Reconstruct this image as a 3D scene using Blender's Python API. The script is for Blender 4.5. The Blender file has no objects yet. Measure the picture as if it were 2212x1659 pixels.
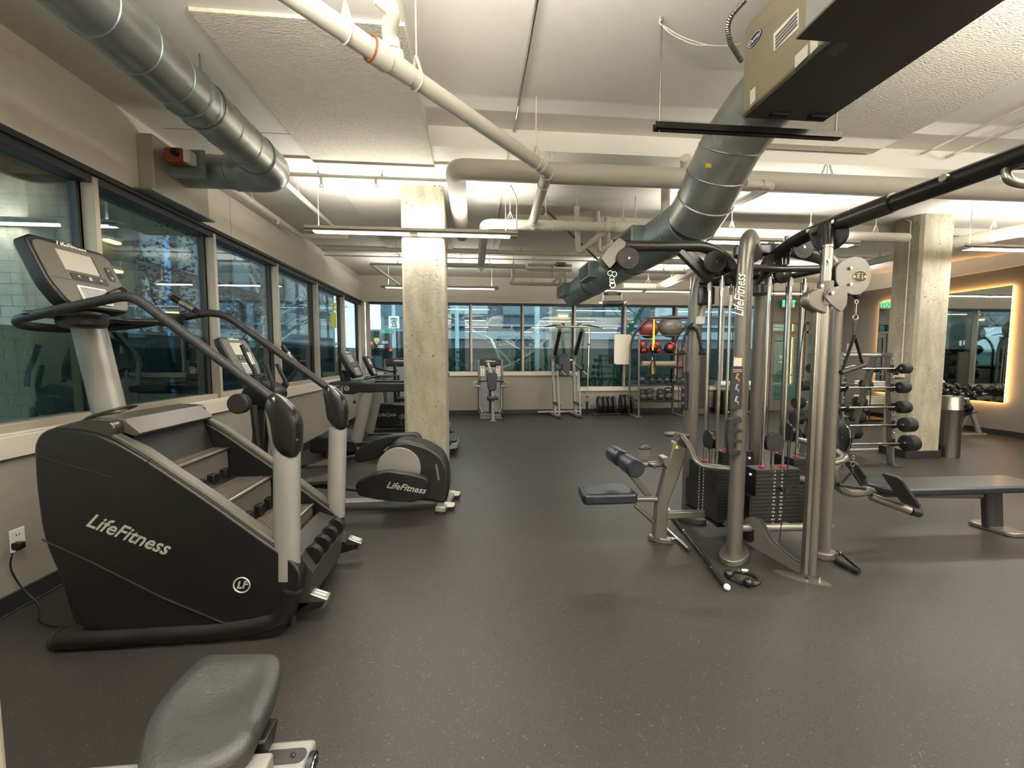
import bpy, math, random
from mathutils import Vector, Matrix, Quaternion
random.seed(7)
S = bpy.context.scene
COL = S.collection
PI = math.pi

# ------------------------------------------------------------------ camera
PITCH = math.atan(60.5/890.0)
YAW = math.atan(82/890.0*math.cos(PITCH))
CAM = Vector((0, 0, 1.5))
cd = bpy.data.cameras.new('camera'); cam = bpy.data.objects.new('camera', cd); COL.objects.link(cam)
cam.location = CAM
cam.rotation_euler = (PI/2-PITCH, 0, -YAW)
cd.sensor_width = 36; cd.lens = 36*890/2212.0; cd.sensor_fit = 'HORIZONTAL'; cd.clip_start = 0.05; cd.clip_end = 300
S.camera = cam
# ------------------------------------------------------------------ world, lights, exposure
S.view_settings.view_transform = 'Standard'; S.view_settings.look = 'None'
S.view_settings.gamma = 1.0; S.view_settings.use_curve_mapping = False
S.view_settings.exposure = 0.78
S.cycles.use_denoising = True
S.cycles.max_bounces = 8; S.cycles.diffuse_bounces = 4; S.cycles.glossy_bounces = 4
S.cycles.transparent_max_bounces = 12; S.cycles.transmission_bounces = 4
S.cycles.sample_clamp_indirect = 6.0
W = bpy.data.worlds.new('overcast_sky'); S.world = W; W.use_nodes = True
bg = W.node_tree.nodes['Background']; bg.inputs[0].default_value = (0.78, 0.90, 1.0, 1); bg.inputs[1].default_value = 3.8
LAMP_COL = (1.0, 0.965, 0.90)
ROWS = (4.95, 8.77, 1.15, -2.6)
COLS = (-0.68, 3.68, 7.55)
DOWN_W, UP_W = 44.0, 120.0
def area(name, loc, sx, sy, w, down=True, col=LAMP_COL):
    l = bpy.data.lights.new(name, 'AREA'); l.shape = 'RECTANGLE'; l.size = sx; l.size_y = sy
    l.energy = w; l.color = col
    o = bpy.data.objects.new(name, l); COL.objects.link(o); o.location = loc
    o.rotation_euler = (0 if down else PI, 0, 0)
    return o
for ry in ROWS:
    for cx in (COLS if ry > 2 else (-.45,)+COLS[1:]):
        k, u = {4.95: (.62, .21), 8.77: (.6, .21), 1.15: (.95, 1.05), -2.6: (1.1, 1.6)}[ry]
        area('fixture_light', (cx, ry, 2.893), 2.3, 0.05, DOWN_W*k, True)
        area('fixture_light', (cx, ry, 2.965), 2.3, 0.06, UP_W*u, False)

# ------------------------------------------------------------------ helpers
def V(*a): return Vector(a if len(a) > 1 else a[0])
def P(x, y, X=None, Y=None, Z=None):
    """a point seen at pixel (x, y) of the 2212 x 1659 photograph, on the plane X=, Y= or Z="""
    d = Vector((x-1106, 829.5-y, -890)); d = cam.rotation_euler.to_matrix() @ d
    if X is not None: t = (X-CAM.x)/d.x
    elif Y is not None: t = (Y-CAM.y)/d.y
    else: t = (Z-CAM.z)/d.z
    return CAM + d*t
def lin(c):
    if isinstance(c, str):
        c = [int(c[i:i+2], 16)/255 for i in (0, 2, 4)]
        c = [(v/12.92 if v <= .04045 else ((v+.055)/1.055)**2.4) for v in c]
    return (*c[:3], 1)
MATS = {}
def mat(name, col, rough=.5, metal=0, noise=0, nscale=8, bump=0, bscale=60, coat=0, emit=0, alpha=None, spec=.5, stretch=None, col2=None):
    if name in MATS: return MATS[name]
    m = bpy.data.materials.new(name); m.use_nodes = True; nt = m.node_tree; b = nt.nodes['Principled BSDF']
    c = lin(col); b.inputs['Base Color'].default_value = c
    b.inputs['Roughness'].default_value = rough; b.inputs['Metallic'].default_value = metal
    b.inputs['Specular IOR Level'].default_value = spec
    if coat: b.inputs['Coat Weight'].default_value = coat; b.inputs['Coat Roughness'].default_value = .15
    if emit: b.inputs['Emission Color'].default_value = c; b.inputs['Emission Strength'].default_value = emit
    if noise or bump:
        tc = nt.nodes.new('ShaderNodeTexCoord'); mp = nt.nodes.new('ShaderNodeMapping')
        nt.links.new(tc.outputs['Object'], mp.inputs[0])
        if stretch: mp.inputs['Scale'].default_value = stretch
    if noise:
        n = nt.nodes.new('ShaderNodeTexNoise'); n.inputs['Scale'].default_value = nscale; n.inputs['Detail'].default_value = 6
        nt.links.new(mp.outputs[0], n.inputs['Vector'])
        r = nt.nodes.new('ShaderNodeMapRange'); r.inputs[1].default_value = .3; r.inputs[2].default_value = .7
        nt.links.new(n.outputs[0], r.inputs[0])
        mx = nt.nodes.new('ShaderNodeMix'); mx.data_type = 'RGBA'
        c2 = lin(col2) if col2 else tuple(v*(1-noise) for v in c[:3])+(1,)
        mx.inputs[6].default_value = c2; mx.inputs[7].default_value = c
        nt.links.new(r.outputs[0], mx.inputs[0]); nt.links.new(mx.outputs[2], b.inputs['Base Color'])
    if bump:
        n2 = nt.nodes.new('ShaderNodeTexNoise'); n2.inputs['Scale'].default_value = bscale; n2.inputs['Detail'].default_value = 4
        nt.links.new(mp.outputs[0], n2.inputs['Vector'])
        bp = nt.nodes.new('ShaderNodeBump'); bp.inputs['Strength'].default_value = bump; bp.inputs['Distance'].default_value = .01
        nt.links.new(n2.outputs[0], bp.inputs['Height']); nt.links.new(bp.outputs[0], b.inputs['Normal'])
    MATS[name] = m
    return m

class MB:
    def __init__(s): s.v = []; s.f = []
    def add(s, vs, fs):
        o = len(s.v); s.v += [Vector(p) for p in vs]; s.f += [tuple(i+o for i in f) for f in fs]; return s
    def box(s, x0, y0, z0, x1, y1, z1):
        if x0 > x1: x0, x1 = x1, x0
        if y0 > y1: y0, y1 = y1, y0
        if z0 > z1: z0, z1 = z1, z0
        return s.add([(x0,y0,z0),(x1,y0,z0),(x1,y1,z0),(x0,y1,z0),(x0,y0,z1),(x1,y0,z1),(x1,y1,z1),(x0,y1,z1)],
                     [(0,3,2,1),(4,5,6,7),(0,1,5,4),(1,2,6,5),(2,3,7,6),(3,0,4,7)])
    def obb(s, c, a, b, d):
        c, a, b, d = map(Vector, (c, a, b, d))
        if a.cross(b).dot(d) < 0: a, b = b, a
        return s.add([c-a-b-d, c+a-b-d, c+a+b-d, c-a+b-d, c-a-b+d, c+a-b+d, c+a+b+d, c-a+b+d],
                     [(0,3,2,1),(4,5,6,7),(0,1,5,4),(1,2,6,5),(2,3,7,6),(3,0,4,7)])
    def bar(s, p0, p1, w, h, up=(0,0,1)):
        """rectangular bar from p0 to p1; w across, h along up"""
        p0, p1, up = Vector(p0), Vector(p1), Vector(up); d = p1-p0
        sd = d.cross(up)
        if sd.length < 1e-6: sd = d.cross(Vector((1,0,0)))
        sd.normalize(); u = sd.cross(d).normalized()
        return s.obb((p0+p1)/2, sd*w/2, d/2, u*h/2)
    def sweep(s, pts, prof, up=(0,0,1), scale=None, caps=True):
        """profile (list of (a,b)) swept along pts; a along side, b along up"""
        pts = [Vector(p) for p in pts]; n = len(pts); k = len(prof)
        T = []
        for i in range(n):
            t = (pts[min(i+1,n-1)]-pts[i]).normalized() + (pts[i]-pts[max(i-1,0)]).normalized() if 0 < i < n-1 else (pts[1]-pts[0] if i == 0 else pts[-1]-pts[-2])
            T.append(t.normalized())
        up = Vector(up)
        if abs(T[0].dot(up.normalized())) > .98: up = Vector((1,0,0)) if abs(T[0].x) < .9 else Vector((0,1,0))
        sd = T[0].cross(up).normalized(); u = sd.cross(T[0]).normalized()
        vs = []
        for i in range(n):
            if i:
                q = T[i-1].rotation_difference(T[i]); sd = q @ sd; u = q @ u
            m = 1
            if 0 < i < n-1:
                ca = (pts[i+1]-pts[i]).normalized().dot(T[i]); m = 1/max(ca, .5)
            sc = scale[i] if scale else 1
            if isinstance(sc, (int, float)): sc = (sc, sc)
            for a, b in prof: vs.append(pts[i] + sd*a*sc[0] + u*b*sc[1])
        fs = []
        for i in range(n-1):
            for j in range(k):
                a = i*k+j; b = i*k+(j+1) % k
                fs.append((a, b, b+k, a+k))
        if caps: fs += [tuple(range(k))[::-1], tuple(range((n-1)*k, n*k))]
        return s.add(vs, fs)
    def tube(s, pts, r, n=12, up=(0,0,1), caps=True, r2=None):
        r2 = r2 or r
        if isinstance(r, (list, tuple)): sc = list(r); prof = [(math.cos(2*PI*i/n), math.sin(2*PI*i/n)) for i in range(n)]
        else: sc = None; prof = [(r*math.cos(2*PI*i/n), r2*math.sin(2*PI*i/n)) for i in range(n)]
        return s.sweep(pts, prof, up, sc, caps)
    def cyl(s, p0, p1, r, r2=None, n=16): return s.tube([p0, p1], [r, r if r2 is None else r2], n)
    def prism(s, poly, o, u, v, w):
        o, u, v, w = map(Vector, (o, u, v, w)); n = len(poly)
        A = [o+u*a+v*b for a, b in poly]
        fs = [tuple(range(n)), tuple(range(n, 2*n))[::-1]] + [(i+n, (i+1) % n+n, (i+1) % n, i) for i in range(n)]
        if u.cross(v).dot(w) > 0: fs = [f[::-1] for f in fs]
        return s.add(A+[p+w for p in A], fs)
    def lathe(s, prof, o, ax=(0,0,1), n=20):
        """prof = [(r, h)] around axis ax at o"""
        o, ax = Vector(o), Vector(ax).normalized()
        a = ax.orthogonal().normalized(); b = ax.cross(a); k = len(prof); vs = []; fs = []
        for i in range(n):
            c, d = math.cos(2*PI*i/n), math.sin(2*PI*i/n)
            for r, h in prof: vs.append(o + (a*c+b*d)*max(r, 1e-4) + ax*h)
        for i in range(n):
            j = (i+1) % n
            for q in range(k-1): fs.append((i*k+q, j*k+q, j*k+q+1, i*k+q+1))
        fs.append(tuple(i*k for i in range(n))[::-1]); fs.append(tuple(i*k+k-1 for i in range(n)))
        return s.add(vs, fs)
    def ball(s, c, r, n=14, sc=(1,1,1)):
        c = Vector(c); m = n//2; vs = [c+Vector((0,0,r*sc[2]))]; fs = []
        for i in range(1, m):
            for j in range(n):
                t, p = PI*i/m, 2*PI*j/n
                vs.append(c+Vector((r*sc[0]*math.sin(t)*math.cos(p), r*sc[1]*math.sin(t)*math.sin(p), r*sc[2]*math.cos(t))))
        vs.append(c-Vector((0,0,r*sc[2]))); e = len(vs)-1
        for j in range(n):
            k = (j+1) % n
            fs.append((0, 1+j, 1+k)); fs.append((e, 1+(m-2)*n+k, 1+(m-2)*n+j))
            for i in range(m-2): fs.append((1+i*n+j, 1+(i+1)*n+j, 1+(i+1)*n+k, 1+i*n+k))
        return s.add(vs, fs)
    def ring(s, c, ax, R, r, n=24, k=8, a0=0, a1=2*PI):
        c, ax = Vector(c), Vector(ax).normalized(); a = ax.orthogonal().normalized(); b = ax.cross(a)
        full = abs(a1-a0-2*PI) < 1e-6; m = n if full else n+1; vs = []; fs = []
        for i in range(m):
            t = a0+(a1-a0)*i/n; e = a*math.cos(t)+b*math.sin(t)
            for j in range(k):
                p = 2*PI*j/k; vs.append(c+e*(R+r*math.cos(p))+ax*r*math.sin(p))
        for i in range(n if full else n):
            i2 = (i+1) % m
            for j in range(k): fs.append((i*k+j, i2*k+j, i2*k+(j+1) % k, i*k+(j+1) % k))
        return s.add(vs, fs)
def fillet(pts, r, n=5):
    pts = [Vector(p) for p in pts]; out = [pts[0]]
    for i in range(1, len(pts)-1):
        a, b, c = pts[i-1], pts[i], pts[i+1]
        rr = r[i-1] if isinstance(r, (list, tuple)) else r
        d1, d2 = (a-b), (c-b); t = min(rr, d1.length*.49, d2.length*.49)
        s0, s1 = b+d1.normalized()*t, b+d2.normalized()*t
        for k in range(n+1):
            u = k/n; out.append(s0*(1-u)**2 + b*2*u*(1-u) + s1*u*u)
    out.append(pts[-1]); return out
def rrect(w, h, r, n=4, cx=0, cy=0):
    r = min(r, w/2-1e-4, h/2-1e-4); o = []
    for qx, qy, a in ((1,1,0), (-1,1,PI/2), (-1,-1,PI), (1,-1,3*PI/2)):
        for i in range(n+1):
            t = a+PI/2*i/n; o.append((cx+qx*(w/2-r)+r*math.cos(t), cy+qy*(h/2-r)+r*math.sin(t)))
    return o
def roundpoly(pts, r, n=4):
    out = []; m = len(pts)
    for i in range(m):
        a, b, c = (Vector(pts[i-1]), Vector(pts[i]), Vector(pts[(i+1) % m]))
        rr = r[i] if isinstance(r, (list, tuple)) else r
        d1, d2 = a-b, c-b; t = min(rr, d1.length*.49, d2.length*.49)
        if t < 1e-4: out.append(tuple(b)); continue
        s0, s1 = b+d1.normalized()*t, b+d2.normalized()*t
        for k in range(n+1):
            u = k/n; out.append(tuple(s0*(1-u)**2 + b*2*u*(1-u) + s1*u*u))
    return out
ORG = {}; TXT = {}
def link(name, me, m, parent=None, bevel=0, seg=2, smooth=35):
    o = bpy.data.objects.new(name, me); COL.objects.link(o)
    if m is not None:
        for q in (m if isinstance(m, (list, tuple)) else [m]): me.materials.append(q)
    if parent is not None: o.parent = parent; ORG[o.name] = ORG.get(parent.name, Vector((0,0,0)))
    if smooth and len(me.polygons):
        me.polygons.foreach_set('use_smooth', [True]*len(me.polygons)); me.set_sharp_from_angle(angle=math.radians(smooth))
    if bevel:
        b = o.modifiers.new('bevel', 'BEVEL'); b.width = bevel; b.segments = seg; b.limit_method = 'ANGLE'; b.angle_limit = math.radians(40); b.harden_normals = False
    return o
def build(name, mb, m, parent=None, bevel=0, seg=2, smooth=35):
    """all MB coordinates are world coordinates of the parent at its first place"""
    org = ORG.get(parent.name, Vector((0,0,0))) if parent is not None else Vector((0,0,0))
    me = bpy.data.meshes.new(name); me.from_pydata([tuple(p-org) for p in mb.v], [], mb.f); me.validate()
    return link(name, me, m, parent, bevel, seg, smooth)
def tag(o, label, cat, group=None, kind=None):
    o['label'] = label; o['category'] = cat
    if group: o['group'] = group
    if kind: o['kind'] = kind
    return o
def thing(name, label, cat, loc=(0,0,0), group=None):
    o = bpy.data.objects.new(name, None); COL.objects.link(o); o.location = loc; o.empty_display_size = .1
    ORG[o.name] = Vector(loc); tag(o, label, cat, group); return o
def struct(name, mb, m, parent=None, bevel=0, smooth=35):
    o = build(name, mb, m, parent, bevel, smooth=smooth)
    if parent is None: o['kind'] = 'structure'
    return o
def dup(root, loc, rz=None, label=None, group=None, scale=None):
    def cp(o, par):
        c = o.copy(); COL.objects.link(c)
        if par is not None: c.parent = par
        for ch in o.children: cp(ch, c)
        return c
    r = cp(root, None); r.location = loc
    if rz is not None: r.rotation_euler = (0, 0, rz)
    if scale: r.scale = scale
    if label: r['label'] = label
    if group: r['group'] = group
    return r
def text(name, s, size, m, parent, o, u, v, ext=.0008, shear=0, align='CENTER', sx=1, bold=0):
    """lettering lying in the plane through o spanned by u (reading direction) and v (up)"""
    key = (s, size, ext, shear, align, bold)
    if key not in TXT:
        c = bpy.data.curves.new('lettering', 'FONT'); c.body = s; c.size = size; c.extrude = ext; c.shear = shear
        c.align_x = align; c.align_y = 'CENTER'; c.resolution_u = 2; c.offset = bold
        t = bpy.data.objects.new('tmp', c); COL.objects.link(t)
        me = t.to_mesh(); TXT[key] = ([tuple(q.co) for q in me.vertices], [tuple(f.vertices) for f in me.polygons])
        t.to_mesh_clear(); bpy.data.objects.remove(t); bpy.data.curves.remove(c)
    me = bpy.data.meshes.new('lettering'); me.from_pydata(TXT[key][0], [], TXT[key][1])
    org = ORG.get(parent.name, Vector((0,0,0))) if parent is not None else Vector((0,0,0))
    u = Vector(u).normalized(); v = Vector(v); v = (v-u*v.dot(u)).normalized(); w = u.cross(v); o = Vector(o)
    for q in me.vertices: q.co = o + u*q.co.x*sx + v*q.co.y + w*(q.co.z+ext) - org
    return link(name, me, m, parent, smooth=0)
# ------------------------------------------------------------------ materials
M_black = mat('black_plastic', '0b0b0b', .42, bump=.15, bscale=400)
M_blackg = mat('black_gloss_plastic', '131312', .22)
M_rubber = mat('black_rubber', '121211', .62, bump=.2, bscale=200)
M_dgrey = mat('dark_grey_plastic', '2c2a27', .45, bump=.1, bscale=300)
M_mgrey = mat('mid_grey_plastic', '59554d', .5)
M_silver = mat('silver_paint', '93918a', .38, metal=.35, noise=.06, nscale=3)
M_champ = mat('pewter_paint', '6b675f', .33, metal=.5, noise=.08, nscale=4, coat=.3)
M_gun = mat('gunmetal_paint', '302e2c', .33, metal=.45, coat=.25)
M_char = mat('charcoal_tube', '1a1a1a', .33, metal=.3, coat=.2)
M_chrome = mat('chrome', 'd8d6d0', .12, metal=1)
M_steel = mat('brushed_steel', 'a8a49a', .3, metal=1, noise=.15, nscale=30, stretch=(1,1,.05))
M_plate = mat('weight_plate_black', '161615', .5, bump=.25, bscale=250)
M_navy = mat('navy_vinyl', '141923', .34, bump=.15, bscale=300, coat=.15)
M_slate = mat('slate_vinyl', '2d2f37', .5, bump=.1, bscale=300)
M_galv = mat('galvanised_steel', 'b4b8b5', .33, metal=.8, noise=.35, nscale=5, bump=.04, bscale=12)
M_galvd = mat('galvanised_bluish', '93a3a5', .36, metal=.75, noise=.3, nscale=6)
M_pipe = mat('painted_pipe', 'd3cdbd', .5, noise=.05, nscale=5)
M_pipe2 = mat('painted_insulated_pipe', 'b9b3a4', .6, noise=.06, nscale=5, bump=.1, bscale=30)
M_ceil = mat('painted_ceiling', 'e0dbcf', .85, noise=.05, nscale=2, bump=.08, bscale=30)
M_panel = mat('fibre_panel', 'dcd5c4', .95, noise=.13, nscale=22, bump=.9, bscale=45, stretch=(1,2.2,1))
M_wall = mat('wall_paint', 'e2dbcd', .7, noise=.03, nscale=1.5)
M_walll = mat('wall_lower_darker', '8e887b', .7, noise=.03, nscale=1.5)  # lower walls set to a darker tone than the walls above
M_wallg = mat('wall_paint_grey', '8f8a7f', .72, noise=.04, nscale=1.5)
M_wallr = mat('wall_paint_dark', '716d67', .72, noise=.04, nscale=1.5)
M_sill = mat('sill_paint', 'd6cdbc', .5)
M_alu = mat('anodised_frame', 'b3a999', .45, metal=.25)
M_dark = mat('dark_frame', '2b2c2c', .5)
M_base = mat('black_skirting', '201f1e', .5)
M_white = mat('white_paint', 'e6e2d8', .5)
M_paper = mat('paper_label', 'dedace', .6, noise=.12, nscale=60)
M_lettersilver = mat('silver_letters', 'c9c5bc', .35, metal=.4)
M_letterw = mat('white_letters', 'efece2', .5)
M_letterd = mat('dark_letters', '1c1b1a', .6)
M_tan = mat('tan_sheet_metal', '857a64', .5, noise=.05, nscale=3)
M_under = mat('dark_sheet_metal', '423f39', .5, noise=.15, nscale=4)
M_red = mat('red_rubber', 'e0281c', .5)
M_redd = mat('dark_red_plastic', 'b22018', .4)
M_orange = mat('orange_plastic', '8c3a26', .45)
M_yellow = mat('yellow_strap', 'f0cc1c', .6)
M_lamp = mat('lamp_diffuser', 'fff3df', .5, emit=5.0)

def concrete():
    m = bpy.data.materials.new('concrete'); m.use_nodes = True; nt = m.node_tree; b = nt.nodes['Principled BSDF']; L = nt.links.new
    tc = nt.nodes.new('ShaderNodeTexCoord'); mp = nt.nodes.new('ShaderNodeMapping'); L(tc.outputs['Object'], mp.inputs[0]); mp.inputs['Scale'].default_value = (1, 1, .35)
    n = nt.nodes.new('ShaderNodeTexNoise'); n.inputs['Scale'].default_value = 9; n.inputs['Detail'].default_value = 8; L(mp.outputs[0], n.inputs['Vector'])
    cr = nt.nodes.new('ShaderNodeValToRGB'); L(n.outputs[0], cr.inputs[0])
    cr.color_ramp.elements[0].position = .3; cr.color_ramp.elements[0].color = lin('8f8876'); cr.color_ramp.elements[1].position = .68; cr.color_ramp.elements[1].color = lin('aaa28f')
    # pits and small stains
    v = nt.nodes.new('ShaderNodeTexVoronoi'); v.inputs['Scale'].default_value = 22; v.inputs['Randomness'].default_value = 1; L(tc.outputs['Object'], v.inputs['Vector'])
    n2 = nt.nodes.new('ShaderNodeTexNoise'); n2.inputs['Scale'].default_value = 5; n2.inputs['Detail'].default_value = 3; L(tc.outputs['Object'], n2.inputs['Vector'])
    r = nt.nodes.new('ShaderNodeMapRange'); r.inputs[1].default_value = .42; r.inputs[2].default_value = .7; r.inputs[3].default_value = 0.02; r.inputs[4].default_value = .24; L(n2.outputs[0], r.inputs[0])
    lt = nt.nodes.new('ShaderNodeMath'); lt.operation = 'LESS_THAN'; L(v.outputs['Distance'], lt.inputs[0]); L(r.outputs[0], lt.inputs[1])
    n3 = nt.nodes.new('ShaderNodeTexNoise'); n3.inputs['Scale'].default_value = 28; n3.inputs['Detail'].default_value = 6; L(tc.outputs['Object'], n3.inputs['Vector'])
    gt = nt.nodes.new('ShaderNodeMapRange'); gt.inputs[1].default_value = .62; gt.inputs[2].default_value = .7; L(n3.outputs[0], gt.inputs[0])
    mul = nt.nodes.new('ShaderNodeMath'); mul.operation = 'MULTIPLY'; mul.inputs[1].default_value = .5; L(gt.outputs[0], mul.inputs[0])
    mxx = nt.nodes.new('ShaderNodeMath'); mxx.operation = 'MAXIMUM'; L(lt.outputs[0], mxx.inputs[0]); L(mul.outputs[0], mxx.inputs[1])
    m1 = nt.nodes.new('ShaderNodeMix'); m1.data_type = 'RGBA'; L(mxx.outputs[0], m1.inputs[0]); L(cr.outputs[0], m1.inputs[6]); m1.inputs[7].default_value = lin('5c513f')
    L(m1.outputs[2], b.inputs['Base Color']); b.inputs['Roughness'].default_value = .75
    bp = nt.nodes.new('ShaderNodeBump'); bp.inputs['Strength'].default_value = .3; bp.inputs['Distance'].default_value = .01; L(n3.outputs[0], bp.inputs['Height']); L(bp.outputs[0], b.inputs['Normal'])
    return m
M_conc = concrete()
def rubber_floor():
    m = bpy.data.materials.new('rubber_floor'); m.use_nodes = True; nt = m.node_tree; b = nt.nodes['Principled BSDF']; L = nt.links.new
    tc = nt.nodes.new('ShaderNodeTexCoord')
    def layer(scale, thr, seed):
        mp = nt.nodes.new('ShaderNodeMapping'); mp.inputs['Location'].default_value = (seed, seed*2, 0); L(tc.outputs['Object'], mp.inputs[0])
        dn = nt.nodes.new('ShaderNodeTexNoise'); dn.inputs['Scale'].default_value = scale*1.3; L(mp.outputs[0], dn.inputs['Vector'])
        ad = nt.nodes.new('ShaderNodeMix'); ad.data_type = 'RGBA'; ad.blend_type = 'LINEAR_LIGHT'; ad.inputs[0].default_value = .012; L(mp.outputs[0], ad.inputs[6]); L(dn.outputs[1], ad.inputs[7])
        v = nt.nodes.new('ShaderNodeTexVoronoi'); v.inputs['Scale'].default_value = scale; L(ad.outputs[2], v.inputs['Vector'])
        sp = nt.nodes.new('ShaderNodeSeparateColor'); L(v.outputs['Color'], sp.inputs[0])
        mr = nt.nodes.new('ShaderNodeMapRange'); mr.inputs[1].default_value = thr; mr.inputs[2].default_value = 1; mr.inputs[3].default_value = 0; mr.inputs[4].default_value = .33; L(sp.outputs[0], mr.inputs[0])
        lt = nt.nodes.new('ShaderNodeMath'); lt.operation = 'LESS_THAN'; L(v.outputs['Distance'], lt.inputs[0]); L(mr.outputs[0], lt.inputs[1])
        return lt.outputs[0]
    a = layer(190, .55, 0); c = layer(105, .80, 3.3)
    mx = nt.nodes.new('ShaderNodeMath'); mx.operation = 'MAXIMUM'; L(a, mx.inputs[0]); L(c, mx.inputs[1])
    n = nt.nodes.new('ShaderNodeTexNoise'); n.inputs['Scale'].default_value = .9; n.inputs['Detail'].default_value = 4; L(tc.outputs['Object'], n.inputs['Vector'])
    cr = nt.nodes.new('ShaderNodeValToRGB'); L(n.outputs[0], cr.inputs[0]); cr.color_ramp.elements[0].position = .3; cr.color_ramp.elements[1].position = .7
    cr.color_ramp.elements[0].color = lin('2a2825'); cr.color_ramp.elements[1].color = lin('302e2b')
    m1 = nt.nodes.new('ShaderNodeMix'); m1.data_type = 'RGBA'; L(mx.outputs[0], m1.inputs[0]); L(cr.outputs[0], m1.inputs[6]); m1.inputs[7].default_value = lin('625f58')
    L(m1.outputs[2], b.inputs['Base Color']); b.inputs['Roughness'].default_value = .45; b.inputs['Specular IOR Level'].default_value = .45
    n3 = nt.nodes.new('ShaderNodeTexNoise'); n3.inputs['Scale'].default_value = 260; L(tc.outputs['Object'], n3.inputs['Vector'])
    bp = nt.nodes.new('ShaderNodeBump'); bp.inputs['Strength'].default_value = .25; bp.inputs['Distance'].default_value = .002; L(n3.outputs[0], bp.inputs['Height']); L(bp.outputs[0], b.inputs['Normal'])
    return m
M_floor = rubber_floor()
def glass(name, tint, refl=.10):
    m = bpy.data.materials.new(name); m.use_nodes = True; nt = m.node_tree; nt.nodes.clear(); L = nt.links.new
    out = nt.nodes.new('ShaderNodeOutputMaterial'); t = nt.nodes.new('ShaderNodeBsdfTransparent'); t.inputs[0].default_value = lin(tint)
    g = nt.nodes.new('ShaderNodeBsdfGlossy'); g.inputs['Roughness'].default_value = .01; g.inputs[0].default_value = (.95, .97, 1, 1)
    fr = nt.nodes.new('ShaderNodeLayerWeight'); fr.inputs[0].default_value = .28
    mr = nt.nodes.new('ShaderNodeMapRange'); mr.inputs[3].default_value = refl; mr.inputs[4].default_value = .75; L(fr.outputs['Fresnel'], mr.inputs[0])
    mx = nt.nodes.new('ShaderNodeMixShader'); L(mr.outputs[0], mx.inputs[0]); L(t.outputs[0], mx.inputs[1]); L(g.outputs[0], mx.inputs[2]); L(mx.outputs[0], out.inputs[0])
    return m
M_glass = glass('window_glass', 'd3dedb', .06)
M_film = glass('window_film', 'b9c6c2', .015)
M_glassd = glass('door_glass', '9fb3a6', .08)
M_mirror = mat('mirror_silver', 'e8ecea', .015, metal=1)
# ------------------------------------------------------------------ room shell
XL, XR, YB, YN = -2.71, 9.86, 10.55, -4.2
HEAD = 2.84
YC = 4.13          # line where the ceiling steps down
ZC, ZN = 3.5, 3.69
struct('floor', MB().box(XL-.2, YN, -.05, XR+.1, YB+.2, 0), M_floor)
# left wall
LM = [0.5, 1.92, 3.34, 4.72, 6.13, 7.6, 9.09, 10.42]     # window divisions along the left wall
w = MB()
w.box(XL-.18, YN, HEAD, XL, YB, 3.28)
w.box(XL-.18, YN, 1.02, XL, LM[0], HEAD); w.box(XL-.18, LM[-1]+.03, 1.02, XL-.02, YB, HEAD)
w.box(XL-.3, YN, 3.28, XL-.12, YB+.3, 3.75)
struct('wall_left', w, M_wall)
struct('wall_left_lower', MB().box(XL-.18, YN, 0, XL, YB+.1, 1.02), M_walll)
struct('baseboard_left', MB().box(XL, YN, 0, XL+.014, YB, .115).box(XL+.014, YN, 0, XL+.02, YB, .012), M_base, bevel=.003)
struct('trim_1', MB().box(XL-.02, LM[0]-.02, .905, XL+.03, LM[-1]+.1, 1.035).box(XL-.02, LM[0]-.02, 1.035, XL+.02, LM[-1]+.1, 1.05), M_sill, bevel=.004)
for y in (5.0, 7.9):
    struct('trim_2', MB().box(XL, y-.0025, HEAD, XL+.0012, y+.0025, 3.28), M_wallg)
# left windows
for i in range(len(LM)-1):
    y0, y1 = LM[i], LM[i+1]
    f = MB()
    f.box(XL-.16, y0+.02, 1.035, XL-.04, y1-.02, 1.095); 
    f.box(XL-.1, y0-.022, 1.05, XL-.012, y0+.022, 2.79)
    win = struct('window_%d' % (i+1), f, M_alu, bevel=.003)
    d = MB(); d.box(XL-.16, y0-.035, 1.05, XL-.1, y0+.035, 2.8); d.box(XL-.16, y0, 2.745, XL-.02, y1, HEAD); d.box(XL-.03, y0, 2.80, XL+.004, y1, HEAD)
    d.box(XL-.16, y1-.05, 1.05, XL-.1, y1, 2.8)
    build('head_frame', d, M_dark, win, bevel=.003)
    build('pane', MB().box(XL-.135, y0+.035, 1.09, XL-.129, y1-.03, 2.76), M_glass, win)
    build('film', MB().box(XL-.128, y0+.035, 1.09, XL-.126, y1-.03, 1.69), M_film, win)
# back wall
BM = [-2.6, -0.07, 1.25, 2.60, 3.94, 5.34, 6.65, 7.78]
STEP = 2.74
w = MB()
w.box(XL-.3, YB, HEAD, BM[-1]+.03, YB+.18, 3.28)

w.box(XL-.3, YB+.12, 3.28, XR+.3, YB+.3, 3.75)
struct('wall_back', w, M_wall)
struct('wall_back_accent', MB().box(BM[-1]+.03, YB, 0, 8.02, YB+.18, 3.13).box(9.72, YB, 0, XR+.2, YB+.18, 3.13).box(8.02, YB, 2.42, 9.72, YB+.18, 3.13), M_wallr)
struct('trim_10', MB().box(BM[-1]+.03, YB-.0, 3.13, XR+.3, YB+.18, 3.28), M_wall)
struct('wall_back_lower', MB().box(XL-.18, YB, 0, STEP, YB+.18, 1.0).box(STEP, YB, 0, BM[-1]+.03, YB+.18, .59), M_walll)
struct('baseboard_back', MB().box(XL, YB-.014, 0, 8.0, YB, .115).box(XL, YB-.02, 0, 8.0, YB-.014, .012), M_base, bevel=.003)
struct('trim_3', MB().box(XL, YB-.035, .995, STEP-.06, YB+.02, 1.085), M_sill, bevel=.005)
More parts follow.
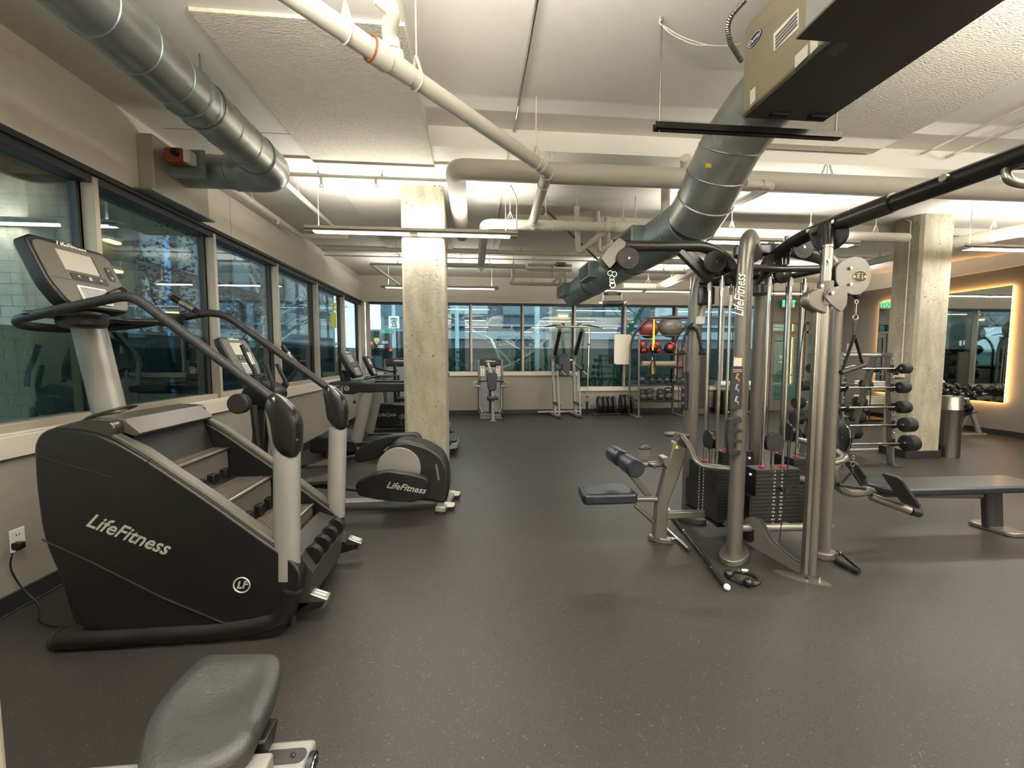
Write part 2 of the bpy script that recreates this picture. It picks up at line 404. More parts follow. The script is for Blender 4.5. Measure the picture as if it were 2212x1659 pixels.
struct('trim_4', MB().box(STEP-.06, YB-.035, .585, BM[-1]+.02, YB+.02, .675).box(STEP-.06, YB-.03, .675, STEP-.02, YB+.02, 1.085), M_sill, bevel=.005)
for x in (0.0, 3.9, 6.6, 7.9): struct('trim_5', MB().box(x-.0025, YB-.0012, HEAD, x+.0025, YB, 3.28), M_wallg)
for i in range(len(BM)-1):
    x0, x1 = BM[i], BM[i+1]; zb = 1.085 if x1 < 3 else .675
    f = MB(); f.box(x0-.02, YB-.01, zb, x0+.03, YB+.1, 2.79); f.box(x0, YB+.03, zb-.03, x1, YB+.15, zb+.02)
    if i == len(BM)-2: f.box(x1-.03, YB-.01, zb, x1+.03, YB+.1, 2.79)
    win = struct('window_%d' % (i+8), f, M_alu, bevel=.003)
    d = MB(); d.box(x0, YB-.005, 2.785, x1, YB+.15, HEAD); d.box(x1-.05, YB+.06, zb, x1, YB+.15, 2.8)
    build('head_frame', d, M_dark, win, bevel=.003)
    build('pane', MB().box(x0+.03, YB+.12, zb+.01, x1-.045, YB+.126, 2.79), M_glass, win)
    build('film', MB().box(x0+.03, YB+.115, zb+.01, x1-.045, YB+.117, 1.70), M_film, win)
# corner post of the two glazed walls
struct('trim_6', MB().box(XL-.02, YB-.12, 1.05, XL+.04, YB-.02, HEAD).box(XL+.06, YB-.05, 1.05, XL+.12, YB+.02, HEAD), M_alu, bevel=.003)
# glazed exit door
dr = MB(); 
dr.box(8.02, YB+.02, 0, 8.10, YB+.14, 2.42); dr.box(9.06, YB+.02, 0, 9.14, YB+.14, 2.42); dr.box(9.66, YB+.02, 0, 9.72, YB+.14, 2.42); dr.box(8.1, YB+.02, 2.12, 9.66, YB+.14, 2.18); dr.box(8.02, YB+.02, 2.37, 9.72, YB+.14, 2.42)
dr.box(9.14, YB+.02, 0, 9.66, YB+.14, .1)
M_doorf = mat('door_frame_grey', '6f6a60', .45, metal=.25)
door = struct('door_1', dr, M_doorf, bevel=.003)
leaf = MB(); leaf.box(8.1, YB+.05, .01, 8.19, YB+.1, 2.12); leaf.box(8.97, YB+.05, .01, 9.06, YB+.1, 2.12); leaf.box(8.19, YB+.05, .01, 8.97, YB+.1, .27); leaf.box(8.19, YB+.05, 2.02, 8.97, YB+.1, 2.12)
lf = build('leaf', leaf, M_doorf, door, bevel=.003)
build('pane', MB().box(8.19, YB+.07, .27, 8.97, YB+.078, 2.02), M_glassd, lf)
build('push_bar', MB().tube(fillet([(8.16, YB+.05, .98), (8.16, YB-.0, .98), (9.0, YB-.0, .98), (9.0, YB+.05, .98)], .03), .016, 10), M_steel, lf)
build('pull_handle', MB().tube(fillet([(8.93, YB+.05, .8), (8.93, YB-.04, .8), (8.93, YB-.04, 1.35), (8.93, YB+.05, 1.35)], .03), .012, 10), M_steel, lf)
build('side_pane', MB().box(9.14, YB+.07, .1, 9.66, YB+.078, 2.12), M_glassd, door)
build('transom_pane', MB().box(8.1, YB+.07, 2.18, 9.66, YB+.078, 2.37), M_glassd, door)
text('lettering', '91', .16, M_letterw, door, (8.42, YB+.064, 1.47), (1,0,0), (0,0,1))
text('lettering', 'FITNESS', .05, M_letterw, door, (8.42, YB+.064, 1.33), (1,0,0), (0,0,1))
# right wall
w = MB(); w.box(XR, YN, 0, XR+.15, YB+.1, 3.13)
struct('wall_right', w, M_wallr)
struct('trim_7', MB().box(XR-.03, YN, 3.13, XR+.15, YB, 3.75), M_ceil)
struct('baseboard_right', MB().box(XR-.014, YN, 0, XR, YB, .115).box(XR-.02, YN, 0, XR-.014, YB, .012), M_base, bevel=.003)
struct('wall_near', MB().box(XL-.2, YN-.15, 0, XR+.2, YN, 3.75), M_wall)
struct('baseboard_near', MB().box(XL, YN, 0, XR, YN+.014, .115), M_base)
# ceiling: higher bay near the camera, a beam, shallow steps further off
c = MB()
c.box(XL-.3, YC, ZC, XR+.3, 5.95, 3.9); c.box(XL-.3, YN, ZC, -.42, YC, 3.9); c.box(-.42, YN, ZN, XR+.3, YC, 3.9)
c.box(XL-.3, 5.95, ZC, .45, 7.9, 3.9); c.box(.45, 5.95, 3.39, XR+.3, 7.2, 3.9); c.box(.45, 7.2, 3.43, XR+.3, 7.9, 3.9)
c.box(XL-.3, 7.9, ZC-.02, XR+.3, 9.3, 3.9); c.box(XL-.3, 9.3, ZC, XR+.3, YB+.3, 3.9)
struct('ceiling', c, M_ceil)
for n, b in (('ceiling_panel', (-1.62, 2.66, 3.475, -.40, 4.74, 3.5)), ('ceiling_panel', (-1.56, 5.40, 3.46, -.38, 9.54, 3.5)), ('ceiling_panel', (2.5, -.2, 3.60, 4.14, 4.08, 3.69)),
             ('ceiling_panel', (-1.62, -2.5, 3.475, -.40, 1.6, 3.5))):
    struct(n, MB().box(*b), M_panel, bevel=.004)
s = MB(); s.box(XL, 4.03, ZC-.002, -1.62, 4.036, ZC+.01); s.box(.2, 2.2, ZN-.002, 1.7, 2.204, ZN+.01); s.box(-2.71+.3, 4.84, ZC-.015, -1.62, 4.86, ZC); s.box(-.4, 4.86, ZC-.02, -.1, 4.9, ZC)
struct('trim_8', s, M_wallg)
for (a, b) in ((1.0, 4.55), (4.2, 4.6), (2.6, 6.6)):
    struct('trim_9', MB().box(a, b, ZC-.003 if b < 5.9 else 3.385, a+.22, b+.012, ZC if b < 5.9 else 3.39), M_mgrey)
# concrete columns
def column(name, x0, x1, y0, y1, ch=.035, base=False):
    poly = [(x0+ch, y0), (x1-ch, y0), (x1, y0+ch), (x1, y1-ch), (x1-ch, y1), (x0+ch, y1), (x0, y1-ch), (x0, y0+ch)]
    o = struct(name, MB().prism(poly, (0,0,0), (1,0,0), (0,1,0), (0,0,3.5)), M_conc)
    return o
column('column', -.845, -.345, 5.04, 5.66)
column('column', 6.30, 6.82, 5.38, 5.80)
struct('baseboard_column', MB().prism([(6.33, 5.37), (6.83, 5.37), (6.83, 5.81), (6.29, 5.81), (6.29, 5.41)], (0,0,0), (1,0,0), (0,1,0), (0,0,.115)), M_base, bevel=.003)
struct('column', MB().box(-1.9, .50, 0, -.866, .80, 3.5), M_conc, bevel=.01)
# outlet on the left wall, with a plug and cord
ot = thing('wall_outlet', 'white double outlet plate low on the window wall, by the stair climber', 'outlet', (XL, 2.64, .4))
pc = P(36, 1165, X=XL)
build('cover_plate', MB().obb(pc+V(.004,0,0), (.004,0,0), (0,.04,0), (0,0,.065)), M_white, ot, bevel=.003)
for dz in (.028, -.028):
    q = MB(); 
    for dy in (-.008, .008): q.obb(pc+V(.0085, dy, dz), (.0008,0,0), (0,.0014,0), (0,0,.006))
    build('socket_slots', q, M_letterd, ot)
# exit sign
ex = thing('exit_sign', 'green lit exit sign hung above the glass door', 'sign', (8.53, YB-.12, 2.9))
e0 = P(1703, 656, Y=YB-.12)
build('housing', MB().obb(e0, (.17,0,0), (0,.02,0), (0,0,.105)), M_white, ex, bevel=.004)
build('wall_bracket', MB().obb(e0+V(0,.065,.08), (.05,0,0), (0,.06,0), (0,0,.03)), M_white, ex)
text('lettering', 'EXIT', .19, mat('exit_green', '18e070', .5, emit=2.5), ex, e0+V(0,-.021,-.003), (1,0,0), (0,0,1), bold=.004)
# mirror with a lit edge on the right wall
ym0, ym1, zm0, zm1 = 6.76, 9.25, .63, 2.79
mr = thing('wall_mirror', 'large wall mirror ringed by warm glow, above the dumbbell rack', 'mirror', (XR, (ym0+ym1)/2, zm0))
build('mirror_plate', MB().box(XR-.05, ym0, zm0, XR-.045, ym1, zm1), M_mirror, mr)
build('backing', MB().box(XR-.045, ym0+.04, zm0+.04, XR-.002, ym1-.04, zm1-.04), M_white, mr)
g = MB(); g.box(XR-.04, ym0+.015, zm0+.015, XR-.015, ym0+.03, zm1-.015); g.box(XR-.04, ym1-.03, zm0+.015, XR-.015, ym1-.015, zm1-.015)
g.box(XR-.04, ym0+.03, zm0+.015, XR-.015, ym1-.03, zm0+.03); g.box(XR-.04, ym0+.03, zm1-.03, XR-.015, ym1-.03, zm1-.015)
build('led_strip', g, mat('led_warm', 'ffc070', .5, emit=30), mr)
# notices
nt_ = P(1841, 752, X=XR-.004) if False else P(1841, 752, X=XR-.004)
nb = MB().obb(nt_, (.002,0,0), (0,.16,0), (0,0,.12))
no = thing('notice_sheet', 'white printed notice taped on the grey wall beside the lit mirror', 'notice', nt_)
build('sheet', nb, M_paper, no)
text('lettering', 'CAPACITY', .05, M_letterd, no, nt_+V(-.003,0,.07), (0,-1,0), (0,0,1))
for k in range(4): build('lettering', MB().obb(nt_+V(-.003,0,.02-k*.03), (.0005,0,0), (0,.11,0), (0,0,.004)), M_mgrey, no)

# ------------------------------------------------------------------ suspended light fixtures
def fixture(cx, cy, label):
    t = thing('linear_light', label, 'ceiling light', (cx, cy, 2.9), 'suspended linear lights')
    L2, w2 = 1.2, .055
    h = MB(); h.box(cx-L2, cy-w2, 2.905, cx+L2, cy-w2+.006, 2.96); h.box(cx-L2, cy+w2-.006, 2.905, cx+L2, cy+w2, 2.96); h.box(cx-L2, cy-w2, 2.915, cx+L2, cy+w2, 2.93)
    h.box(cx-L2, cy-w2, 2.895, cx-L2+.09, cy+w2, 2.915); h.box(cx+L2-.09, cy-w2, 2.895, cx+L2, cy+w2, 2.915); h.box(cx-.045, cy-w2, 2.895, cx+.045, cy+w2, 2.915)
    build('housing', h, M_pipe2, t, bevel=.002)
    for s in (-1, 1):
        build('diffuser', MB().box(cx+s*.045, cy-w2+.008, 2.896, cx+s*(L2-.09), cy+w2-.008, 2.905), M_lamp, t)
        build('hanger_rod', MB().cyl((cx+s*1.06, cy, 2.93), (cx+s*1.06, cy, 3.5), .004, n=6), M_pipe, t)
    return t
lf_ = {(4.95, 0): 'long suspended linear light in front of the concrete column', (4.95, 1): 'long suspended linear light behind the cable tower', (4.95, 2): 'long suspended linear light beside the right concrete column',
       (8.77, 0): 'long suspended linear light near the back windows, behind the left column', (8.77, 1): 'long suspended linear light near the back windows, over the pull-up tower', (8.77, 2): 'long suspended linear light near the glass exit door',
       (1.15, 0): 'suspended linear light over the stair climber', (1.15, 1): 'suspended linear light above the cable tower front', (1.15, 2): 'suspended linear light by the right wall, near the camera',
       (-2.6, 0): 'suspended linear light behind the camera, left side', (-2.6, 1): 'suspended linear light behind the camera, middle', (-2.6, 2): 'suspended linear light behind the camera, right side'}
for ry in ROWS:
    for k, cx in enumerate(COLS if ry > 2 else (-.45,)+COLS[1:]): fixture(cx, ry, lf_[(ry, k)])

# ------------------------------------------------------------------ ducts
def duct(mb, pts, r, n=28): mb.tube(pts, r, n)
def seams(par, m, p0, p1, r, step=.21, w=.006, tilt=.12):
    p0, p1 = Vector(p0), Vector(p1); d = (p1-p0); L = d.length; d.normalize(); k = int(L/step)
    for i in range(1, k+1):
        c = p0+d*(i*step-step*.5); a = (d + d.orthogonal().normalized()*tilt).normalized()
        build('spiral_seam', MB().ring(c, a, r+.001, w, 28, 4), m, par)
dl = thing('spiral_duct', 'long galvanised spiral duct under the ceiling that turns to the window wall', 'duct', (-1.8, 3.0, 3.15))
ax, az, ay = -1.80, 3.17, 4.10; R = .155
q = MB(); duct(q, [(ax, -4.0, az), (ax, ay-.35, az)], R); build('duct_run', q, M_galv, dl, smooth=60)
q = MB(); q.tube(fillet([(ax, ay-.36, az), (ax, ay, az), (ax-.36, ay, az)], .3, 5), R+.004, 28); build('elbow', q, M_galv, dl, smooth=25)
q = MB(); duct(q, [(ax-.35, ay, az), (XL+.12, ay, az)], R-.012); build('branch', q, M_galv, dl, smooth=60)
seams(dl, M_galvd, (ax, -.5, az), (ax, ay-.35, az), R, .26, .004); seams(dl, M_galvd, (ax-.35, ay, az), (XL+.2, ay, az), R-.012, .12, .003)
for yy in (2.9, 3.72): build('joint_band', MB().ring((ax, yy, az), (0,1,0), R+.003, .008, 28, 5), M_galvd, dl)
for yy in (1.2, 3.05):
    q = MB(); q.cyl((ax, yy, az+R), (ax, yy, 3.5), .005, n=6); q.box(ax-.05, yy-.03, az+R+.012, ax+.05, yy+.03, az+R+.016); q.ring((ax, yy, az), (0,1,0), R+.004, .006, 28, 4)
    build('hanger', q, M_steel, dl)
q = MB(); q.box(XL, 3.72, 2.84+.01, XL+.12, 4.42, 3.30); build('wall_box', q, mat('sheet_metal_light', 'a9a598', .45, metal=.4), dl, bevel=.006)
q = MB(); q.box(XL+.0, 3.66, 2.835, XL+.14, 4.48, 2.85); build('box_flange', q, M_galvd, dl)
ac = thing('damper_actuator', 'orange and white damper motor clamped to the duct by the wall', 'actuator', (XL+.25, ay-.2, 3.17))
build('body', MB().box(XL+.16, ay-.32, 3.11, XL+.30, ay-.22, 3.23), M_orange, ac, bevel=.015)
build('clamp', MB().box(XL+.30, ay-.31, 3.12, XL+.36, ay-.215, 3.22), M_white, ac, bevel=.01)
build('knob', MB().cyl((XL+.26, ay-.32, 3.18), (XL+.26, ay-.35, 3.18), .03, n=14), M_blackg, ac)
build('mount_plate', MB().box(XL+.14, ay-.215, 3.02, XL+.42, ay-.205, 3.26), M_galvd, ac)

drr = thing('spiral_duct', 'wide galvanised duct with side grilles running to the back windows', 'duct', (1.93, 5.5, 2.75))
R = .215; zx, zz = 1.93, 2.70
q = MB(); duct(q, [(zx, 3.55, zz), (zx, 8.0, zz)], R); build('duct_run', q, M_galvd, drr, smooth=60)
q = MB(); q.tube([(zx+.12, 2.66, 3.32), (zx+.1, 2.9, 3.26), (zx+.04, 3.08, 3.12)], R+.012, 28); build('neck', q, M_galv, drr, smooth=20)
q = MB(); q.tube([(zx+.04, 3.08, 3.12), (zx+.0, 3.22, 2.95), (zx, 3.37, 2.80), (zx, 3.56, 2.70)], R+.012, 28); build('elbow', q, M_galv, drr, smooth=20)
seams(drr, M_galv, (zx, 3.7, zz), (zx, 8.0, zz), R, .15, .004)
for pa, pb in (((zx+.03, 3.1, 3.09), (0,.6,-.75)), ((zx, 3.23, 2.94), (0,.68,-.75)), ((zx, 3.37, 2.80), (0,.75,-.6)), ((zx, 3.56, 2.70), (0,1,-.2))): build('joint_band', MB().ring(pa, pb, R+.014, .006, 28, 5), M_galv, drr)
for i, yy in enumerate((4.15, 5.75, 7.45)):
    for s in ((-1,) if i else (-1, 1)):
        xo = zx+s*(R-.03)
        q = MB(); q.box(xo, yy, zz-.09, xo+s*.14, yy+.55, zz+.13)
        bx = build('register_box', q, M_galvd, drr, bevel=.004)
        build('grille', MB().box(xo+s*.141, yy+.05, zz-.06, xo+s*.146, yy+.5, zz+.1), M_under, bx)
        q = MB()
        for k in range(7): q.box(xo+s*.146, yy+.06, zz-.05+k*.021, xo+s*.152, yy+.49, zz-.044+k*.021)
        build('grille_bars', q, M_galvd, bx)
for yy in (4.9, 6.6): build('hanger', MB().cyl((zx, yy, zz+R), (zx, yy, 3.4), .005, n=6).ring((zx, yy, zz), (0,1,0), R+.005, .006, 28, 4), M_steel, drr)
ylw = mat('yellow_label', 'd8c422', .5)
for pt in ((1530, 358), ):
    b = P(*pt, Y=2.98); 
    build('label', MB().obb(b, (.02,0,0), (0,.004,0), (0,0,.014)), ylw, drr)

# ------------------------------------------------------------------ air handling unit
ux0, ux1, uy0, uy1, uz0, uz1 = 1.745, 2.32, .35, 2.65, 3.05, 3.60
hv = thing('air_handling_unit', 'tan ceiling-hung air handling unit with stickers on its side', 'air unit', ((ux0+ux1)/2, 1.5, uz0))
build('casing', MB().box(ux0, uy0, uz0+.005, ux1, uy1, uz1), M_tan, hv, bevel=.02, seg=3)
build('bottom_panel', MB().box(ux0+.015, uy0, uz0-.004, ux1-.01, uy1-.01, uz0+.006), M_under, hv)
for xx in (ux0+.15, ux1-.16): build('rubber_pad', MB().box(xx, uy1-.09, uz0-.02, xx+.12, uy1-.05, uz0-.004), M_rubber, hv, bevel=.004)
def wallquad(px, h=.003):   # sticker on the side face, corners from pixels
    a = [P(x, y, X=ux0) for x, y in px]; m = MB(); m.add([p-V(.001,0,0) for p in a]+[p-V(h,0,0) for p in a], [(0,1,2,3),(4,7,6,5),(0,4,5,1),(1,5,6,2),(2,6,7,3),(3,7,4,0)]); return m
st = build('spec_sticker', wallquad([(1672, 73), (1726, 17), (1726, 61), (1672, 112)]), M_paper, hv)
for f in (.2, .4, .6, .8):
    a = P(1675, 73+f*38, X=ux0-.0035); b = P(1722, 20+f*40, X=ux0-.0035); build('print', MB().bar(a, b, .0012, .014), M_mgrey, st)
build('warning_sticker', wallquad([(1718, 122), (1746, 94), (1746, 120), (1718, 148)]), M_paper, hv)
build('warning_sticker', wallquad([(1751, 88), (1768, 76), (1768, 100), (1751, 118)]), M_paper, hv)
build('access_frame', wallquad([(1618, 193), (1637, 176), (1637, 218), (1618, 238)]), M_tan, hv, bevel=.003)
build('access_label', wallquad([(1622, 197), (1633, 187), (1633, 216), (1622, 228)], .006), M_paper, hv)
ec = P(1631, 84, X=ux0-.002)
el = build('badge', MB().prism([(math.cos(t*PI/12)*.062, math.sin(t*PI/12)*.034) for t in range(24)], ec, (0,-1,0), (0,0,1), (-.004,0,0)), mat('badge_blue', '1f2450', .3), hv)
build('badge_rim', MB().add([ec+V(-.005, -math.cos(t*PI/12)*(.055 if k else .059), math.sin(t*PI/12)*(.028 if k else .031)) for k in (0,1) for t in range(24)], [(t, (t+1) % 24, 24+(t+1) % 24, 24+t) for t in range(24)]), M_letterw, el)
text('lettering', 'Carrier', .034, M_letterw, el, ec+V(-.0045,0,0), (0,-1,0), (0,0,1), shear=.1)
bs = [P(x, y, Z=uz0-.005) for x, y in ((1782, 108), (1858, 80), (1832, 118), (1808, 122))]
build('bottom_sticker', MB().obb(P(1810, 104, Z=uz0-.0055), (.035,0,0), (0,.05,0), (0,0,.001)), M_mgrey, hv)
sb = thing('sheet_metal_transition', 'galvanised sheet duct box crossing beneath the tan air unit', 'duct', (1.65, 1.7, 2.93))
build('duct_box', MB().box(1.40, 1.1, 2.86, 1.74, 1.72, 3.5), M_galv, sb, bevel=.004)
build('underside_flange', MB().box(1.38, 1.08, 2.852, 1.76, 1.74, 2.862), M_under, sb)
so = thing('support_channel', 'black steel channel slung on threaded rods below the air unit', 'support', (1.85, 2.72, 3.03))
q = MB(); q.box(1.19, 2.70, 2.985, 2.51, 2.745, 2.99); q.box(1.19, 2.70, 2.985, 2.51, 2.704, 3.03); q.box(1.19, 2.741, 2.985, 2.51, 2.745, 3.03)
build('channel', q, M_char, so)
for xx in (1.225, 2.48): build('threaded_rod', MB().cyl((xx, 2.722, 2.975), (xx, 2.722, 3.69), .006, n=8), M_steel, so)
fx = thing('flexible_conduit', 'ribbed metal conduit looping into the air unit side', 'conduit', (1.6, 2.5, 3.3))
fp = fillet([P(1610, 0, Y=2.2), P(1570, 45, Y=2.3), P(1575, 90, Y=2.4), P(1602, 132, Y=2.55)], .12, 8)
build('conduit', MB().tube(fp, .012, 8), M_steel, fx)
q = MB()
for i in range(len(fp)-1):
    a, b = fp[i], fp[i+1]; k = max(1, int((b-a).length/.014))
    for j in range(k): q.ring(a.lerp(b, j/k), b-a, .0125, .003, 10, 4)
build('ribs', q, M_steel, fx)
cb = thing('cable_bundle', 'thin pale cables looped under the ceiling beside the air unit', 'cable', (1.2, 2.7, 3.5))
c0 = P(1424, 50, Y=2.72)
for k, pts in enumerate(([(1424, 50), (1440, 20), (1460, -10)], [(1424, 50), (1430, 15), (1448, -10)], [(1424, 50), (1470, 80), (1540, 102), (1600, 95)], [(1424, 50), (1450, 75), (1500, 98), (1538, 98)])):
    build('cable', MB().tube(fillet([P(x, y, Y=2.72) for x, y in pts], .1, 5), .0035, 6), M_pipe, cb)

# ------------------------------------------------------------------ pipes
def pipe(name, label, segs, r, m=M_pipe, fil=.12, cat='pipe', collars=(), hang=(), zc=3.5, n=14, group=None):
    t = thing(name, label, cat, segs[0], group)
    pts = fillet(segs, fil, 5) if len(segs) > 2 else segs
    build('pipe', MB().tube(pts, r, n), m, t, smooth=50)
    for p, d, w_ in collars: p, d = Vector(p), Vector(d).normalized(); build('coupling', MB().cyl(p-d*w_/2, p+d*w_/2, r*1.14, n=n), m, t)
    for p in hang:
        q = MB(); p = Vector(p); q.cyl(p+V(0,0,r*1.0), (p.x, p.y, zc), .0045, n=6)
        h = max(r*1.6, .03)
        q.bar(p+V(-r*.8,0,r*.5), p+V(0,0,r+h), .006, .02, (0,1,0)); q.bar(p+V(r*.8,0,r*.5), p+V(0,0,r+h), .006, .02, (0,1,0))
        q.ring(p, (1,0,0) if abs(segs[1][0]-segs[0][0]) > abs(segs[1][1]-segs[0][1]) else (0,1,0), r+.002, .003, 16, 4)
        build('hanger', q, m, t)
    return t
def L_(a, b, f): return Vector(a).lerp(Vector(b), f)
# A: big insulated run across the room
yA = P(1100, 370, Z=3.30).y
pipe('insulated_pipe', 'thick grey insulated pipe crossing the whole room under the ceiling', [(-.17, 6.3, 3.30), (-.17, yA, 3.30), (9.8, yA, 3.30)], .10, M_pipe2, .12, hang=[(.75, yA, 3.30), (3.7, yA, 3.30), (6.1, yA, 3.30)])
# C: sloping drain that meets the run
c0, c1 = P(640, -5, Z=3.17), P(1183, 368, Z=3.15)
yB_ = 5.25; zB = 3.14
c2 = P(1150, 484, Y=yB_-.02)
c00 = c0 + (c0-c1)*.6
d01 = (c1-c0).normalized()
cp1 = P(850, 133, Z=3.16); cp1 = c0.lerp(c1, (cp1-c0).length/(c1-c0).length)
pp = pipe('drain_pipe', 'white drain pipe running diagonally under the ceiling to an elbow', [c00, c1, c2], .052, M_pipe, .07,
     collars=[(c1-d01*.09, d01, .05), (c1+(c2-c1).normalized()*.09, c2-c1, .05), (c1+(c2-c1).normalized()*.3, c2-c1, .02), (c2-(c2-c1).normalized()*.1, c2-c1, .05)], hang=[], )
for px_ in ((762, 60), (905, 172), (1168, 345)):
    a = P(*px_, Z=3.16); f = (a-c0).dot(d01); p = c0+d01*f; zt = 3.5 if p.x < -.42 else (ZN if p.y < YC else ZC)
    q = MB(); q.cyl(p+V(0,0,.13), (p.x, p.y, zt), .005, n=6); q.ring(p, d01, .056, .005, 18, 4)
    sd = d01.cross(V(0,0,1)).normalized()
    for s in (-1, 1): q.bar(p+sd*s*.05+V(0,0,.01), p+V(0,0,.14), .006, .022, d01)
    build('hanger', q, M_pipe, pp)
wy = cp1
build('branch_hub', MB().cyl(wy-d01*.13, wy-d01*.02, .068, n=18).cyl(wy-d01*.02, wy+d01*.14, .06, .056, n=18), M_pipe, pp, bevel=.003)
build('hub_rim', MB().ring(wy-d01*.13, d01, .062, .007, 20, 6), M_orange, pp)
b1 = P(838, 75, Z=3.30); b2 = P(815, -10, Z=3.36)
build('branch', MB().tube(fillet([wy+d01*.06, b1, P(850, 20, Z=3.34), b2], .06), .043, 14), M_pipe, pp, smooth=50)
for f in (.35, .7):
    p = (wy+d01*.06).lerp(b1, f); build('coupling', MB().cyl(p-(b1-wy).normalized()*.025, p+(b1-wy).normalized()*.025, .05, n=14), M_pipe, pp)
# B run
xb0, xb1 = P(1050, 490, Y=yB_).x, P(1362, 500, Y=yB_).x
pb = pipe('drain_pipe', 'white drain pipe run behind the light, meeting the diagonal pipe', [(xb0-.02, 8.0, zB-.0), (xb0-.02, yB_, zB), (xb1+.05, yB_, zB)], .062, M_pipe, .13,
     collars=[((xb0+.35, yB_, zB), (1,0,0), .03), ((xb0+.9, yB_, zB), (1,0,0), .12), ((xb1-.32, yB_, zB), (1,0,0), .04), ((xb1-.1, yB_, zB), (1,0,0), .25)],
     hang=[(xb0+.3, yB_, zB), (xb0+.75, yB_, zB), (xb0+1.15, yB_, zB), (xb0+1.75, yB_, zB)])
build('elbow', MB().ball(c2+V(.02,0,-.01), .07, 14), M_pipe, pb)
# loops hanging from the run
for i, (x0_, x1_, yy) in enumerate(((1245, 1300, 5.45), (1290, 1350, 5.6), (1310, 1362, 5.8))):
    a = P(x0_, 500, Y=yy); b = P(x0_+4, 545, Y=yy); c_ = P(x1_, 505, Y=yy)
    pipe('trap_pipe', ['white pipe trap under the ceiling, nearest the diagonal rod', 'white pipe trap in the middle, under the ceiling drain', 'white pipe trap nearest the square duct grille'][i],
         [V(a.x, yy, 3.45), b, c_, c_+V(.1,0,.06)], .036, M_pipe, .05, collars=[(b.lerp(c_, .5), c_-b, .04)])
# thin conduits along the room
a = P(1155, 30, Z=3.665); pipe('conduit', 'thin shiny conduit running straight along the near ceiling', [V(a.x, -2, 3.665), V(a.x, YC-.02, 3.665)], .011, M_steel, cat='conduit')
a = P(1085, 400, Z=3.475); pipe('conduit', 'thin conduit along the ceiling behind the insulated pipe', [V(a.x, YC+.02, 3.475), V(a.x, 7.8, 3.475)], .011, M_pipe, cat='conduit')
a = P(2212, 232, Z=3.62); pipe('conduit', 'upper of two thin conduits along the right ceiling', [V(a.x, -2, 3.62), V(a.x, YC-.05, 3.62)], .012, M_pipe, cat='conduit')
a = P(2212, 269, Z=3.6); pipe('conduit', 'lower of two thin conduits along the right ceiling', [V(a.x, -2, 3.6), V(a.x, YC-.05, 3.6)], .016, M_pipe, cat='conduit')
# sprinkler lines
yE = P(800, 384, Z=3.37).y
pe = pipe('sprinkler_pipe', 'thin white sprinkler pipe crossing in front of the concrete column', [(-1.95, yE, 3.37), (-.2, yE, 3.37)], .02, M_pipe, hang=[(-1.6, yE, 3.37), (-.95, yE, 3.37)])
def head(p, parent):
    b = MB(); b.cyl(p, p-V(0,0,.06), .016, n=10); build('drop', b, M_pipe, parent)
    b = MB(); b.ring(p-V(0,0,.08), (0,1,0), .018, .004, 12, 4); b.cyl(p-V(0,0,.1), p-V(0,0,.104), .018, n=10); build('sprinkler_head', b, M_steel, parent)
for xx in (694, 812): head(P(xx, 384, Y=yE), pe)
a = P(600, 475, Z=3.3); pf = pipe('sprinkler_pipe', 'white pipe along the window wall, just under the ceiling', [V(a.x, 4.34, 3.3), V(a.x, 6.6, 3.3), V(a.x+.7, 6.6, 3.3)], .04, M_pipe, .05, hang=[(a.x, 5.2, 3.3)])
head(V(a.x+.05, 5.75, 3.27), pf)
a = P(660, 435, Z=3.33); pipe('sprinkler_pipe', 'white pipe running from the galvanised duct elbow to the back', [V(a.x, 4.34, 3.33), V(a.x, 6.4, 3.33)], .028, M_pipe, hang=[(a.x, 5.0, 3.33)])
for i, (x0_, x1_, y_, z_, r_, lb) in enumerate(((695, 1450, 545, 3.26, .035, 'white pipe across the far ceiling, first behind the left column'), (960, 1135, 574, 3.1, .04, 'white pipe across the far ceiling, lit by the back light'),
        (690, 1500, 560, 3.42, .014, 'thin conduit across the far ceiling'), (1385, 1890, 548, 3.22, .035, 'white pipe across the far ceiling behind the cable arm'), (1385, 1500, 565, 3.2, .05, 'thick white pipe across the far ceiling behind the cable arm'),
        (1350, 1500, 588, 3.15, .03, 'white pipe near the back wall over the pull-up tower'), (1480, 1960, 507, 3.1, .06, 'thick white pipe above the cable tower top'))):
    yy = P((x0_+x1_)/2, y_, Z=z_).y
    a = P(x0_, y_, Y=yy); b = P(x1_, y_, Y=yy)
    pipe('ceiling_pipe', lb, [V(a.x, yy, z_), V(b.x, yy, z_)], r_, M_pipe, hang=[V(a.x+(b.x-a.x)*f, yy, z_) for f in (.2, .55, .85)], zc=3.45)
# sprinkler branch with an angle
yj = P(830, 571, Z=3.2).y
a = P(800, 570, Y=yj); b = P(842, 604, Y=yj-.0); pj = pipe('sprinkler_pipe', 'angled white sprinkler branch near the back corner', [V(a.x+1.1, yj, a.z), a, b+V(.12,.9,-.02)], .022, M_pipe, .02, hang=[V(a.x+.5, yj, a.z)])
head(b+V(.12,.9,-.02), pj)
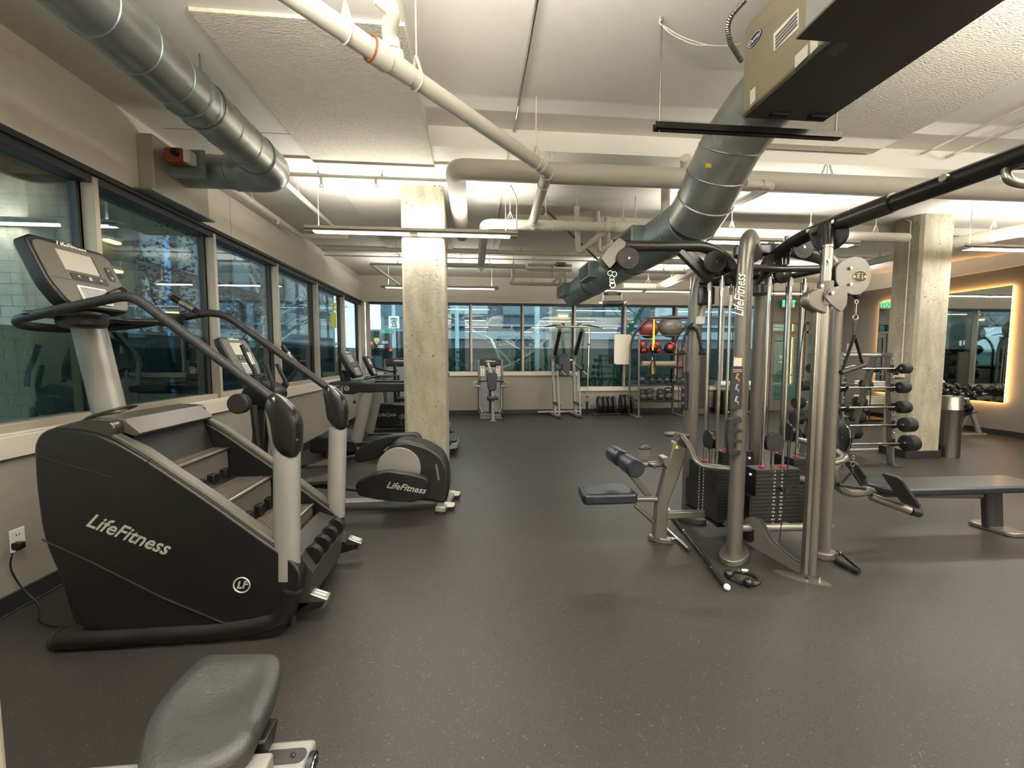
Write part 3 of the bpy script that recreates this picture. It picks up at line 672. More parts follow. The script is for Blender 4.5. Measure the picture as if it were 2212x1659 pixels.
# angled insulated pipes at the far right
yy = 9.0
pipe('insulated_pipe', 'thick white pipe bending upward near the back wall', [P(1345, 619, Z=3.12), P(1422, 620, Z=3.12), P(1500, 585, Z=3.14), P(1560, 560, Z=3.16)], .085, M_pipe, .08, hang=[P(1400, 619, Z=3.12), P(1455, 605, Z=3.13)])
pipe('insulated_pipe', 'thick white pipe rising to the right above the right light', [P(1945, 547, Z=3.2), P(2060, 525, Z=3.2), P(2212, 497, Z=3.2), P(2300, 482, Z=3.2)], .085, M_pipe, .08, hang=[P(2145, 509, Z=3.2)])
pipe('insulated_pipe', 'white pipe behind the right column rising to the right', [P(1860, 572, Z=3.25), P(1950, 550, Z=3.25)], .06, M_pipe, hang=[P(1900, 562, Z=3.25)])
pipe('drop_pipe', 'white vertical pipe beside the wide duct', [P(1438, 395, Z=3.45), P(1437, 470, Y=4.6)], .05, M_pipe)
pipe('drop_pipe', 'second white vertical pipe just right of the first', [P(1481, 340, Z=3.45), P(1481, 420, Y=4.4)], .05, M_pipe)
a = P(1300, 300, Z=3.4)
pipe('elbow_pipe', 'white pipe elbow right of the wide duct', [P(1610, 398, Y=3.75), P(1668, 402, Y=3.75), P(1580, 445, Y=4.6), P(1555, 462, Y=5.0)], .04, M_pipe, .06, collars=[(P(1650, 400, Y=3.75), (1,0,0), .05)])
# valve cluster by the back wall
vt = pipe('valve_pipe', 'white pipe manifold with brown valve wheels near the back wall', [P(1108, 575, Y=8.3), P(1108, 600, Y=8.3), P(1102, 612, Y=8.3), P(1230, 615, Y=8.3)], .035, M_pipe, .05, hang=[P(1150, 614, Y=8.3), P(1215, 615, Y=8.3)])
q = MB()
for x_, y0_, y1_ in ((1192, 560, 600), (1138, 560, 582), (1210, 588, 612), (1222, 588, 612)): q.cyl(P(x_, max(y0_, 576), Y=8.25), P(x_, y1_, Y=8.25), .03, n=10)
q.cyl(P(1140, 572, Y=8.2), P(1235, 574, Y=8.2), .03, n=10); q.cyl(P(1140, 582, Y=8.2), P(1235, 584, Y=8.2), .03, n=10); q.cyl(P(1192, 612, Y=8.2), P(1222, 588, Y=8.2), .03, n=10)
build('risers', q, M_pipe, vt)
q = MB()
for k in range(5): q.ring(P(1204+k*4, 571, Y=8.15), (0,1,0), .035, .008, 12, 4)
build('valve_wheels', q, mat('brown_valve', '5a2d1c', .5), vt)
# diagonal seismic brace
pipe('brace_rod', 'dark diagonal brace rod between pipe run and duct', [P(1160, 435, Y=5.3), P(1292, 562, Y=6.0)], .012, M_mgrey, cat='brace')
pipe('conduit', 'thin bent conduit dropping to the light in front of the column', [P(1103, 400, Y=4.6), P(1117, 430, Y=4.75), P(1116, 495, Y=4.9)], .007, M_pipe, .05, cat='conduit')
# conduit and box on right column
pipe('conduit', 'white conduit fixed down the left face of the right column', [P(1945, 470, X=6.28), P(1968, 478, X=6.28), V(6.28, P(1968, 478, X=6.28).y, 1.4)], .009, M_pipe, .02, cat='conduit')
cbx = thing('control_box', 'white box with dark window fixed on the right column', 'control box', P(1940, 806, Y=5.45))
p = P(1935, 806, X=6.28); build('housing', MB().obb(p, (.02,0,0), (0,.12,0), (0,0,.06)), M_white, cbx, bevel=.006)
build('display', MB().obb(p+V(-.021,.02,0), (.002,0,0), (0,.08,0), (0,0,.028)), M_dgrey, cbx)
dsk = thing('smoke_detector', 'small round detector on the far ceiling right of the left column', 'detector', P(1042, 531, Z=3.45))
build('base', MB().cyl(P(1042, 531, Z=3.47)+V(0,0,.03), P(1042, 531, Z=3.47)-V(0,0,.03), .06, n=18), M_white, dsk, bevel=.008)
# ------------------------------------------------------------------ outside the windows
M_asph = mat('asphalt', '4c5154', .8, noise=.2, nscale=1.2, bump=.2, bscale=50)
M_walk = mat('pavement_concrete', '8b9190', .85, noise=.15, nscale=2)
M_cmu = mat('concrete_block', '868e86', .9, noise=.25, nscale=9, bump=.6, bscale=60)
M_mortar = mat('mortar', '9aa098', .9)
M_soff = mat('soffit_board', '8f9a72', .8, noise=.1, nscale=2)
M_wood = mat('timber_fascia', '8a6238', .6, noise=.3, nscale=6, stretch=(1,8,1))
M_bldA = mat('facade_blue_grey', '3d4856', .6, noise=.08, nscale=1)
M_bldB = mat('facade_dark', '2b333b', .6, noise=.1, nscale=1)
M_bldC = mat('facade_pale', '74838c', .6)
M_win = mat('facade_glazing', '4a636b', .12, metal=.2)
M_win2 = mat('facade_glazing_pale', '7b9098', .15, metal=.1)
M_bark = mat('pale_bark', 'c9c6c0', .8)
M_bark2 = mat('dark_bark', '4a4540', .8)
M_green = mat('hedge_leaf', '2f5a40', .6, noise=.4, nscale=10)
M_plum = mat('plum_leaf', '5a2630', .6)
struct('ground_outside', MB().box(-60, -20, -.12, 60, 80, -.06), M_asph)
struct('pavement_left', MB().box(-9, -10, -.06, XL-.18, 13.5, 0), M_walk)
struct('pavement_back', MB().box(XL-.3, YB+.18, -.06, 40, 15.5, 0), M_walk)
# covered walkway outside the left windows
struct('soffit_outside', MB().box(-8.6, -6, 4.7, XL-.19, 12.0, 4.9), M_soff)
struct('fascia_outside', MB().box(-8.6, 7.2, 4.3, -5.2, 7.45, 4.7).box(-5.3, -6, 4.35, -5.0, 12, 4.7), M_wood)
def block_wall(name, label, x0, x1, y0, y1, zt, faces):
    t = thing(name, label, 'wall', ((x0+x1)/2, (y0+y1)/2, 0)); t['kind'] = 'structure'
    build('core', MB().box(x0+.02, y0+.02, 0, x1-.02, y1-.02, zt), M_mortar, t)
    bl, bh = .4, .2
    bw = MB().box(-bl/2+.006, -.02, .006, bl/2-.006, .02, bh-.006); me = None
    def put(p, rz):
        nonlocal me
        if me is None:
            o = build('block', bw, M_cmu, None, smooth=0); me = o.data; o.parent = t
        else: o = bpy.data.objects.new('block', me); COL.objects.link(o); o.parent = t
        o.location = Vector(p)-t.location; o.rotation_euler = (0, 0, rz)
    nz = int(zt/bh)
    for k in range(nz):
        off = (k % 2)*bl/2
        if 'f' in faces:
            n = int((x1-x0)/bl)
            for i in range(n): put((x0+bl/2+i*bl+(off if i < n-1 else 0)*.99 if off else x0+bl/2+i*bl, y0+.01, k*bh), 0)
        if 'r' in faces:
            n = max(1, int((y1-y0)/bl))
            for i in range(n): put((x1-.01, y0+bl/2+i*bl, k*bh), PI/2)
    return t
block_wall('block_wall', 'grey concrete block wall outside the first window', -11.1, -7.1, 8.33, 9.53, 4.6, 'fr')
bp0, bp1 = P(1192, 700, Y=12.6).x, P(1276, 700, Y=12.6).x
block_wall('block_pier', 'concrete block pier with a lit lamp outside the back windows', bp0, bp1, 12.6, 13.2, 3.6, 'f')
block_wall('block_pier', 'concrete block pier seen past the glass exit door', 9.2, 11.2, 12.8, 13.3, 3.6, 'f')
M_warm = mat('wall_lamp_glow', 'ffcf6a', .5, emit=14)
def wall_lamp(p, label, dn=(0,-1,0)):
    t = thing('wall_lamp', label, 'lamp', p); p = Vector(p); dn = Vector(dn); s = dn.cross(V(0,0,1))
    build('shade', MB().obb(p+dn*.08, s*.16, dn*.06, (0,0,.03)), M_white, t)
    build('glow', MB().obb(p+dn*.08-V(0,0,.05), s*.14, dn*.05, (0,0,.02)), M_warm, t)
wall_lamp(P(1215, 680, Y=12.55), 'warm lit wall lamp on the block pier behind the pull-up tower')
wall_lamp(P(1690, 690, Y=12.75), 'warm lit wall lamp seen through the glass exit door')
wall_lamp(V(-7.02, 8.8, 3.75), 'upper warm wall lamp on the block wall outside', (1,0,0))
wall_lamp(V(-7.02, 8.8, 3.2), 'lower warm wall lamp on the block wall outside', (1,0,0))
# buildings
def building(name, label, x0, x1, y0, y1, h, face, m, fl, bay, wm, ww, wh, base=3.2, bands=()):
    t = thing(name, label, 'building', ((x0+x1)/2, (y0+y1)/2, 0))
    build('wall', MB().box(x0, y0, 0, x1, y1, h), m, t)
    for z0, z1, mm in bands:
        if face == 'x': build('band', MB().box(x1, y0, z0, x1+.25, y1, z1), mm, t)
        else: build('band', MB().box(x0, y0-.25, z0, x1, y0, z1), mm, t)
    nf = int((h-base)/fl); L0, L1 = (y0, y1) if face == 'x' else (x0, x1); nb = int((L1-L0)/bay)
    for f in range(nf):
        for b in range(nb):
            c = L0+bay*(b+.5); z = base+f*fl+.5
            q = MB()
            if face == 'x': q.box(x1+.0, c-ww/2, z, x1+.12, c+ww/2, z+wh)
            else: q.box(c-ww/2, y0-.12, z, c+ww/2, y0, z+wh)
            w_ = build('window', q, M_bldC if wm is None else m, t)
            q = MB()
            if face == 'x': q.box(x1+.12, c-ww/2+.1, z+.1, x1+.14, c+ww/2-.1, z+wh-.1)
            else: q.box(c-ww/2+.1, y0-.14, z+.1, c+ww/2-.1, y0-.12, z+wh-.1)
            build('pane', q, M_win2 if (b*7+f*3) % 4 == 0 else M_win, w_)
    return t
building('office_building', 'blue-green glass office block across the side street', -34, -20, 14, 62, 20, 'x', M_bldB, 3.4, 3.2, None, 2.4, 2.4, 3.4, [(3.0, 3.4, M_bldC), (0, .6, M_bldC)])
building('office_building', 'dark blue garage building across the street behind the back windows', -2.0, 40, 27, 40, 16, 'y', M_bldA, 3.2, 3.4, 1, 2.6, 1.5, 3.6, [(2.6, 3.1, M_bldC), (0, 1.5, M_bldB), (3.4, 3.55, M_bldC)])
building('office_building', 'pale tower far down the street past the corner window', -12, -7.2, 55, 65, 40, 'y', M_bldC, 4, 1.6, 1, 1.0, 3, 2)
# trees
def tree(name, label, base, h, spread, m, depth=4, seed=1, leaves=None, lean=(0,0)):
    rnd = random.Random(seed); t = thing(name, label, 'tree', base); mb = MB(); tips = []
    def br(p, d, L, r, k):
        n = 4; pts = [p]; rs = [r]
        for i in range(n):
            d = (d+Vector((rnd.uniform(-1,1), rnd.uniform(-1,1), rnd.uniform(-.5,.8)))*.22).normalized()
            pts.append(pts[-1]+d*L/n); rs.append(r*(1-.45*(i+1)/n))
        mb.tube(pts, rs, 6 if k > 1 else 4, caps=False); tips.append(pts[-1]); tips.append(pts[2])
        if k > 0:
            for i in range(4 if k > 1 else 3):
                q = rnd.randint(1, n); a = rnd.uniform(0, 2*PI)
                nd = (d*.5+Vector((math.cos(a)*spread, math.sin(a)*spread, rnd.uniform(-.1,.7)))).normalized()
                br(pts[q], nd, L*rnd.uniform(.55,.8), rs[q]*.6, k-1)
    br(Vector(base), Vector((lean[0], lean[1], 1)), h, h*.035, depth)
    build('branches', mb, m, t)
    if leaves:
        lm = MB()
        for p in tips:
            for i in range(leaves):
                c = p+Vector((rnd.gauss(0,.22), rnd.gauss(0,.22), rnd.gauss(0,.18))); a = Vector((rnd.uniform(-1,1), rnd.uniform(-1,1), rnd.uniform(-1,1))).normalized(); b = a.orthogonal().normalized()
                lm.add([c-a*.05, c+b*.03, c+a*.05, c-b*.03], [(0,1,2,3)])
        lo = build('leaves', lm, M_plum, t, smooth=0); lo['kind'] = 'stuff'
tree('bare_tree', 'bare pale-branched street tree behind the chest press machine', V(1.05, 13.8, 0), 2.2, 1.5, M_bark, 4, 3)
tree('bare_tree', 'bare tree outside the left window above the cross trainer', V(-9.2, 17.5, 0), 4.2, 1.0, M_bark2, 4, 5)
tree('bare_tree', 'bare tree across the side street, farther back', V(-12, 24, 0), 4.2, .9, M_bark, 3, 8)
tree('bare_tree', 'bare tree outside the back windows above the ball rack', V(6.0, 17, 0), 3.8, .8, M_green, 4, 9)
tree('plum_tree', 'dark red-leaved tree outside the second left window', V(-7.6, 11.4, 0), 2.5, 1.1, M_bark2, 3, 12, leaves=12)
# hedge of separate leafy bushes
rnd = random.Random(4)
for i in range(7):
    bx = -1.4+i*.95; t = thing('leafy_bush', ['leafy bush under the back windows, by the left column', 'second leafy bush from the left column', 'third leafy bush from the left column', 'leafy bush left of the chest press machine', 'leafy bush right of the chest press machine', 'leafy bush two to the right of the chest press', 'leafy bush left of the pull-up tower'][i], 'bush', (bx, 12.1, 0), 'bushes outside the back windows')
    lm = MB()
    for k in range(420):
        c = Vector((bx, 12.1, .75))+Vector((max(-.45,min(.45,rnd.gauss(0,.22))), max(-.4,min(.4,rnd.gauss(0,.18))), rnd.gauss(0,.30))); a = Vector((rnd.uniform(-1,1), rnd.uniform(-1,1), rnd.uniform(-.2,1))).normalized(); b = a.orthogonal().normalized()
        lm.add([c-a*.07, c+b*.028, c+a*.07, c-b*.028], [(0,1,2,3)])
    q = build('leaves', lm, M_green, t, smooth=0); q['kind'] = 'stuff'
    build('stem', MB().cyl((bx, 12.1, 0), (bx, 12.1, .8), .02, n=6), M_bark2, t)
# parcel truck, signs
M_truck = mat('truck_brown', '2d2723', .35, coat=.3)
M_gold = mat('emblem_gold', 'e2c878', .4)
Yt = 22.0; a = P(800, 712, Y=Yt); b = P(897, 797, Y=Yt)
tk = thing('parcel_truck', 'dark brown parcel truck with a shield emblem on the street corner', 'truck', ((a.x+b.x)/2, Yt+2, 0))
build('body', MB().box(a.x, Yt, .55, b.x, Yt+5.5, a.z), M_truck, tk, bevel=.05)
build('roof_edge', MB().box(a.x-.02, Yt-.03, a.z-.08, b.x+.02, Yt+.05, a.z+.02), M_bldC, tk)
build('bumper', MB().box(a.x, Yt-.15, .45, b.x, Yt, .62), M_black, tk)
for s in (0, 1):
    for yy in (Yt+1, Yt+4.4): build('wheel', MB().cyl((a.x+.05 if s == 0 else b.x-.3, yy, .42), (a.x+.3 if s == 0 else b.x-.05, yy, .42), .42, n=20), M_rubber, tk)
M_tail = mat('tail_light', 'ff2a20', .4, emit=8)
for px_ in ((801, 741), (844, 756)): 
    p = P(*px_, Y=Yt-.03); build('tail_light', MB().obb(p, (.08,0,0), (0,.02,0), (0,0,.06)), M_tail, tk)
p = P(814, 737, Y=Yt-.03)
sh = build('emblem', MB().prism(roundpoly([(-.13,.17), (.13,.17), (.13,-.03), (0,-.18), (-.13,-.03)], .04), p, (1,0,0), (0,0,1), (0,-.01,0)), M_gold, tk)
text('lettering', 'ups', .16, M_truck, sh, p+V(0,-.012,-.02), (1,0,0), (0,0,1))
for i, (x_, y_) in enumerate(((832, 738), (832, 741), (822, 747), (822, 750))): build('lettering', MB().obb(P(x_, y_, Y=Yt-.02), (.15,0,0), (0,.005,0), (0,0,.018)), M_white, tk)
M_signp = mat('sign_post_steel', '9fb8c2', .5)
sp = thing('speed_limit_sign', 'white speed limit 25 sign on a pale pole at the corner', 'road sign', V(P(850, 769, Y=18).x, 18, 0))
px_ = P(849, 700, Y=18); build('pole', MB().cyl((px_.x+.02, 18.05, 0), (px_.x+.02, 18.05, 6), .08, n=12), M_signp, sp)
build('plate', MB().prism(rrect(.44, .52, .04), P(851, 696, Y=17.94), (1,0,0), (0,0,1), (0,.02,0)), M_white, sp, smooth=0)
for s_, yy_, z_ in (('SPEED', 689, .11), ('LIMIT', 694.5, .11), ('25', 702.5, .26)): text('lettering', s_, z_, M_letterd, sp, P(851, yy_, Y=17.935), (1,0,0), (0,0,1), bold=.003)
build('street_name', MB().obb(P(836, 717, Y=17.97), (.27,0,0), (0,.01,0), (0,0,.065)), mat('sign_green', '128a6a', .5), sp)
text('lettering', 'Dexter  AV', .07, M_white, sp, P(836, 717, Y=17.955), (1,0,0), (0,0,1))
ys = thing('yellow_sign', 'tall yellow sign with a pointed top in the fifth left window', 'road sign', V(P(720, 700, Y=15).x, 15, 0))
p = P(720, 667, Y=15); build('top_plate', MB().prism([(-.1,.2), (.1,.2), (0,-.16)], p, (1,0,0), (0,0,1), (0,.02,0)), M_yellow, ys)
p2 = P(720, 692, Y=15); build('lower_plate', MB().obb(p2, (.1,0,0), (0,.01,0), (0,0,.27)), M_yellow, ys)
text('lettering', '!', .2, M_letterd, ys, p+V(0,-.002,.04), (1,0,0), (0,0,1)); build('post', MB().cyl((p.x, 15.03, 0), (p.x, 15.03, 2.9), .03, n=8), M_signp, ys)
lp = thing('street_lamp', 'tall blue-grey street pole outside the second left window', 'pole', V(-11.2, 16.5, 0)); build('pole', MB().cyl((-11.2, 16.5, 0), (-11.2, 16.5, 8), .09, n=12), mat('pole_blue', '6fa8d8', .5), lp)
lp = thing('street_lamp', 'pale street pole outside the back windows left of the pull-up tower', 'pole', V(P(1160, 700, Y=16).x, 16, 0)); build('pole', MB().cyl((P(1160, 700, Y=16).x, 16, 0), (P(1160, 700, Y=16).x, 16, 8), .1, n=12), M_signp, lp)
lp = thing('street_lamp', 'slim pale pole right of the concrete column, outside', 'pole', V(P(987, 700, Y=19).x, 19, 0)); build('pole', MB().cyl((P(987, 700, Y=19).x, 19, 0), (P(987, 700, Y=19).x, 19, 9), .09, n=12), M_signp, lp)
pb_ = thing('picture_board', 'pale blue picture board outside by the corner window', 'board', P(808, 830, Y=12.2))
p = P(810, 800, Y=12.2); build('panel', MB().obb(p, (.21,0,0), (0,.02,0), (0,0,.42)), mat('board_blue', '8fb4d0', .4, noise=.4, nscale=6, col2='c8d8e0'), pb_)
build('stand', MB().obb(V(p.x, 12.24, .5), (.2,0,0), (0,.03,0), (0,0,.5)), M_mgrey, pb_)
# a parked car beyond the left windows
cr = thing('car', 'dark parked car beyond the left windows', 'car', (-13.5, 20, 0))
prof = [(-2.1,.3), (-2.1,.75), (-1.3,.85), (-.7,1.35), (.7,1.38), (1.4,.9), (2.1,.8), (2.15,.3)]
build('body', MB().prism(roundpoly(prof, .12), (-14.3,20,0), (0,1,0), (0,0,1), (1.7,0,0)), mat('car_paint', '2c3338', .2, coat=.5), cr)
build('side_glass', MB().prism([(-1.15,.88), (-.65,1.28), (.65,1.3), (1.2,.9)], (-12.6,20,0), (0,1,0), (0,0,1), (.02,0,0)), M_win, cr)
for dy in (-1.3, 1.3): build('wheel', MB().cyl((-12.8, 20+dy, .33), (-12.55, 20+dy, .33), .33, n=18), M_rubber, cr)
# ------------------------------------------------------------------ stair climber
def xz(px, Y): return [(p.x, p.z) for p in (P(x, y, Y=Y) for x, y in px)]
def slab(px, Y, y0, y1, rr=0.0, mb=None):
    poly = xz(px, Y)
    if rr: poly = roundpoly(poly, rr)
    mb = mb or MB(); return mb.prism(poly, (0, y0, 0), (1,0,0), (0,0,1), (0, y1-y0, 0))
M_hood = mat('hood_plastic', '23231f', .3, coat=.2)
M_trim = mat('trim_plastic', '48443c', .4, metal=.2)
sc = thing('stair_climber', 'large black stair climber with silver handrail posts against the left window wall', 'stair climber', (-1.6, 2.58, 0))
YN_, YF_ = 2.20, 2.96
side = [(72, 965), (82, 938), (110, 924), (205, 934), (300, 984), (450, 1084), (560, 1163), (634, 1214), (652, 1244), (610, 1372), (560, 1384), (180, 1362), (140, 1275), (92, 1165), (76, 1050)]
build('side_cover', slab(side, YN_, YN_, YN_+.09, [.02,.04,.05,.2,.2,.2,.2,.06,.06,.1,.05,.02,.05,.1,.1]), M_black, sc, bevel=.012, seg=3)
fside = [(x, z) for x, z in xz(side, YN_)]
build('side_cover', MB().prism(roundpoly(fside, .05), (0, YF_-.09, 0), (1,0,0), (0,0,1), (0, .09, 0)), M_black, sc, bevel=.012, seg=3)
# front hood between the sides
hood = [(-2.145, .62), (-2.14, 1.09), (-2.09, 1.145), (-1.93, 1.185), (-1.80, 1.17), (-1.80, 1.10), (-1.9, .9), (-2.0, .3), (-1.98, .12), (-2.05, .12)]
build('front_hood', MB().prism(roundpoly(hood, .05), (0, YN_+.02, 0), (1,0,0), (0,0,1), (0, YF_-YN_-.04, 0)), M_hood, sc, bevel=.01)
# seam line on the side
pts = [V(x, YN_-.001, z) for x, z in xz([(85, 985), (170, 1010), (240, 1030), (300, 1012), (328, 990)], YN_)]
build('panel_seam', MB().tube(pts, .0018, 5), M_rubber, sc)
pts = [V(x, YN_-.002, z) for x, z in xz([(92, 1165), (200, 1215), (350, 1290), (500, 1352)], YN_)]
build('lower_seam', MB().tube(pts, .004, 6), M_rubber, sc)
# champagne trim on both top edges
edge = xz([(205, 931), (300, 981), (450, 1081), (560, 1160), (630, 1208)], YN_)
for yy, w_ in ((YN_+.045, .075), (YF_-.045, .075)):
    build('edge_trim', MB().sweep([V(x, yy, z+.008) for x, z in edge], [(-w_/2, -.012), (w_/2, -.012), (w_/2, .006), (w_/2-.012, .012), (-w_/2+.012, .012), (-w_/2, .006)], scale=[(.5,.6),1,1,1,.8]), M_trim, sc, smooth=25)
build('cross_trim', MB().prism([(-1.93, 1.19), (-1.80, 1.175), (-1.72, 1.10), (-1.75, 1.08), (-1.85, 1.12), (-1.95, 1.15)], (0, YN_+.08, 0), (1,0,0), (0,0,1), (0, YF_-YN_-.16, 0)), M_trim, sc, bevel=.006)
# steps
st_in0, st_in1 = YN_+.10, YF_-.10
M_tread = mat('tread_rubber', '4a433b', .55, noise=.12, nscale=30)
nose = [(-1.895, 1.02), (-1.63, .895), (-1.365, .695), (-1.10, .495), (-.93, .28)]
for k in range(1, 4):
    nx, nz = nose[k]; px_, pz_ = nose[k-1]
    tr = build('tread', MB().box(px_-.02, st_in0, nz-.02, nx, st_in1, nz), M_tread, sc)
    q = MB()
    for j in range(7): q.box(px_+.03+j*.028, st_in0+.005, nz, px_+.042+j*.028, st_in1-.005, nz+.003)
    g = build('tread_ribs', q, mat('rib_rubber', '5b534a', .5), tr); g['kind'] = 'stuff'
    build('step_nosing', MB().tube([(nx, st_in0, nz-.004), (nx, st_in1, nz-.004)], .011, 8), M_steel, sc)
    build('riser', MB().box(nx-.012, st_in0, nz-.20 if k < 3 else nz-.2, nx-.004, st_in1, nz-.01), M_mgrey, sc)
    for j in range(4):
        yy = st_in0+.09+j*.125
        if k > 1 or True: build('riser_tooth', MB().box(px_-.012+.0, yy, nz, px_+.035, yy+.055, nz+.075), M_black, sc, bevel=.004)
build('riser', MB().prism([(-1.06, .44), (-.96, .40), (-.90, .30), (-.93, .12), (-1.0, .08), (-1.1, .3)], (0, st_in0, 0), (1,0,0), (0,0,1), (0, st_in1-st_in0, 0)), M_dgrey, sc)
for j in range(4): build('step_lug', MB().cyl((-.93, st_in0+.07+j*.13, .36), (-.93, st_in0+.115+j*.13, .36), .055, n=14), M_black, sc)
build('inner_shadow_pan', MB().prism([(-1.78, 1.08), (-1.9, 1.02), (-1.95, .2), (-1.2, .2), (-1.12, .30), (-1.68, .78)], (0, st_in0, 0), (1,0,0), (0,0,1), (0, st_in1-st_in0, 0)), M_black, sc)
# base tubes
for yy in (YN_+.02, YF_-.02):
    build('base_tube', MB().tube(fillet([(-2.12, yy, .055), (-1.30, yy, .055), (-1.02, yy, .10), (-.97, yy, .26)], .18, 6), .05, 14), M_black, sc, smooth=60)
    build('base_cap', MB().cyl((-2.135, yy, .055), (-2.115, yy, .055), .053, n=16), M_rubber, sc)
for yy, z0 in ((YN_+.14, 0), (YF_+.08, 0)):
    pl = V(-.885, yy, .13)
    pd = build('step_pedal', MB().obb(pl, V(.05,0,-.02), (0,.035,0), V(.012,0,.03)), M_steel, sc, bevel=.008)
    q = MB()
    for s in (-1, 1): q.obb(pl+V(.014, s*.012, .032), V(.03,0,-.012), (0,.004,0), V(.001,0,.002))
    build('pedal_grip', q, M_white, pd)
    build('pedal_arm', MB().bar(pl+V(-.03,0,-.01), (-1.02, yy-.02, .16), .03, .02), M_black, sc)
    build('leveller', MB().cyl((-1.02, yy-.03, 0), (-1.02, yy-.03, .1), .02, n=10), M_rubber, sc)
    build('pedal_bracket', MB().prism([(-1.05,.05), (-.86,.10), (-.84,.13), (-.98,.13), (-1.05,.2)], (0, yy-.04, 0), (1,0,0), (0,0,1), (0,.03,0)), M_black, sc)
# silver posts, boots and rails
def ell(a, b, n=18): return [(a*math.cos(2*PI*i/n), b*math.sin(2*PI*i/n)) for i in range(n)]
for nm, yy, pxb, pxt, boot, rb in (('n', YN_+.045, (619, 1228), (620, 960), [(577, 868), (592, 846), (612, 858), (640, 886), (651, 915), (650, 975), (640, 992), (618, 985), (598, 962), (590, 905)], (.068, .048)),
                           ('f', YF_-.04, (725, 1100), (730, 925), [(700, 842), (710, 829), (722, 836), (744, 858), (752, 880), (750, 920), (742, 932), (724, 922), (710, 905), (706, 870)], (.060, .045))):
    b = P(*pxb, Y=yy); t_ = P(*pxt, Y=yy)
    build('post', MB().sweep([b-V(0,0,.05), t_], ell(rb[1], rb[0]), up=(1,0,0)), M_silver, sc, smooth=60)
    poly = roundpoly(xz(boot, yy), .03); cx_ = sum(p[0] for p in poly)/len(poly); cz_ = sum(p[1] for p in poly)/len(poly)
    q = MB(); ns = len(poly); rings = []
    for dy, f in ((-.058, .62), (-.05, .9), (-.025, 1.0), (.025, 1.0), (.05, .9), (.058, .62)):
        rings.append([V(cx_+(x-cx_)*f, yy+dy, cz_+(z-cz_)*f) for x, z in poly])
    vs = [p for r_ in rings for p in r_]; fs = [(i*ns+j, i*ns+(j+1) % ns, (i+1)*ns+(j+1) % ns, (i+1)*ns+j) for i in range(5) for j in range(ns)]; fs += [tuple(range(ns))[::-1], tuple(range(5*ns, 6*ns))]
    q.add(vs, fs); build('rail_boot', q, M_blackg, sc, smooth=50)
    build('rail_boot_screw', MB().cyl(P(pxt[0]+22, pxt[1]-10, Y=yy-.057), P(pxt[0]+22, pxt[1]-10, Y=yy-.064), .006, n=10), M_black, sc)
r0 = P(585, 858, Y=YN_+.04); r1 = P(283, 640, Y=YN_+.03); f0 = P(706, 836, Y=YF_-.04); f1 = P(474, 672, Y=YF_-.04)
zz_ = 1.745
path = [r0, r1+V(0,0,.01), P(215, 650, Y=2.22), P(100, 675, Y=2.23), P(34, 690, Y=2.34), P(45, 704, Y=2.5), P(150, 712, Y=2.66), P(260, 706, Y=2.80), P(350, 694, Y=2.88), f1+V(0,0,.005), f0]
build('handrail', MB().tube(fillet(path, [.12,.2,.12,.10,.1,.12,.2,.2,.12], 6), .024, 14), M_rubber, sc, smooth=60)
build('handlebar_tray', MB().prism(roundpoly([(-2.24, 2.26), (-2.28, 2.5), (-2.24, 2.74), (-2.1, 2.86), (-1.93, 2.89), (-1.90, 2.76), (-2.08, 2.70), (-2.08, 2.44), (-1.92, 2.36), (-1.92, 2.24), (-2.1, 2.23)], .05), (0,0,1.70), (1,0,0), (0,1,0), (0,0,.025)), M_black, sc, bevel=.01)
for cc_, cr_ in ((P(178, 690, Y=2.40), .10), (P(368, 690, Y=2.82), .07)):
    build('cup_holder', MB().lathe([(cr_*.8,-.045), (cr_,-.03), (cr_*1.05,.03), (cr_*.9,.035), (cr_*.8,-.02)], cc_, n=22), M_black, sc, smooth=40)
# heart-rate grips
for yy, s in ((2.36, 0), (2.86, 0)):
    a = V(-1.86, yy, 1.80); b = V(-2.02, yy-.02*(1 if yy < 2.5 else -1), 1.885)
    if yy > 2.5: a, b = P(440, 682, Y=2.9), P(372, 642, Y=2.9)
    else: a, b = P(225, 645, Y=2.30), P(266, 628, Y=2.40)
    build('pulse_grip', MB().tube([a, b], [.019, .021], 12), M_blackg, sc)
    c_ = a.lerp(b, .5); build('pulse_contact', MB().cyl(a.lerp(b, .3), a.lerp(b, .72), .0225, n=14), M_steel, sc)
    build('grip_button', MB().ball(b+V(0,0,.012), .012, 10, (1.2,1,.6)), M_redd, sc)
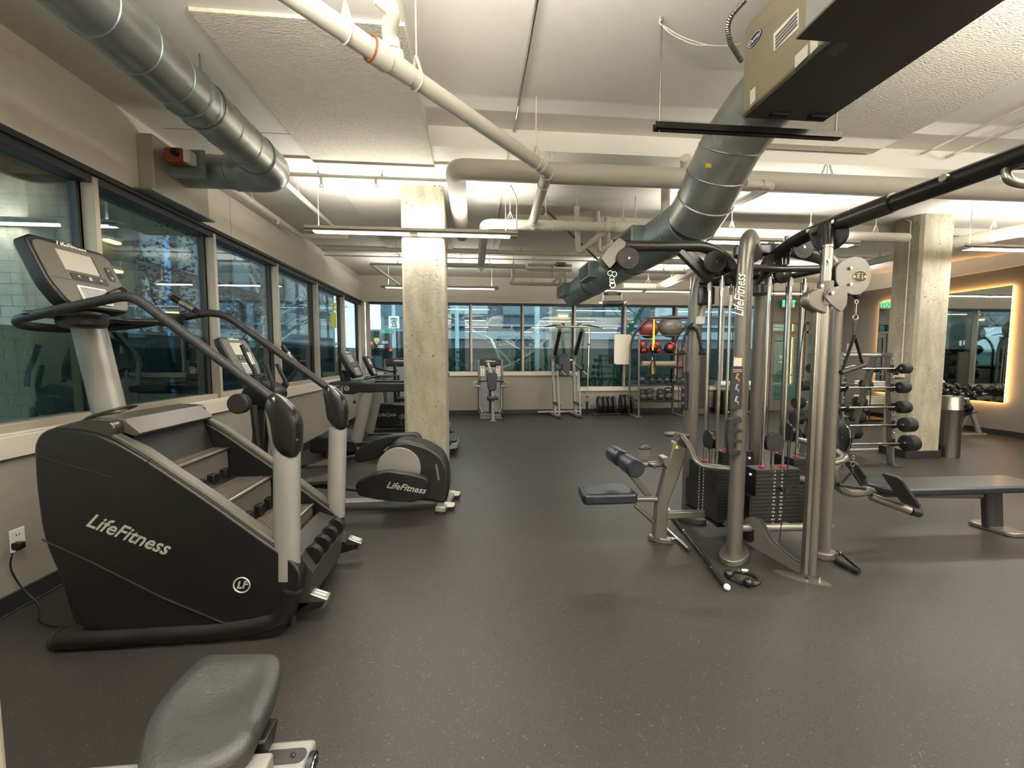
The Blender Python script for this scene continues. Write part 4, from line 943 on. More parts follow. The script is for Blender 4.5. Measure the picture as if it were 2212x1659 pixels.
# console post and console
pb0, pb1 = P(238, 893, Y=2.6), P(190, 700, Y=2.6)
build('console_post', MB().sweep([pb0, pb1], ell(.062, .085), up=(1,0,0)), M_silver, sc, smooth=60)
build('post_collar', MB().sweep([pb0-V(0,0,.0), pb0+V(-.004,0,.012)], ell(.11, .14), up=(1,0,0), scale=[1, .8]), M_dgrey, sc, smooth=60)
build('console_bracket', MB().sweep([pb1-V(0,0,.02), pb1+V(-.01,0,.05), V(-2.24,2.6,1.88)], ell(.08, .05), up=(1,0,0), scale=[1, 1.05, .9]), M_black, sc, smooth=50)
def console(root, c0, u, v, w_, h_, th, scale=1.0, letter=True, sm=False):
    """display head: c0 bottom centre, u reading direction, v up the tilted face"""
    u, v = Vector(u).normalized(), Vector(v).normalized(); n = u.cross(v)
    poly = roundpoly([(-w_*.40, 0), (w_*.40, 0), (w_*.5, h_*.35), (w_*.5, h_), (-w_*.5, h_), (-w_*.5, h_*.35)], [.05,.05,.05,.06,.06,.05])
    hd = build('console', MB().prism(poly, c0-n*th, u, v, n*th), M_black, root, bevel=.012, seg=3)
    poly2 = [(x*.93, h_*.03+y*.90) for x, y in poly]
    build('face', MB().prism(poly2, c0, u, v, n*.003), M_mgrey if not sm else M_dgrey, hd, smooth=0)
    build('display', MB().prism(rrect(w_*.42, h_*.30, .004, cy=h_*.70, cx=-w_*.02), c0+n*.003, u, v, n*.003), mat('display_grey', 'b9b4a6', .25), hd, smooth=0)
    build('display_edge', MB().prism([(w_*.19, h_*.55), (w_*.205, h_*.55), (w_*.205, h_*.85), (w_*.19, h_*.85)], c0+n*.003, u, v, n*.004), M_black, hd, smooth=0)
    kp = build('key_strip', MB().prism(rrect(w_*.46, h_*.10, .008, cy=h_*.47, cx=w_*.03), c0+n*.003, u, v, n*.003), M_black, hd, smooth=0)
    for k, s_ in enumerate(('<', '#', '=')): text('lettering', s_, h_*.09, M_letterw, kp, c0+n*.0065+u*w_*(-.11+k*.14)+v*h_*.47, u, v)
    ks = build('key_strip', MB().prism(rrect(w_*.09, h_*.22, .008, cy=h_*.62, cx=w_*.36), c0+n*.003, u, v, n*.003), M_black, hd, smooth=0)
    for k, s_ in enumerate(('v', '^')): text('lettering', s_, h_*.08, M_letterw, ks, c0+n*.0065+u*w_*.36+v*h_*(.56+k*.11), u, v)
    build('seam', MB().prism([(-w_*.46, h_*.40), (w_*.46, h_*.40), (w_*.46, h_*.406), (-w_*.46, h_*.406)], c0+n*.003, u, v, n*.001), M_black, hd, smooth=0)
    bk = build('instruction_card', MB().prism(rrect(w_*.36, h_*.26, .006, cy=h_*.20, cx=-w_*.02), c0+n*.004, u, v, n*.006), M_white, hd, smooth=0)
    build('card_print', MB().prism(rrect(w_*.32, h_*.22, .004, cy=h_*.195, cx=-w_*.02), c0+n*.0102, u, v, n*.001), mat('card_print', '77787a', .4, noise=.3, nscale=60, col2='a6a7a8'), bk, smooth=0)
    if letter: text('lettering', 'LifeFitness', h_*.105, M_letterw, hd, c0+n*.001+v*h_*.945, u, v, shear=.35, bold=.001)
    return hd
console(sc, V(-2.125, 2.60, 1.765), (0,1,0), V(-.15,0,.36), .49, .40, .075)
text('lettering', 'LifeFitness', .105, M_lettersilver, sc, P(277, 1155, Y=YN_-.001), (P(362, 1188, Y=YN_)-P(192, 1125, Y=YN_)), (0,0,1), shear=.35, sx=.92, bold=.0015)
lc = P(522, 1264, Y=YN_-.002)
q = MB().ring(lc, (0,1,0), .040, .004, 28, 6); build('emblem_ring', q, M_lettersilver, sc)
text('lettering', 'LF', .055, M_lettersilver, sc, lc+V(.0,0,0), (1,0,0), (0,0,1), shear=.3, bold=.0015)
# power cord from the outlet
cord = thing('power_cord', 'thin black power cord hanging from the wall outlet to the stair climber', 'cord', P(36, 1175, X=XL+.03))
pg = P(40, 1178, X=XL+.03); build('plug', MB().obb(pg, (.025,0,0), (0,.018,0), (0,0,.02)), M_black, cord, bevel=.006)
pts = [pg+V(.01,0,-.02), P(28, 1190, X=XL+.04), P(20, 1225, X=XL+.03), P(45, 1270, X=XL+.05), V(-2.55, 2.58, .03), V(-2.45, 2.45, .008), V(-2.25, 2.38, .008), V(-2.05, 2.4, .008)]
build('cord', MB().tube(fillet(pts, .08, 5), .0045, 7), M_black, cord)
build('tag', MB().obb(P(28, 1192, X=XL+.04), (.006,0,0), (0,.008,0), (0,0,.003)), M_white, cord)

# ------------------------------------------------------------------ foreground seat on its rail
se = thing('rowing_machine', 'exercise machine with dark moulded seat on silver rail, near left corner', 'exercise machine', (-.75, 1.15, 0))
Zs = .50
top = [(292, 1640), (312, 1560), (345, 1510), (395, 1462), (440, 1424), (600, 1420), (612, 1440), (598, 1490), (560, 1560), (540, 1600), (480, 1640), (400, 1665), (300, 1665)]
tp = [P(x, y, Z=Zs) for x, y in top]; poly = roundpoly([(p.x, p.y) for p in tp], .04)
cx_ = sum(p[0] for p in poly)/len(poly); cy_ = sum(p[1] for p in poly)/len(poly); ns = len(poly); vs = []; 
levels = ((-.075, .86), (-.062, .95), (-.03, 1.0), (-.008, .985), (.004, .93), (.002, .7), (-.008, .4))
for dz, f in levels: vs += [V(cx_+(x-cx_)*f, cy_+(y-cy_)*f, Zs+dz+(y-cy_)*.10*(f > .5)) for x, y in poly]
nl = len(levels); fs = [(i*ns+j, i*ns+(j+1) % ns, (i+1)*ns+(j+1) % ns, (i+1)*ns+j) for i in range(nl-1) for j in range(ns)]; fs += [tuple(range(ns))[::-1], tuple(range((nl-1)*ns, nl*ns))]
build('seat', MB().add(vs, fs), mat('seat_vinyl', '2b2c2a', .5, bump=.2, bscale=120), se, smooth=60)
a, b = P(70, 1640, Z=.40), P(690, 1590, Z=.36)
yr = 1.12
ra, rb_ = P(25, 1640, Z=.40), P(300, 1625, Z=.40)
build('rail', MB().obb(V(-1.0, P(200, 1640, Z=.42).y-.075, .38), (.45,0,0), (0,.05,0), (0,0,.045)), M_silver, se, bevel=.008)
rc = P(612, 1610, Z=.36)
build('rail_head', MB().obb(V(rc.x-.05, rc.y-.045, .335), (.14,0,0), (0,.06,0), (0,0,.028)), M_silver, se, bevel=.012)
build('cover_plate', MB().prism(rrect(.12, .045, .02), V(rc.x+.02, rc.y-.04, .3635), (1,0,0), (0,1,0), (0,0,.002)), M_dgrey, se)
for dx in (-.01, .045): build('bolt', MB().ball(V(rc.x+dx, rc.y-.04, .367), .007, 10, (1,1,.6)), M_black, se)
build('end_cap', MB().cyl((rc.x+.09, rc.y-.05, .335), (rc.x+.105, rc.y-.05, .335), .036, n=24), M_black, se)
build('emblem_ring', MB().ring((rc.x+.106, rc.y-.05, .335), (1,0,0), .026, .003, 24, 5), M_chrome, se)
text('lettering', 'LF', .032, M_chrome, se, V(rc.x+.107, rc.y-.05, .335), (0,1,0), (0,0,1), shear=.3)
build('seat_bracket', MB().prism([(-.16,0), (.16,0), (.14,-.10), (-.10,-.10)], (cx_, cy_-.04, Zs-.07), (1,0,0), (0,0,1), (0,.08,0)), M_black, se, bevel=.006)
build('stand', MB().bar((-.9, cy_-.02, .36), (-.9, cy_-.02, 0.02), .09, .06, (0,1,0)).bar((-.9, cy_-.3, .03), (-.9, cy_+.3, .03), .08, .06), M_black, se, bevel=.006)

# ------------------------------------------------------------------ cross trainer (elliptical)
el = thing('cross_trainer', 'black cross trainer with silver flywheel disc beside the concrete column', 'cross trainer', (-1.3, 4.1, 0))
Ye = 3.96
shr = [(818, 1010), (826, 980), (850, 957), (880, 952), (925, 965), (955, 985), (968, 1015), (971, 1060), (962, 1090), (930, 1084), (830, 1075), (818, 1050)]
build('drive_housing', slab(shr, Ye, Ye, 4.26, .05), M_black, el, bevel=.03, seg=3)
dc = P(862, 1012, Y=Ye-.005); build('disc', MB().cyl(dc+V(0,.02,0), dc-V(0,.012,0), .205, n=40), mat('disc_silver', 'a39f94', .35, metal=.5), el, bevel=.004)
build('disc', MB().cyl(V(dc.x,4.25,dc.z), V(dc.x,4.275,dc.z), .205, n=40), MATS['disc_silver'], el, bevel=.004)
build('axle_dot', MB().cyl(dc-V(0,.012,0)+V(.0,0,-.03), dc-V(0,.016,0)+V(0,0,-.03), .008, n=10), M_black, el)
build('side_slot', MB().prism(rrect(.02, .16, .008), P(945, 1020, Y=Ye-.002), (1,0,.15), (-.15,0,1), (0,-.003,0)), M_mgrey, el)
# near pedal arm cover
arm = [(768, 1052), (772, 1040), (810, 1022), (840, 1017), (895, 1025), (922, 1033), (925, 1042), (912, 1078), (890, 1084), (820, 1079), (775, 1070)]
ar = build('arm_cover', slab(arm, 3.80, 3.78, 3.87, .03), M_black, el, bevel=.02, seg=3)
text('lettering', 'LifeFitness', .085, M_lettersilver, ar, P(877, 1054, Y=3.779), (P(905, 1058, Y=3.779)-P(850, 1049, Y=3.779)), (0,0,1), shear=.35, bold=.001)
arm2 = [(766, 988), (775, 968), (815, 945), (850, 937), (900, 933), (912, 942), (912, 960), (860, 950), (835, 965), (815, 990), (775, 998)]
build('arm_cover', slab(arm2, 4.42, 4.36, 4.45, .03), M_black, el, bevel=.02, seg=3)
for yy, p0_, p1_ in ((3.80, (775, 1058), (640, 1045)), (4.42, (770, 985), (640, 1010))):
    build('pedal_arm', MB().tube([P(*p0_, Y=yy), P(*p1_, Y=yy)], .02, 10), M_black, el)
    pc_ = P((700 if yy < 4 else 705), (1036 if yy < 4 else 1002), Y=yy)
    pd = build('foot_pedal', MB().prism(roundpoly([(-.19,-.02), (.16,-.02), (.20,.03), (.12,.015), (-.17,.015)], .01), pc_+V(0,-.08,0), (1,0,.06), (-.06,0,1), (0,.16,0)), M_dgrey, el, bevel=.01)
    build('pedal_wall', MB().prism([(-.17,.01), (.15,.01), (.05,.07), (-.10,.03)], pc_+V(0,-.085,0), (1,0,.06), (-.06,0,1), (0,.01,0)), M_mgrey, pd)
# frame rail and feet
build('base_rail', MB().bar((-2.15, 4.1, .06), (-.35, 4.1, .06), .12, .05), M_silver, el, bevel=.01)
build('front_foot', MB().bar((-2.1, 3.8, .035), (-2.1, 4.4, .035), .09, .05), M_silver, el, bevel=.01)
rf0, rf1 = V(-.33, 3.86, .045), V(-.25, 4.36, .045)
build('rear_foot', MB().bar(rf0, rf1, .10, .06), M_silver, el, bevel=.015)
for p in (V(-.31, 3.90, .02), V(-.235, 4.32, .02)): build('foot_pad', MB().cyl((p.x-.03, p.y, 0), (p.x-.03, p.y, .03), .045, n=16), M_rubber, el)
for p in (V(-.225, 3.96, .035), V(-.185, 4.28, .035)):
    wl = build('transport_wheel', MB().cyl(p-V(0,.015,0), p+V(0,.015,0), .034, n=18), M_rubber, el)
    build('wheel_arm', MB().prism(roundpoly([(-.07,.0), (.02,.0), (.035,.04), (-.07,.05)], .015), p-V(0,.02,-.005), (1,0,0), (0,0,1), (0,.012,0)), M_white, el)
# tower, console, arms
t0, t1 = P(575, 985, Y=4.1), P(577, 860, Y=4.1)
build('tower', MB().bar(P(560, 1005, Y=4.1), P(566, 860, Y=4.1), .09, .12, (1,0,0)), M_black, el, bevel=.015)
build('tower_front', MB().bar(P(600, 1000, Y=4.1), P(580, 860, Y=4.1), .09, .07, (1,0,0)), M_silver, el, bevel=.015)
hub = P(572, 858, Y=4.1)
build('pivot_cover', MB().prism(roundpoly([(-.17,.02), (-.12,.12), (.02,.16), (.15,.10), (.17,.0), (.08,-.08), (-.05,-.10), (-.14,-.05)], .05), hub+V(0,-.12,0), (1,0,0), (0,0,1), (0,.24,0)), M_black, el, bevel=.02)
for yy in (3.84, 4.36): build('pivot_cap', MB().cyl((hub.x-.09, yy-.04, hub.z-.03), (hub.x-.09, yy+.04, hub.z-.03), .09, n=24), M_dgrey, el, bevel=.012)
for yy, a_ in ((3.83, [(547, 875), (560, 1000)]), (4.37, [(610, 860), (598, 975)])):
    build('swing_arm', MB().tube([P(a_[0][0], a_[0][1], Y=yy), P(a_[1][0], a_[1][1], Y=yy)], .028, 12), M_black, el, smooth=60)
g1 = [P(x, y, Y=3.83) for x, y in ((556, 832), (550, 800), (537, 780), (522, 745))]
g2 = [P(x, y, Y=4.37) for x, y in ((598, 842), (625, 820), (640, 800), (642, 785), (625, 765), (609, 747))]
for gg in (g1, g2): build('moving_handle', MB().tube(fillet(gg, .08), .019, 12), M_rubber, el, smooth=60)
for a_, b_ in (((534, 762), (546, 788)), ((622, 762), (634, 778))):
    yy = 3.83 if a_[0] < 600 else 4.37; build('pulse_contact', MB().cyl(P(*a_, Y=yy), P(*b_, Y=yy), .021, n=12), M_steel, el)
for gg, yy in ((((575, 788), (584, 815), (590, 830), (588, 846)), 3.98), (((598, 786), (612, 815), (622, 832), (605, 848)), 4.22)):
    build('fixed_handle', MB().tube(fillet([P(x, y, Y=yy) for x, y in gg], .06), .018, 12), M_rubber, el, smooth=60)
cb0 = P(542, 815, Y=4.1)
console(el, P(546, 812, Y=4.1), (0,1,0), V(-.17,0,.36), .44, .40, .06)

# ------------------------------------------------------------------ treadmill
tm = thing('treadmill', 'black treadmill facing the window wall, behind the cross trainer', 'treadmill', (-1.4, 6.6, 0))
Yt0, Yt1 = 6.22, 7.02
h = P(680, 985, Y=Yt0)
build('motor_hood', MB().prism(roundpoly([(-2.42,.07), (-2.42,.25), (-2.30,.33), (-1.75,.24), (-1.7,.07)], .05), (0,Yt0,0), (1,0,0), (0,0,1), (0,Yt1-Yt0,0)), M_black, tm, bevel=.02)
build('deck', MB().box(-1.8, Yt0+.05, .12, -.36, Yt1-.05, .19), M_dgrey, tm)
build('belt', MB().box(-1.75, Yt0+.13, .19, -.38, Yt1-.13, .196), M_rubber, tm)
for yy in (Yt0, Yt1-.12): build('side_rail', MB().box(-1.75, yy, .15, -.35, yy+.12, .215), M_black, tm, bevel=.01); build('rail_band', MB().box(-1.75, yy+.0, .085, -.37, yy+.115, .148), M_silver, tm)
build('rear_cap', MB().prism(roundpoly([(-.44, Yt0-.01), (-.26, Yt0+.06), (-.26, Yt1-.06), (-.44, Yt1+.01)], .05), (0,0,.08), (1,0,0), (0,1,0), (0,0,.10)), M_silver, tm, bevel=.02)
build('rear_cap_top', MB().prism(roundpoly([(-.44, Yt0-.01), (-.27, Yt0+.06), (-.27, Yt1-.06), (-.44, Yt1+.01)], .05), (0,0,.18), (1,0,0), (0,1,0), (0,0,.035)), M_black, tm, bevel=.008)
for yy in (Yt0+.08, Yt1-.08): build('foot', MB().cyl((-.4, yy, 0), (-.4, yy, .1), .035, n=12), M_rubber, tm); build('front_foot', MB().cyl((-2.2, yy, 0), (-2.2, yy, .1), .035, n=12), M_rubber, tm)
for yy in (Yt0+.05, Yt1-.05):
    a, b = P(768, 925, Y=Yt0+.05), P(795, 845, Y=Yt0+.05)
    build('upright', MB().sweep([V(a.x, yy, .2), V(b.x, yy, b.z)], ell(.04, .085), up=(1,0,0)), M_silver, tm, smooth=60)
    armp = [(740, 836), (752, 828), (870, 828), (900, 830), (900, 842), (868, 846), (775, 848), (762, 852), (740, 851)]
    ha = build('handrail', slab(armp, Yt0, yy-.06, yy+.06, .015), M_black, tm, bevel=.02)
    if yy < 6.5:
        e = P(749, 839, Y=yy-.062); build('emblem_ring', MB().ring(e, (0,1,0), .032, .004, 20, 5), M_lettersilver, tm); text('lettering', 'LF', .045, M_lettersilver, ha, e, (1,0,0), (0,0,1), shear=.3, bold=.001)
build('dash', MB().prism(roundpoly([(-2.15,1.07), (-2.1,1.12), (-1.65,1.12), (-1.6,1.07)], .02), (0,Yt0,0), (1,0,0), (0,0,1), (0,Yt1-Yt0,0)), M_dgrey, tm, bevel=.015)
build('console_neck', MB().bar(V(-1.98,6.62,1.08), V(-2.02,6.62,1.28), .3, .08, (1,0,0)), M_black, tm, bevel=.02)
console(tm, P(778, 813, Y=6.62), (0,1,0), V(-.20,0,.40), .58, .44, .07, sm=True)
build('crossbar', MB().tube([(-1.62, Yt0+.1, 1.16), (-1.62, Yt1-.1, 1.16)], .018, 12), M_rubber, tm)
build('safety_clip', MB().tube([P(764, 850, Y=6.2), P(765, 866, Y=6.2)], .002, 5).obb(P(766, 869, Y=6.2), (.018,0,0), (0,.008,0), (0,0,.022)), M_black, tm)

# ------------------------------------------------------------------ recumbent bike
bk = thing('recumbent_bike', 'black recumbent exercise bike near the back windows, beyond the treadmill', 'exercise bike', (-1.9, 8.5, 0))
Yb = 8.35
hs = [(792, 905), (794, 884), (806, 872), (840, 872), (900, 875), (905, 915), (880, 925), (812, 925)]
hb = build('drive_housing', slab(hs, Yb, Yb, Yb+.3, .08), M_black, bk, bevel=.03)
text('lettering', 'LifeCycle', .095, M_lettersilver, hb, P(836, 896, Y=Yb-.001), (1,0,0), (0,0,1), shear=.35, bold=.001)
e = P(806, 892, Y=Yb-.002); build('emblem_ring', MB().ring(e, (0,1,0), .035, .004, 20, 5), M_lettersilver, bk)
e = P(868, 900, Y=Yb-.01); build('crank_boss', MB().cyl(e+V(0,.01,0), e-V(0,.03,0), .06, n=20), M_steel, bk); build('crank_rim', MB().ring(e, (0,1,0), .13, .006, 30, 5), M_dgrey, bk)
for s in (-1, 1):
    a = e+V(0, -.04 if s < 0 else .40, 0); b = a+V(s*.02, 0, s*.16); build('crank', MB().bar(a, b, .02, .03, (0,1,0)), M_steel, bk); build('pedal', MB().obb(b+V(0,s*.05,0), (.05,0,0), (0,.045,0), (0,0,.015)), M_rubber, bk)
build('frame_rail', MB().bar((-2.35, Yb+.15, .08), (-.5, Yb+.15, .08), .12, .08), M_silver, bk, bevel=.01)
for xx in (-2.3, -.6): build('foot', MB().bar((xx, Yb-.12, .03), (xx, Yb+.42, .03), .08, .055), M_black, bk, bevel=.01)
build('mast', MB().sweep([P(822, 872, Y=Yb+.15), P(818, 830, Y=Yb+.15), P(812, 815, Y=Yb+.15)], ell(.06, .07), up=(1,0,0)), M_silver, bk, smooth=60)
console(bk, P(812, 810, Y=Yb+.15), (0,1,0), V(-.17,0,.40), .44, .42, .06, letter=False, sm=True)
for yy in (Yb-.05, Yb+.35): build('handlebar', MB().tube(fillet([P(805, 775, Y=yy), P(812, 795, Y=yy), P(845, 803, Y=yy), P(858, 800, Y=yy)], .05), .018, 10), M_rubber, bk, smooth=60)
build('bottle_tray', MB().obb(P(832, 812, Y=Yb+.15), (.16,0,0), (0,.2,0), (0,0,.02)), M_dgrey, bk, bevel=.01)
build('seat_back', MB().obb(V(-.62, Yb+.15, .85), V(.04,0,.0), (0,.22,0), (.08,0,.30)), M_slate, bk, bevel=.03)
build('seat', MB().obb(V(-.85, Yb+.15, .55), V(.22,0,0), (0,.22,0), (0,0,.04)), M_slate, bk, bevel=.03)
build('seat_post', MB().bar((-.85, Yb+.15, .1), (-.85, Yb+.15, .52), .1, .1, (0,1,0)), M_silver, bk, bevel=.01)
# ------------------------------------------------------------------ four-stack cable tower
jg = thing('cable_tower', 'tall grey multi-station cable tower with weight stacks in the middle of the gym', 'cable machine', (2.27, 3.15, 0))
HUB = V(2.27, 3.15, 0)
M_dg = M_gun
def up_col(name, x, y, topz, lean, w=(.048, .062), foot=.10):
    b = V(x, y, .02); d = (HUB-V(x, y, 0)); d.z = 0; d.normalize()
    pts = [b, V(x, y, 1.2), V(x+d.x*.01, y+d.y*.01, topz-.22), V(x+d.x*.05, y+d.y*.05, topz-.04), V(x+d.x*.16, y+d.y*.16, topz+.0), V(x+d.x*.30, y+d.y*.30, topz-.09)]
    c = build(name, MB().sweep(fillet(pts, [.1,.2,.12,.08], 5), ell(*w, 20), up=d), M_champ, jg, smooth=60)
    build('foot_plate', MB().prism([(p[0]*1.6, p[1]) for p in ell(foot, foot*.8, 20)], (x, y, 0), d, V(0,0,1).cross(d), (0,0,.045)), M_champ, jg, bevel=.006)
    return c
colA = up_col('column', 1.925, 2.82, 2.36, 1, (.052, .078), .115); colB = up_col('column', 1.95, 3.53, 2.25, 1); colC = up_col('column', 2.56, 3.52, 2.20, 1)
# right front column and chrome guide post
b, t_ = P(1775, 1195, Y=2.78), P(1776, 575, Y=2.78)
build('column', MB().sweep(fillet([V(b.x, 2.78, .02), V(b.x, 2.78, 2.0), V(b.x-.02, 2.8, 2.2), V(2.42, 2.98, 2.30)], .1), ell(.045, .058, 20), up=(0,1,0)), M_champ, jg, smooth=60)
build('foot_plate', MB().cyl((b.x, 2.78, 0), (b.x, 2.78, .05), .085, n=20), M_champ, jg, bevel=.006)
gp = build('guide_post', MB().cyl((2.235, 2.47, .05), (2.235, 2.47, 2.20), .032, n=20), M_steel, jg, smooth=60)
build('guide_rail', MB().box(2.175, 2.455, .05, 2.205, 2.49, 1.85), M_steel, gp, bevel=.004)
build('post_foot', MB().prism([(p[0], p[1]) for p in ell(.16, .05, 20)], (2.19, 2.49, 0), (.75,-.65,0), (.65,.75,0), (0,0,.012)), M_champ, jg)
for s in (-1, 1): build('foot_bolt', MB().cyl((2.235+s*.045, 2.45, .012), (2.235+s*.045, 2.45, .03), .012, n=6), M_chrome, jg)
q = MB(); poly = roundpoly([(0, .30), (.08, .30), (.16, .17), (.30, .09), (.36, .08), (.36, 0.012), (-.02, .10), (-.06, .2)], .03)
for s in (0, .035): q.prism(poly, V(2.03+s, 2.84, 0), V(.22,-.38,0).normalized(), (0,0,1), V(.006,.004,0))
build('pulley_cheek', q, M_champ, jg)
build('low_pulley', MB().cyl((2.035, 2.83, .17), (2.06, 2.845, .17), .06, n=20), M_black, jg)
build('cable', MB().cyl((2.12, 2.62, .2), (2.185, 2.55, 1.95), .003, n=6), M_black, jg)
# hub, ring beams and arms
build('hub', MB().cyl(HUB+V(0,0,2.06), HUB+V(0,0,2.17), .075, n=24), M_champ, jg, bevel=.004)
build('hub_collar', MB().cyl(HUB+V(0,0,1.99), HUB+V(0,0,2.06), .095, n=24), M_char, jg, bevel=.004)
build('hub_cap', MB().prism(roundpoly([(-.2,-.08), (.2,-.08), (.2,.08), (-.2,.08)], .07), HUB+V(0,0,2.28), (1,0,0), (0,1,0), (0,0,.10)), M_dg, jg, bevel=.02)
ring_z = 2.135
cA, cB, cC, cD = V(1.945, 2.84, ring_z), V(1.965, 3.51, ring_z), V(2.55, 3.50, ring_z), V(2.57, 2.82, ring_z)
for a, b in ((cA, cB), (cB, cC), (cC, cD), (cA, cD)):
    m = (a+b)/2 + ((HUB+V(0,0,ring_z))-(a+b)/2).normalized()*.04
    build('ring_beam', MB().tube([a, a.lerp(m, .6)+V(0,0,0), m, b.lerp(m, .6), b], .024, 12), M_dg, jg, smooth=60)
for c in (cA, cC): build('cross_brace', MB().tube([c, HUB+V(0,0,2.12)], .022, 12), M_dg, jg, smooth=60)
# pulldown arm to the left
Ya = 3.15
build('pulldown_arm', MB().tube(fillet([V(1.10, Ya, 2.345), V(1.82, Ya, 2.36), V(2.0, Ya, 2.27), V(2.12, Ya, 2.06)], .16, 7), .043, 16), M_dg, jg, smooth=60)
build('arm_strut', MB().bar((1.60, Ya, 2.32), (1.86, Ya, 2.09), .05, .05).prism([(1.60,2.33), (1.70,2.33), (1.92,2.16), (1.86,2.08)], (0,Ya-.006,0), (1,0,0), (0,0,1), (0,.012,0)), M_dg, jg, bevel=.006)
build('arm_tip', MB().cyl((1.06, Ya, 2.345), (1.20, Ya, 2.346), .048, n=18), M_black, jg, bevel=.006)
build('tip_bracket', MB().prism(roundpoly([(.96,2.24), (1.02,2.32), (1.10,2.40), (1.16,2.36), (1.12,2.26), (1.03,2.16)], .02), (0,Ya-.05,0), (1,0,0), (0,0,1), (0,.01,0)).prism(roundpoly([(.96,2.24), (1.02,2.32), (1.10,2.40), (1.16,2.36), (1.12,2.26), (1.03,2.16)], .02), (0,Ya+.04,0), (1,0,0), (0,0,1), (0,.01,0)), M_champ, jg, bevel=.003)
def pulley(c, r, ax=(0,1,0), w_=.03, parent=None):
    c, ax = Vector(c), Vector(ax).normalized()
    o = build('pulley', MB().lathe([(.01,-w_/2-.002), (r*.55,-w_/2-.002), (r*.6,-w_/2), (r*.93,-w_/2), (r,-w_/2+.004), (r*.88,0), (r,w_/2-.004), (r*.93,w_/2), (.01,w_/2)], c, ax, 30), M_plate, parent or jg, smooth=30)
    build('pulley_bolt', MB().cyl(c-ax*(w_/2+.008), c+ax*(w_/2+.008), .009, n=10), M_steel, o)
    return o
for xx, yy, r_ in ((1.165, Ya-.07, .085), (1.10, Ya+.05, .08)): pulley((xx, yy, 2.235), r_)
pulley(P(1545, 566, Y=Ya-.06), .088); pulley(P(1555, 575, Y=Ya+.05), .08)
for c, r_ in ((P(1733, 535, Y=2.86), .083), (P(1744, 537, Y=2.93), .083), (P(1668, 570, Y=3.0), .075), (P(1690, 592, Y=3.02), .07)): pulley(c, r_)
for c, r_ in ((P(1787, 512, Y=2.55), .088), (P(1800, 510, Y=2.52), .085)): pulley(c, r_, (1,.35,0))
# long overhead beam running toward the camera side
zb_ = 2.352
build('overhead_beam', MB().tube(fillet([V(2.22, 3.14, 2.05), V(2.30, 3.06, 2.26), V(2.34, 2.82, zb_), V(2.31, -1.5, zb_)], [.12, .18], 7), .047, 20), M_char, jg, smooth=60)
build('beam_sleeve', MB().cyl((2.336, 2.66, zb_), (2.330, 2.15, zb_), .054, n=20), M_dg, jg, smooth=50)
for yy in (2.68, 2.48): build('sleeve_bolt', MB().cyl((2.285, yy, zb_), (2.270, yy, zb_), .012, n=6), M_chrome, jg)
build('beam_plug', MB().cyl((2.285, 1.86, zb_+.01), (2.265, 1.86, zb_+.01), .018, n=14), M_steel, jg)
pt = build('bracket_plate', slab([(1744, 503), (1750, 494), (1784, 482), (1793, 495), (1790, 520), (1785, 560), (1775, 566), (1768, 548), (1752, 528)], 2.62, 2.60, 2.612, .01), M_champ, jg)
build('bracket_slot', MB().prism(rrect(.065, .024, .011), P(1763, 504, Y=2.598), (1,0,.30), (-.30,0,1), (0,-.002,0)), M_black, pt)
build('post_clamp', MB().cyl((2.235, 2.47, 2.17), (2.27, 2.52, 2.33), .035, n=18), M_dg, jg)
build('pull_up_handle', MB().tube(fillet([V(2.33, 1.66, zb_-.0), V(2.30, 1.64, zb_-.09), V(2.38, 1.62, zb_-.12), V(2.60, 1.60, zb_-.09)], .05, 5), .017, 12), M_steel, jg, smooth=60)
build('pull_up_handle', MB().tube(fillet([V(2.33, 1.74, zb_+.0), V(2.5, 1.72, zb_+.02), V(2.7, 1.70, zb_)], .05, 5), .02, 12), M_rubber, jg, smooth=60)
# upright chrome strut between beams
build('strut', MB().cyl(P(1698, 572, Y=3.0), P(1701, 510, Y=3.0), .022, n=14), M_champ, jg, smooth=60)
# carriage with round pulley housing
cc = P(1775, 615, Y=2.47)
cg = build('carriage', MB().cyl((2.235, 2.47, cc.z-.13), (2.235, 2.47, cc.z+.02), .045, n=20), M_champ, jg)
build('carriage_body', MB().prism(roundpoly([(2.09, -.10), (2.10,-.02), (2.22,.02), (2.26,-.02), (2.26,-.17), (2.16,-.14)], .03), (0,2.44,cc.z-.03), (1,0,0), (0,0,1), (0,.07,0)), M_champ, cg, bevel=.012)
yk = [(2.19,-.06), (2.22,.0), (2.30,.02), (2.345,-.02), (2.345,-.10), (2.31,-.15), (2.26,-.12)]
build('yoke', MB().prism(roundpoly(yk, .02), (0,2.42,cc.z-.03), (1,0,0), (0,0,1), (0,.012,0)).prism(roundpoly(yk, .02), (0,2.51,cc.z-.03), (1,0,0), (0,0,1), (0,.012,0)), M_champ, cg, bevel=.003)
for px_ in ((1773, 618), (1796, 633), (1788, 564)): pb_c = P(*px_, Y=2.418); build('bolt', MB().cyl(pb_c, pb_c+V(0,-.012,0), .011, n=8), M_chrome, cg)
hc = P(1846, 597, Y=2.43)
poly = roundpoly([(a_*1.12, b_*1.12) for a_, b_ in [(-.11,-.03), (-.115,.06), (-.05,.10), (.02,.115), (.085,.08), (.105,0), (.085,-.07), (.03,-.105), (-.03,-.10), (-.09,-.06)]], .04)
hs_ = build('pulley_housing', MB().prism(poly, hc+V(0,0,0), (1,0,0), (0,0,1), (0,.012,0)).prism(poly, hc+V(0,.05,0), (1,0,0), (0,0,1), (0,.012,0)), M_champ, cg, bevel=.002)
build('housing_pulley', MB().cyl(hc+V(.01,.014,0), hc+V(.01,.048,0), .075, n=26), M_black, cg)
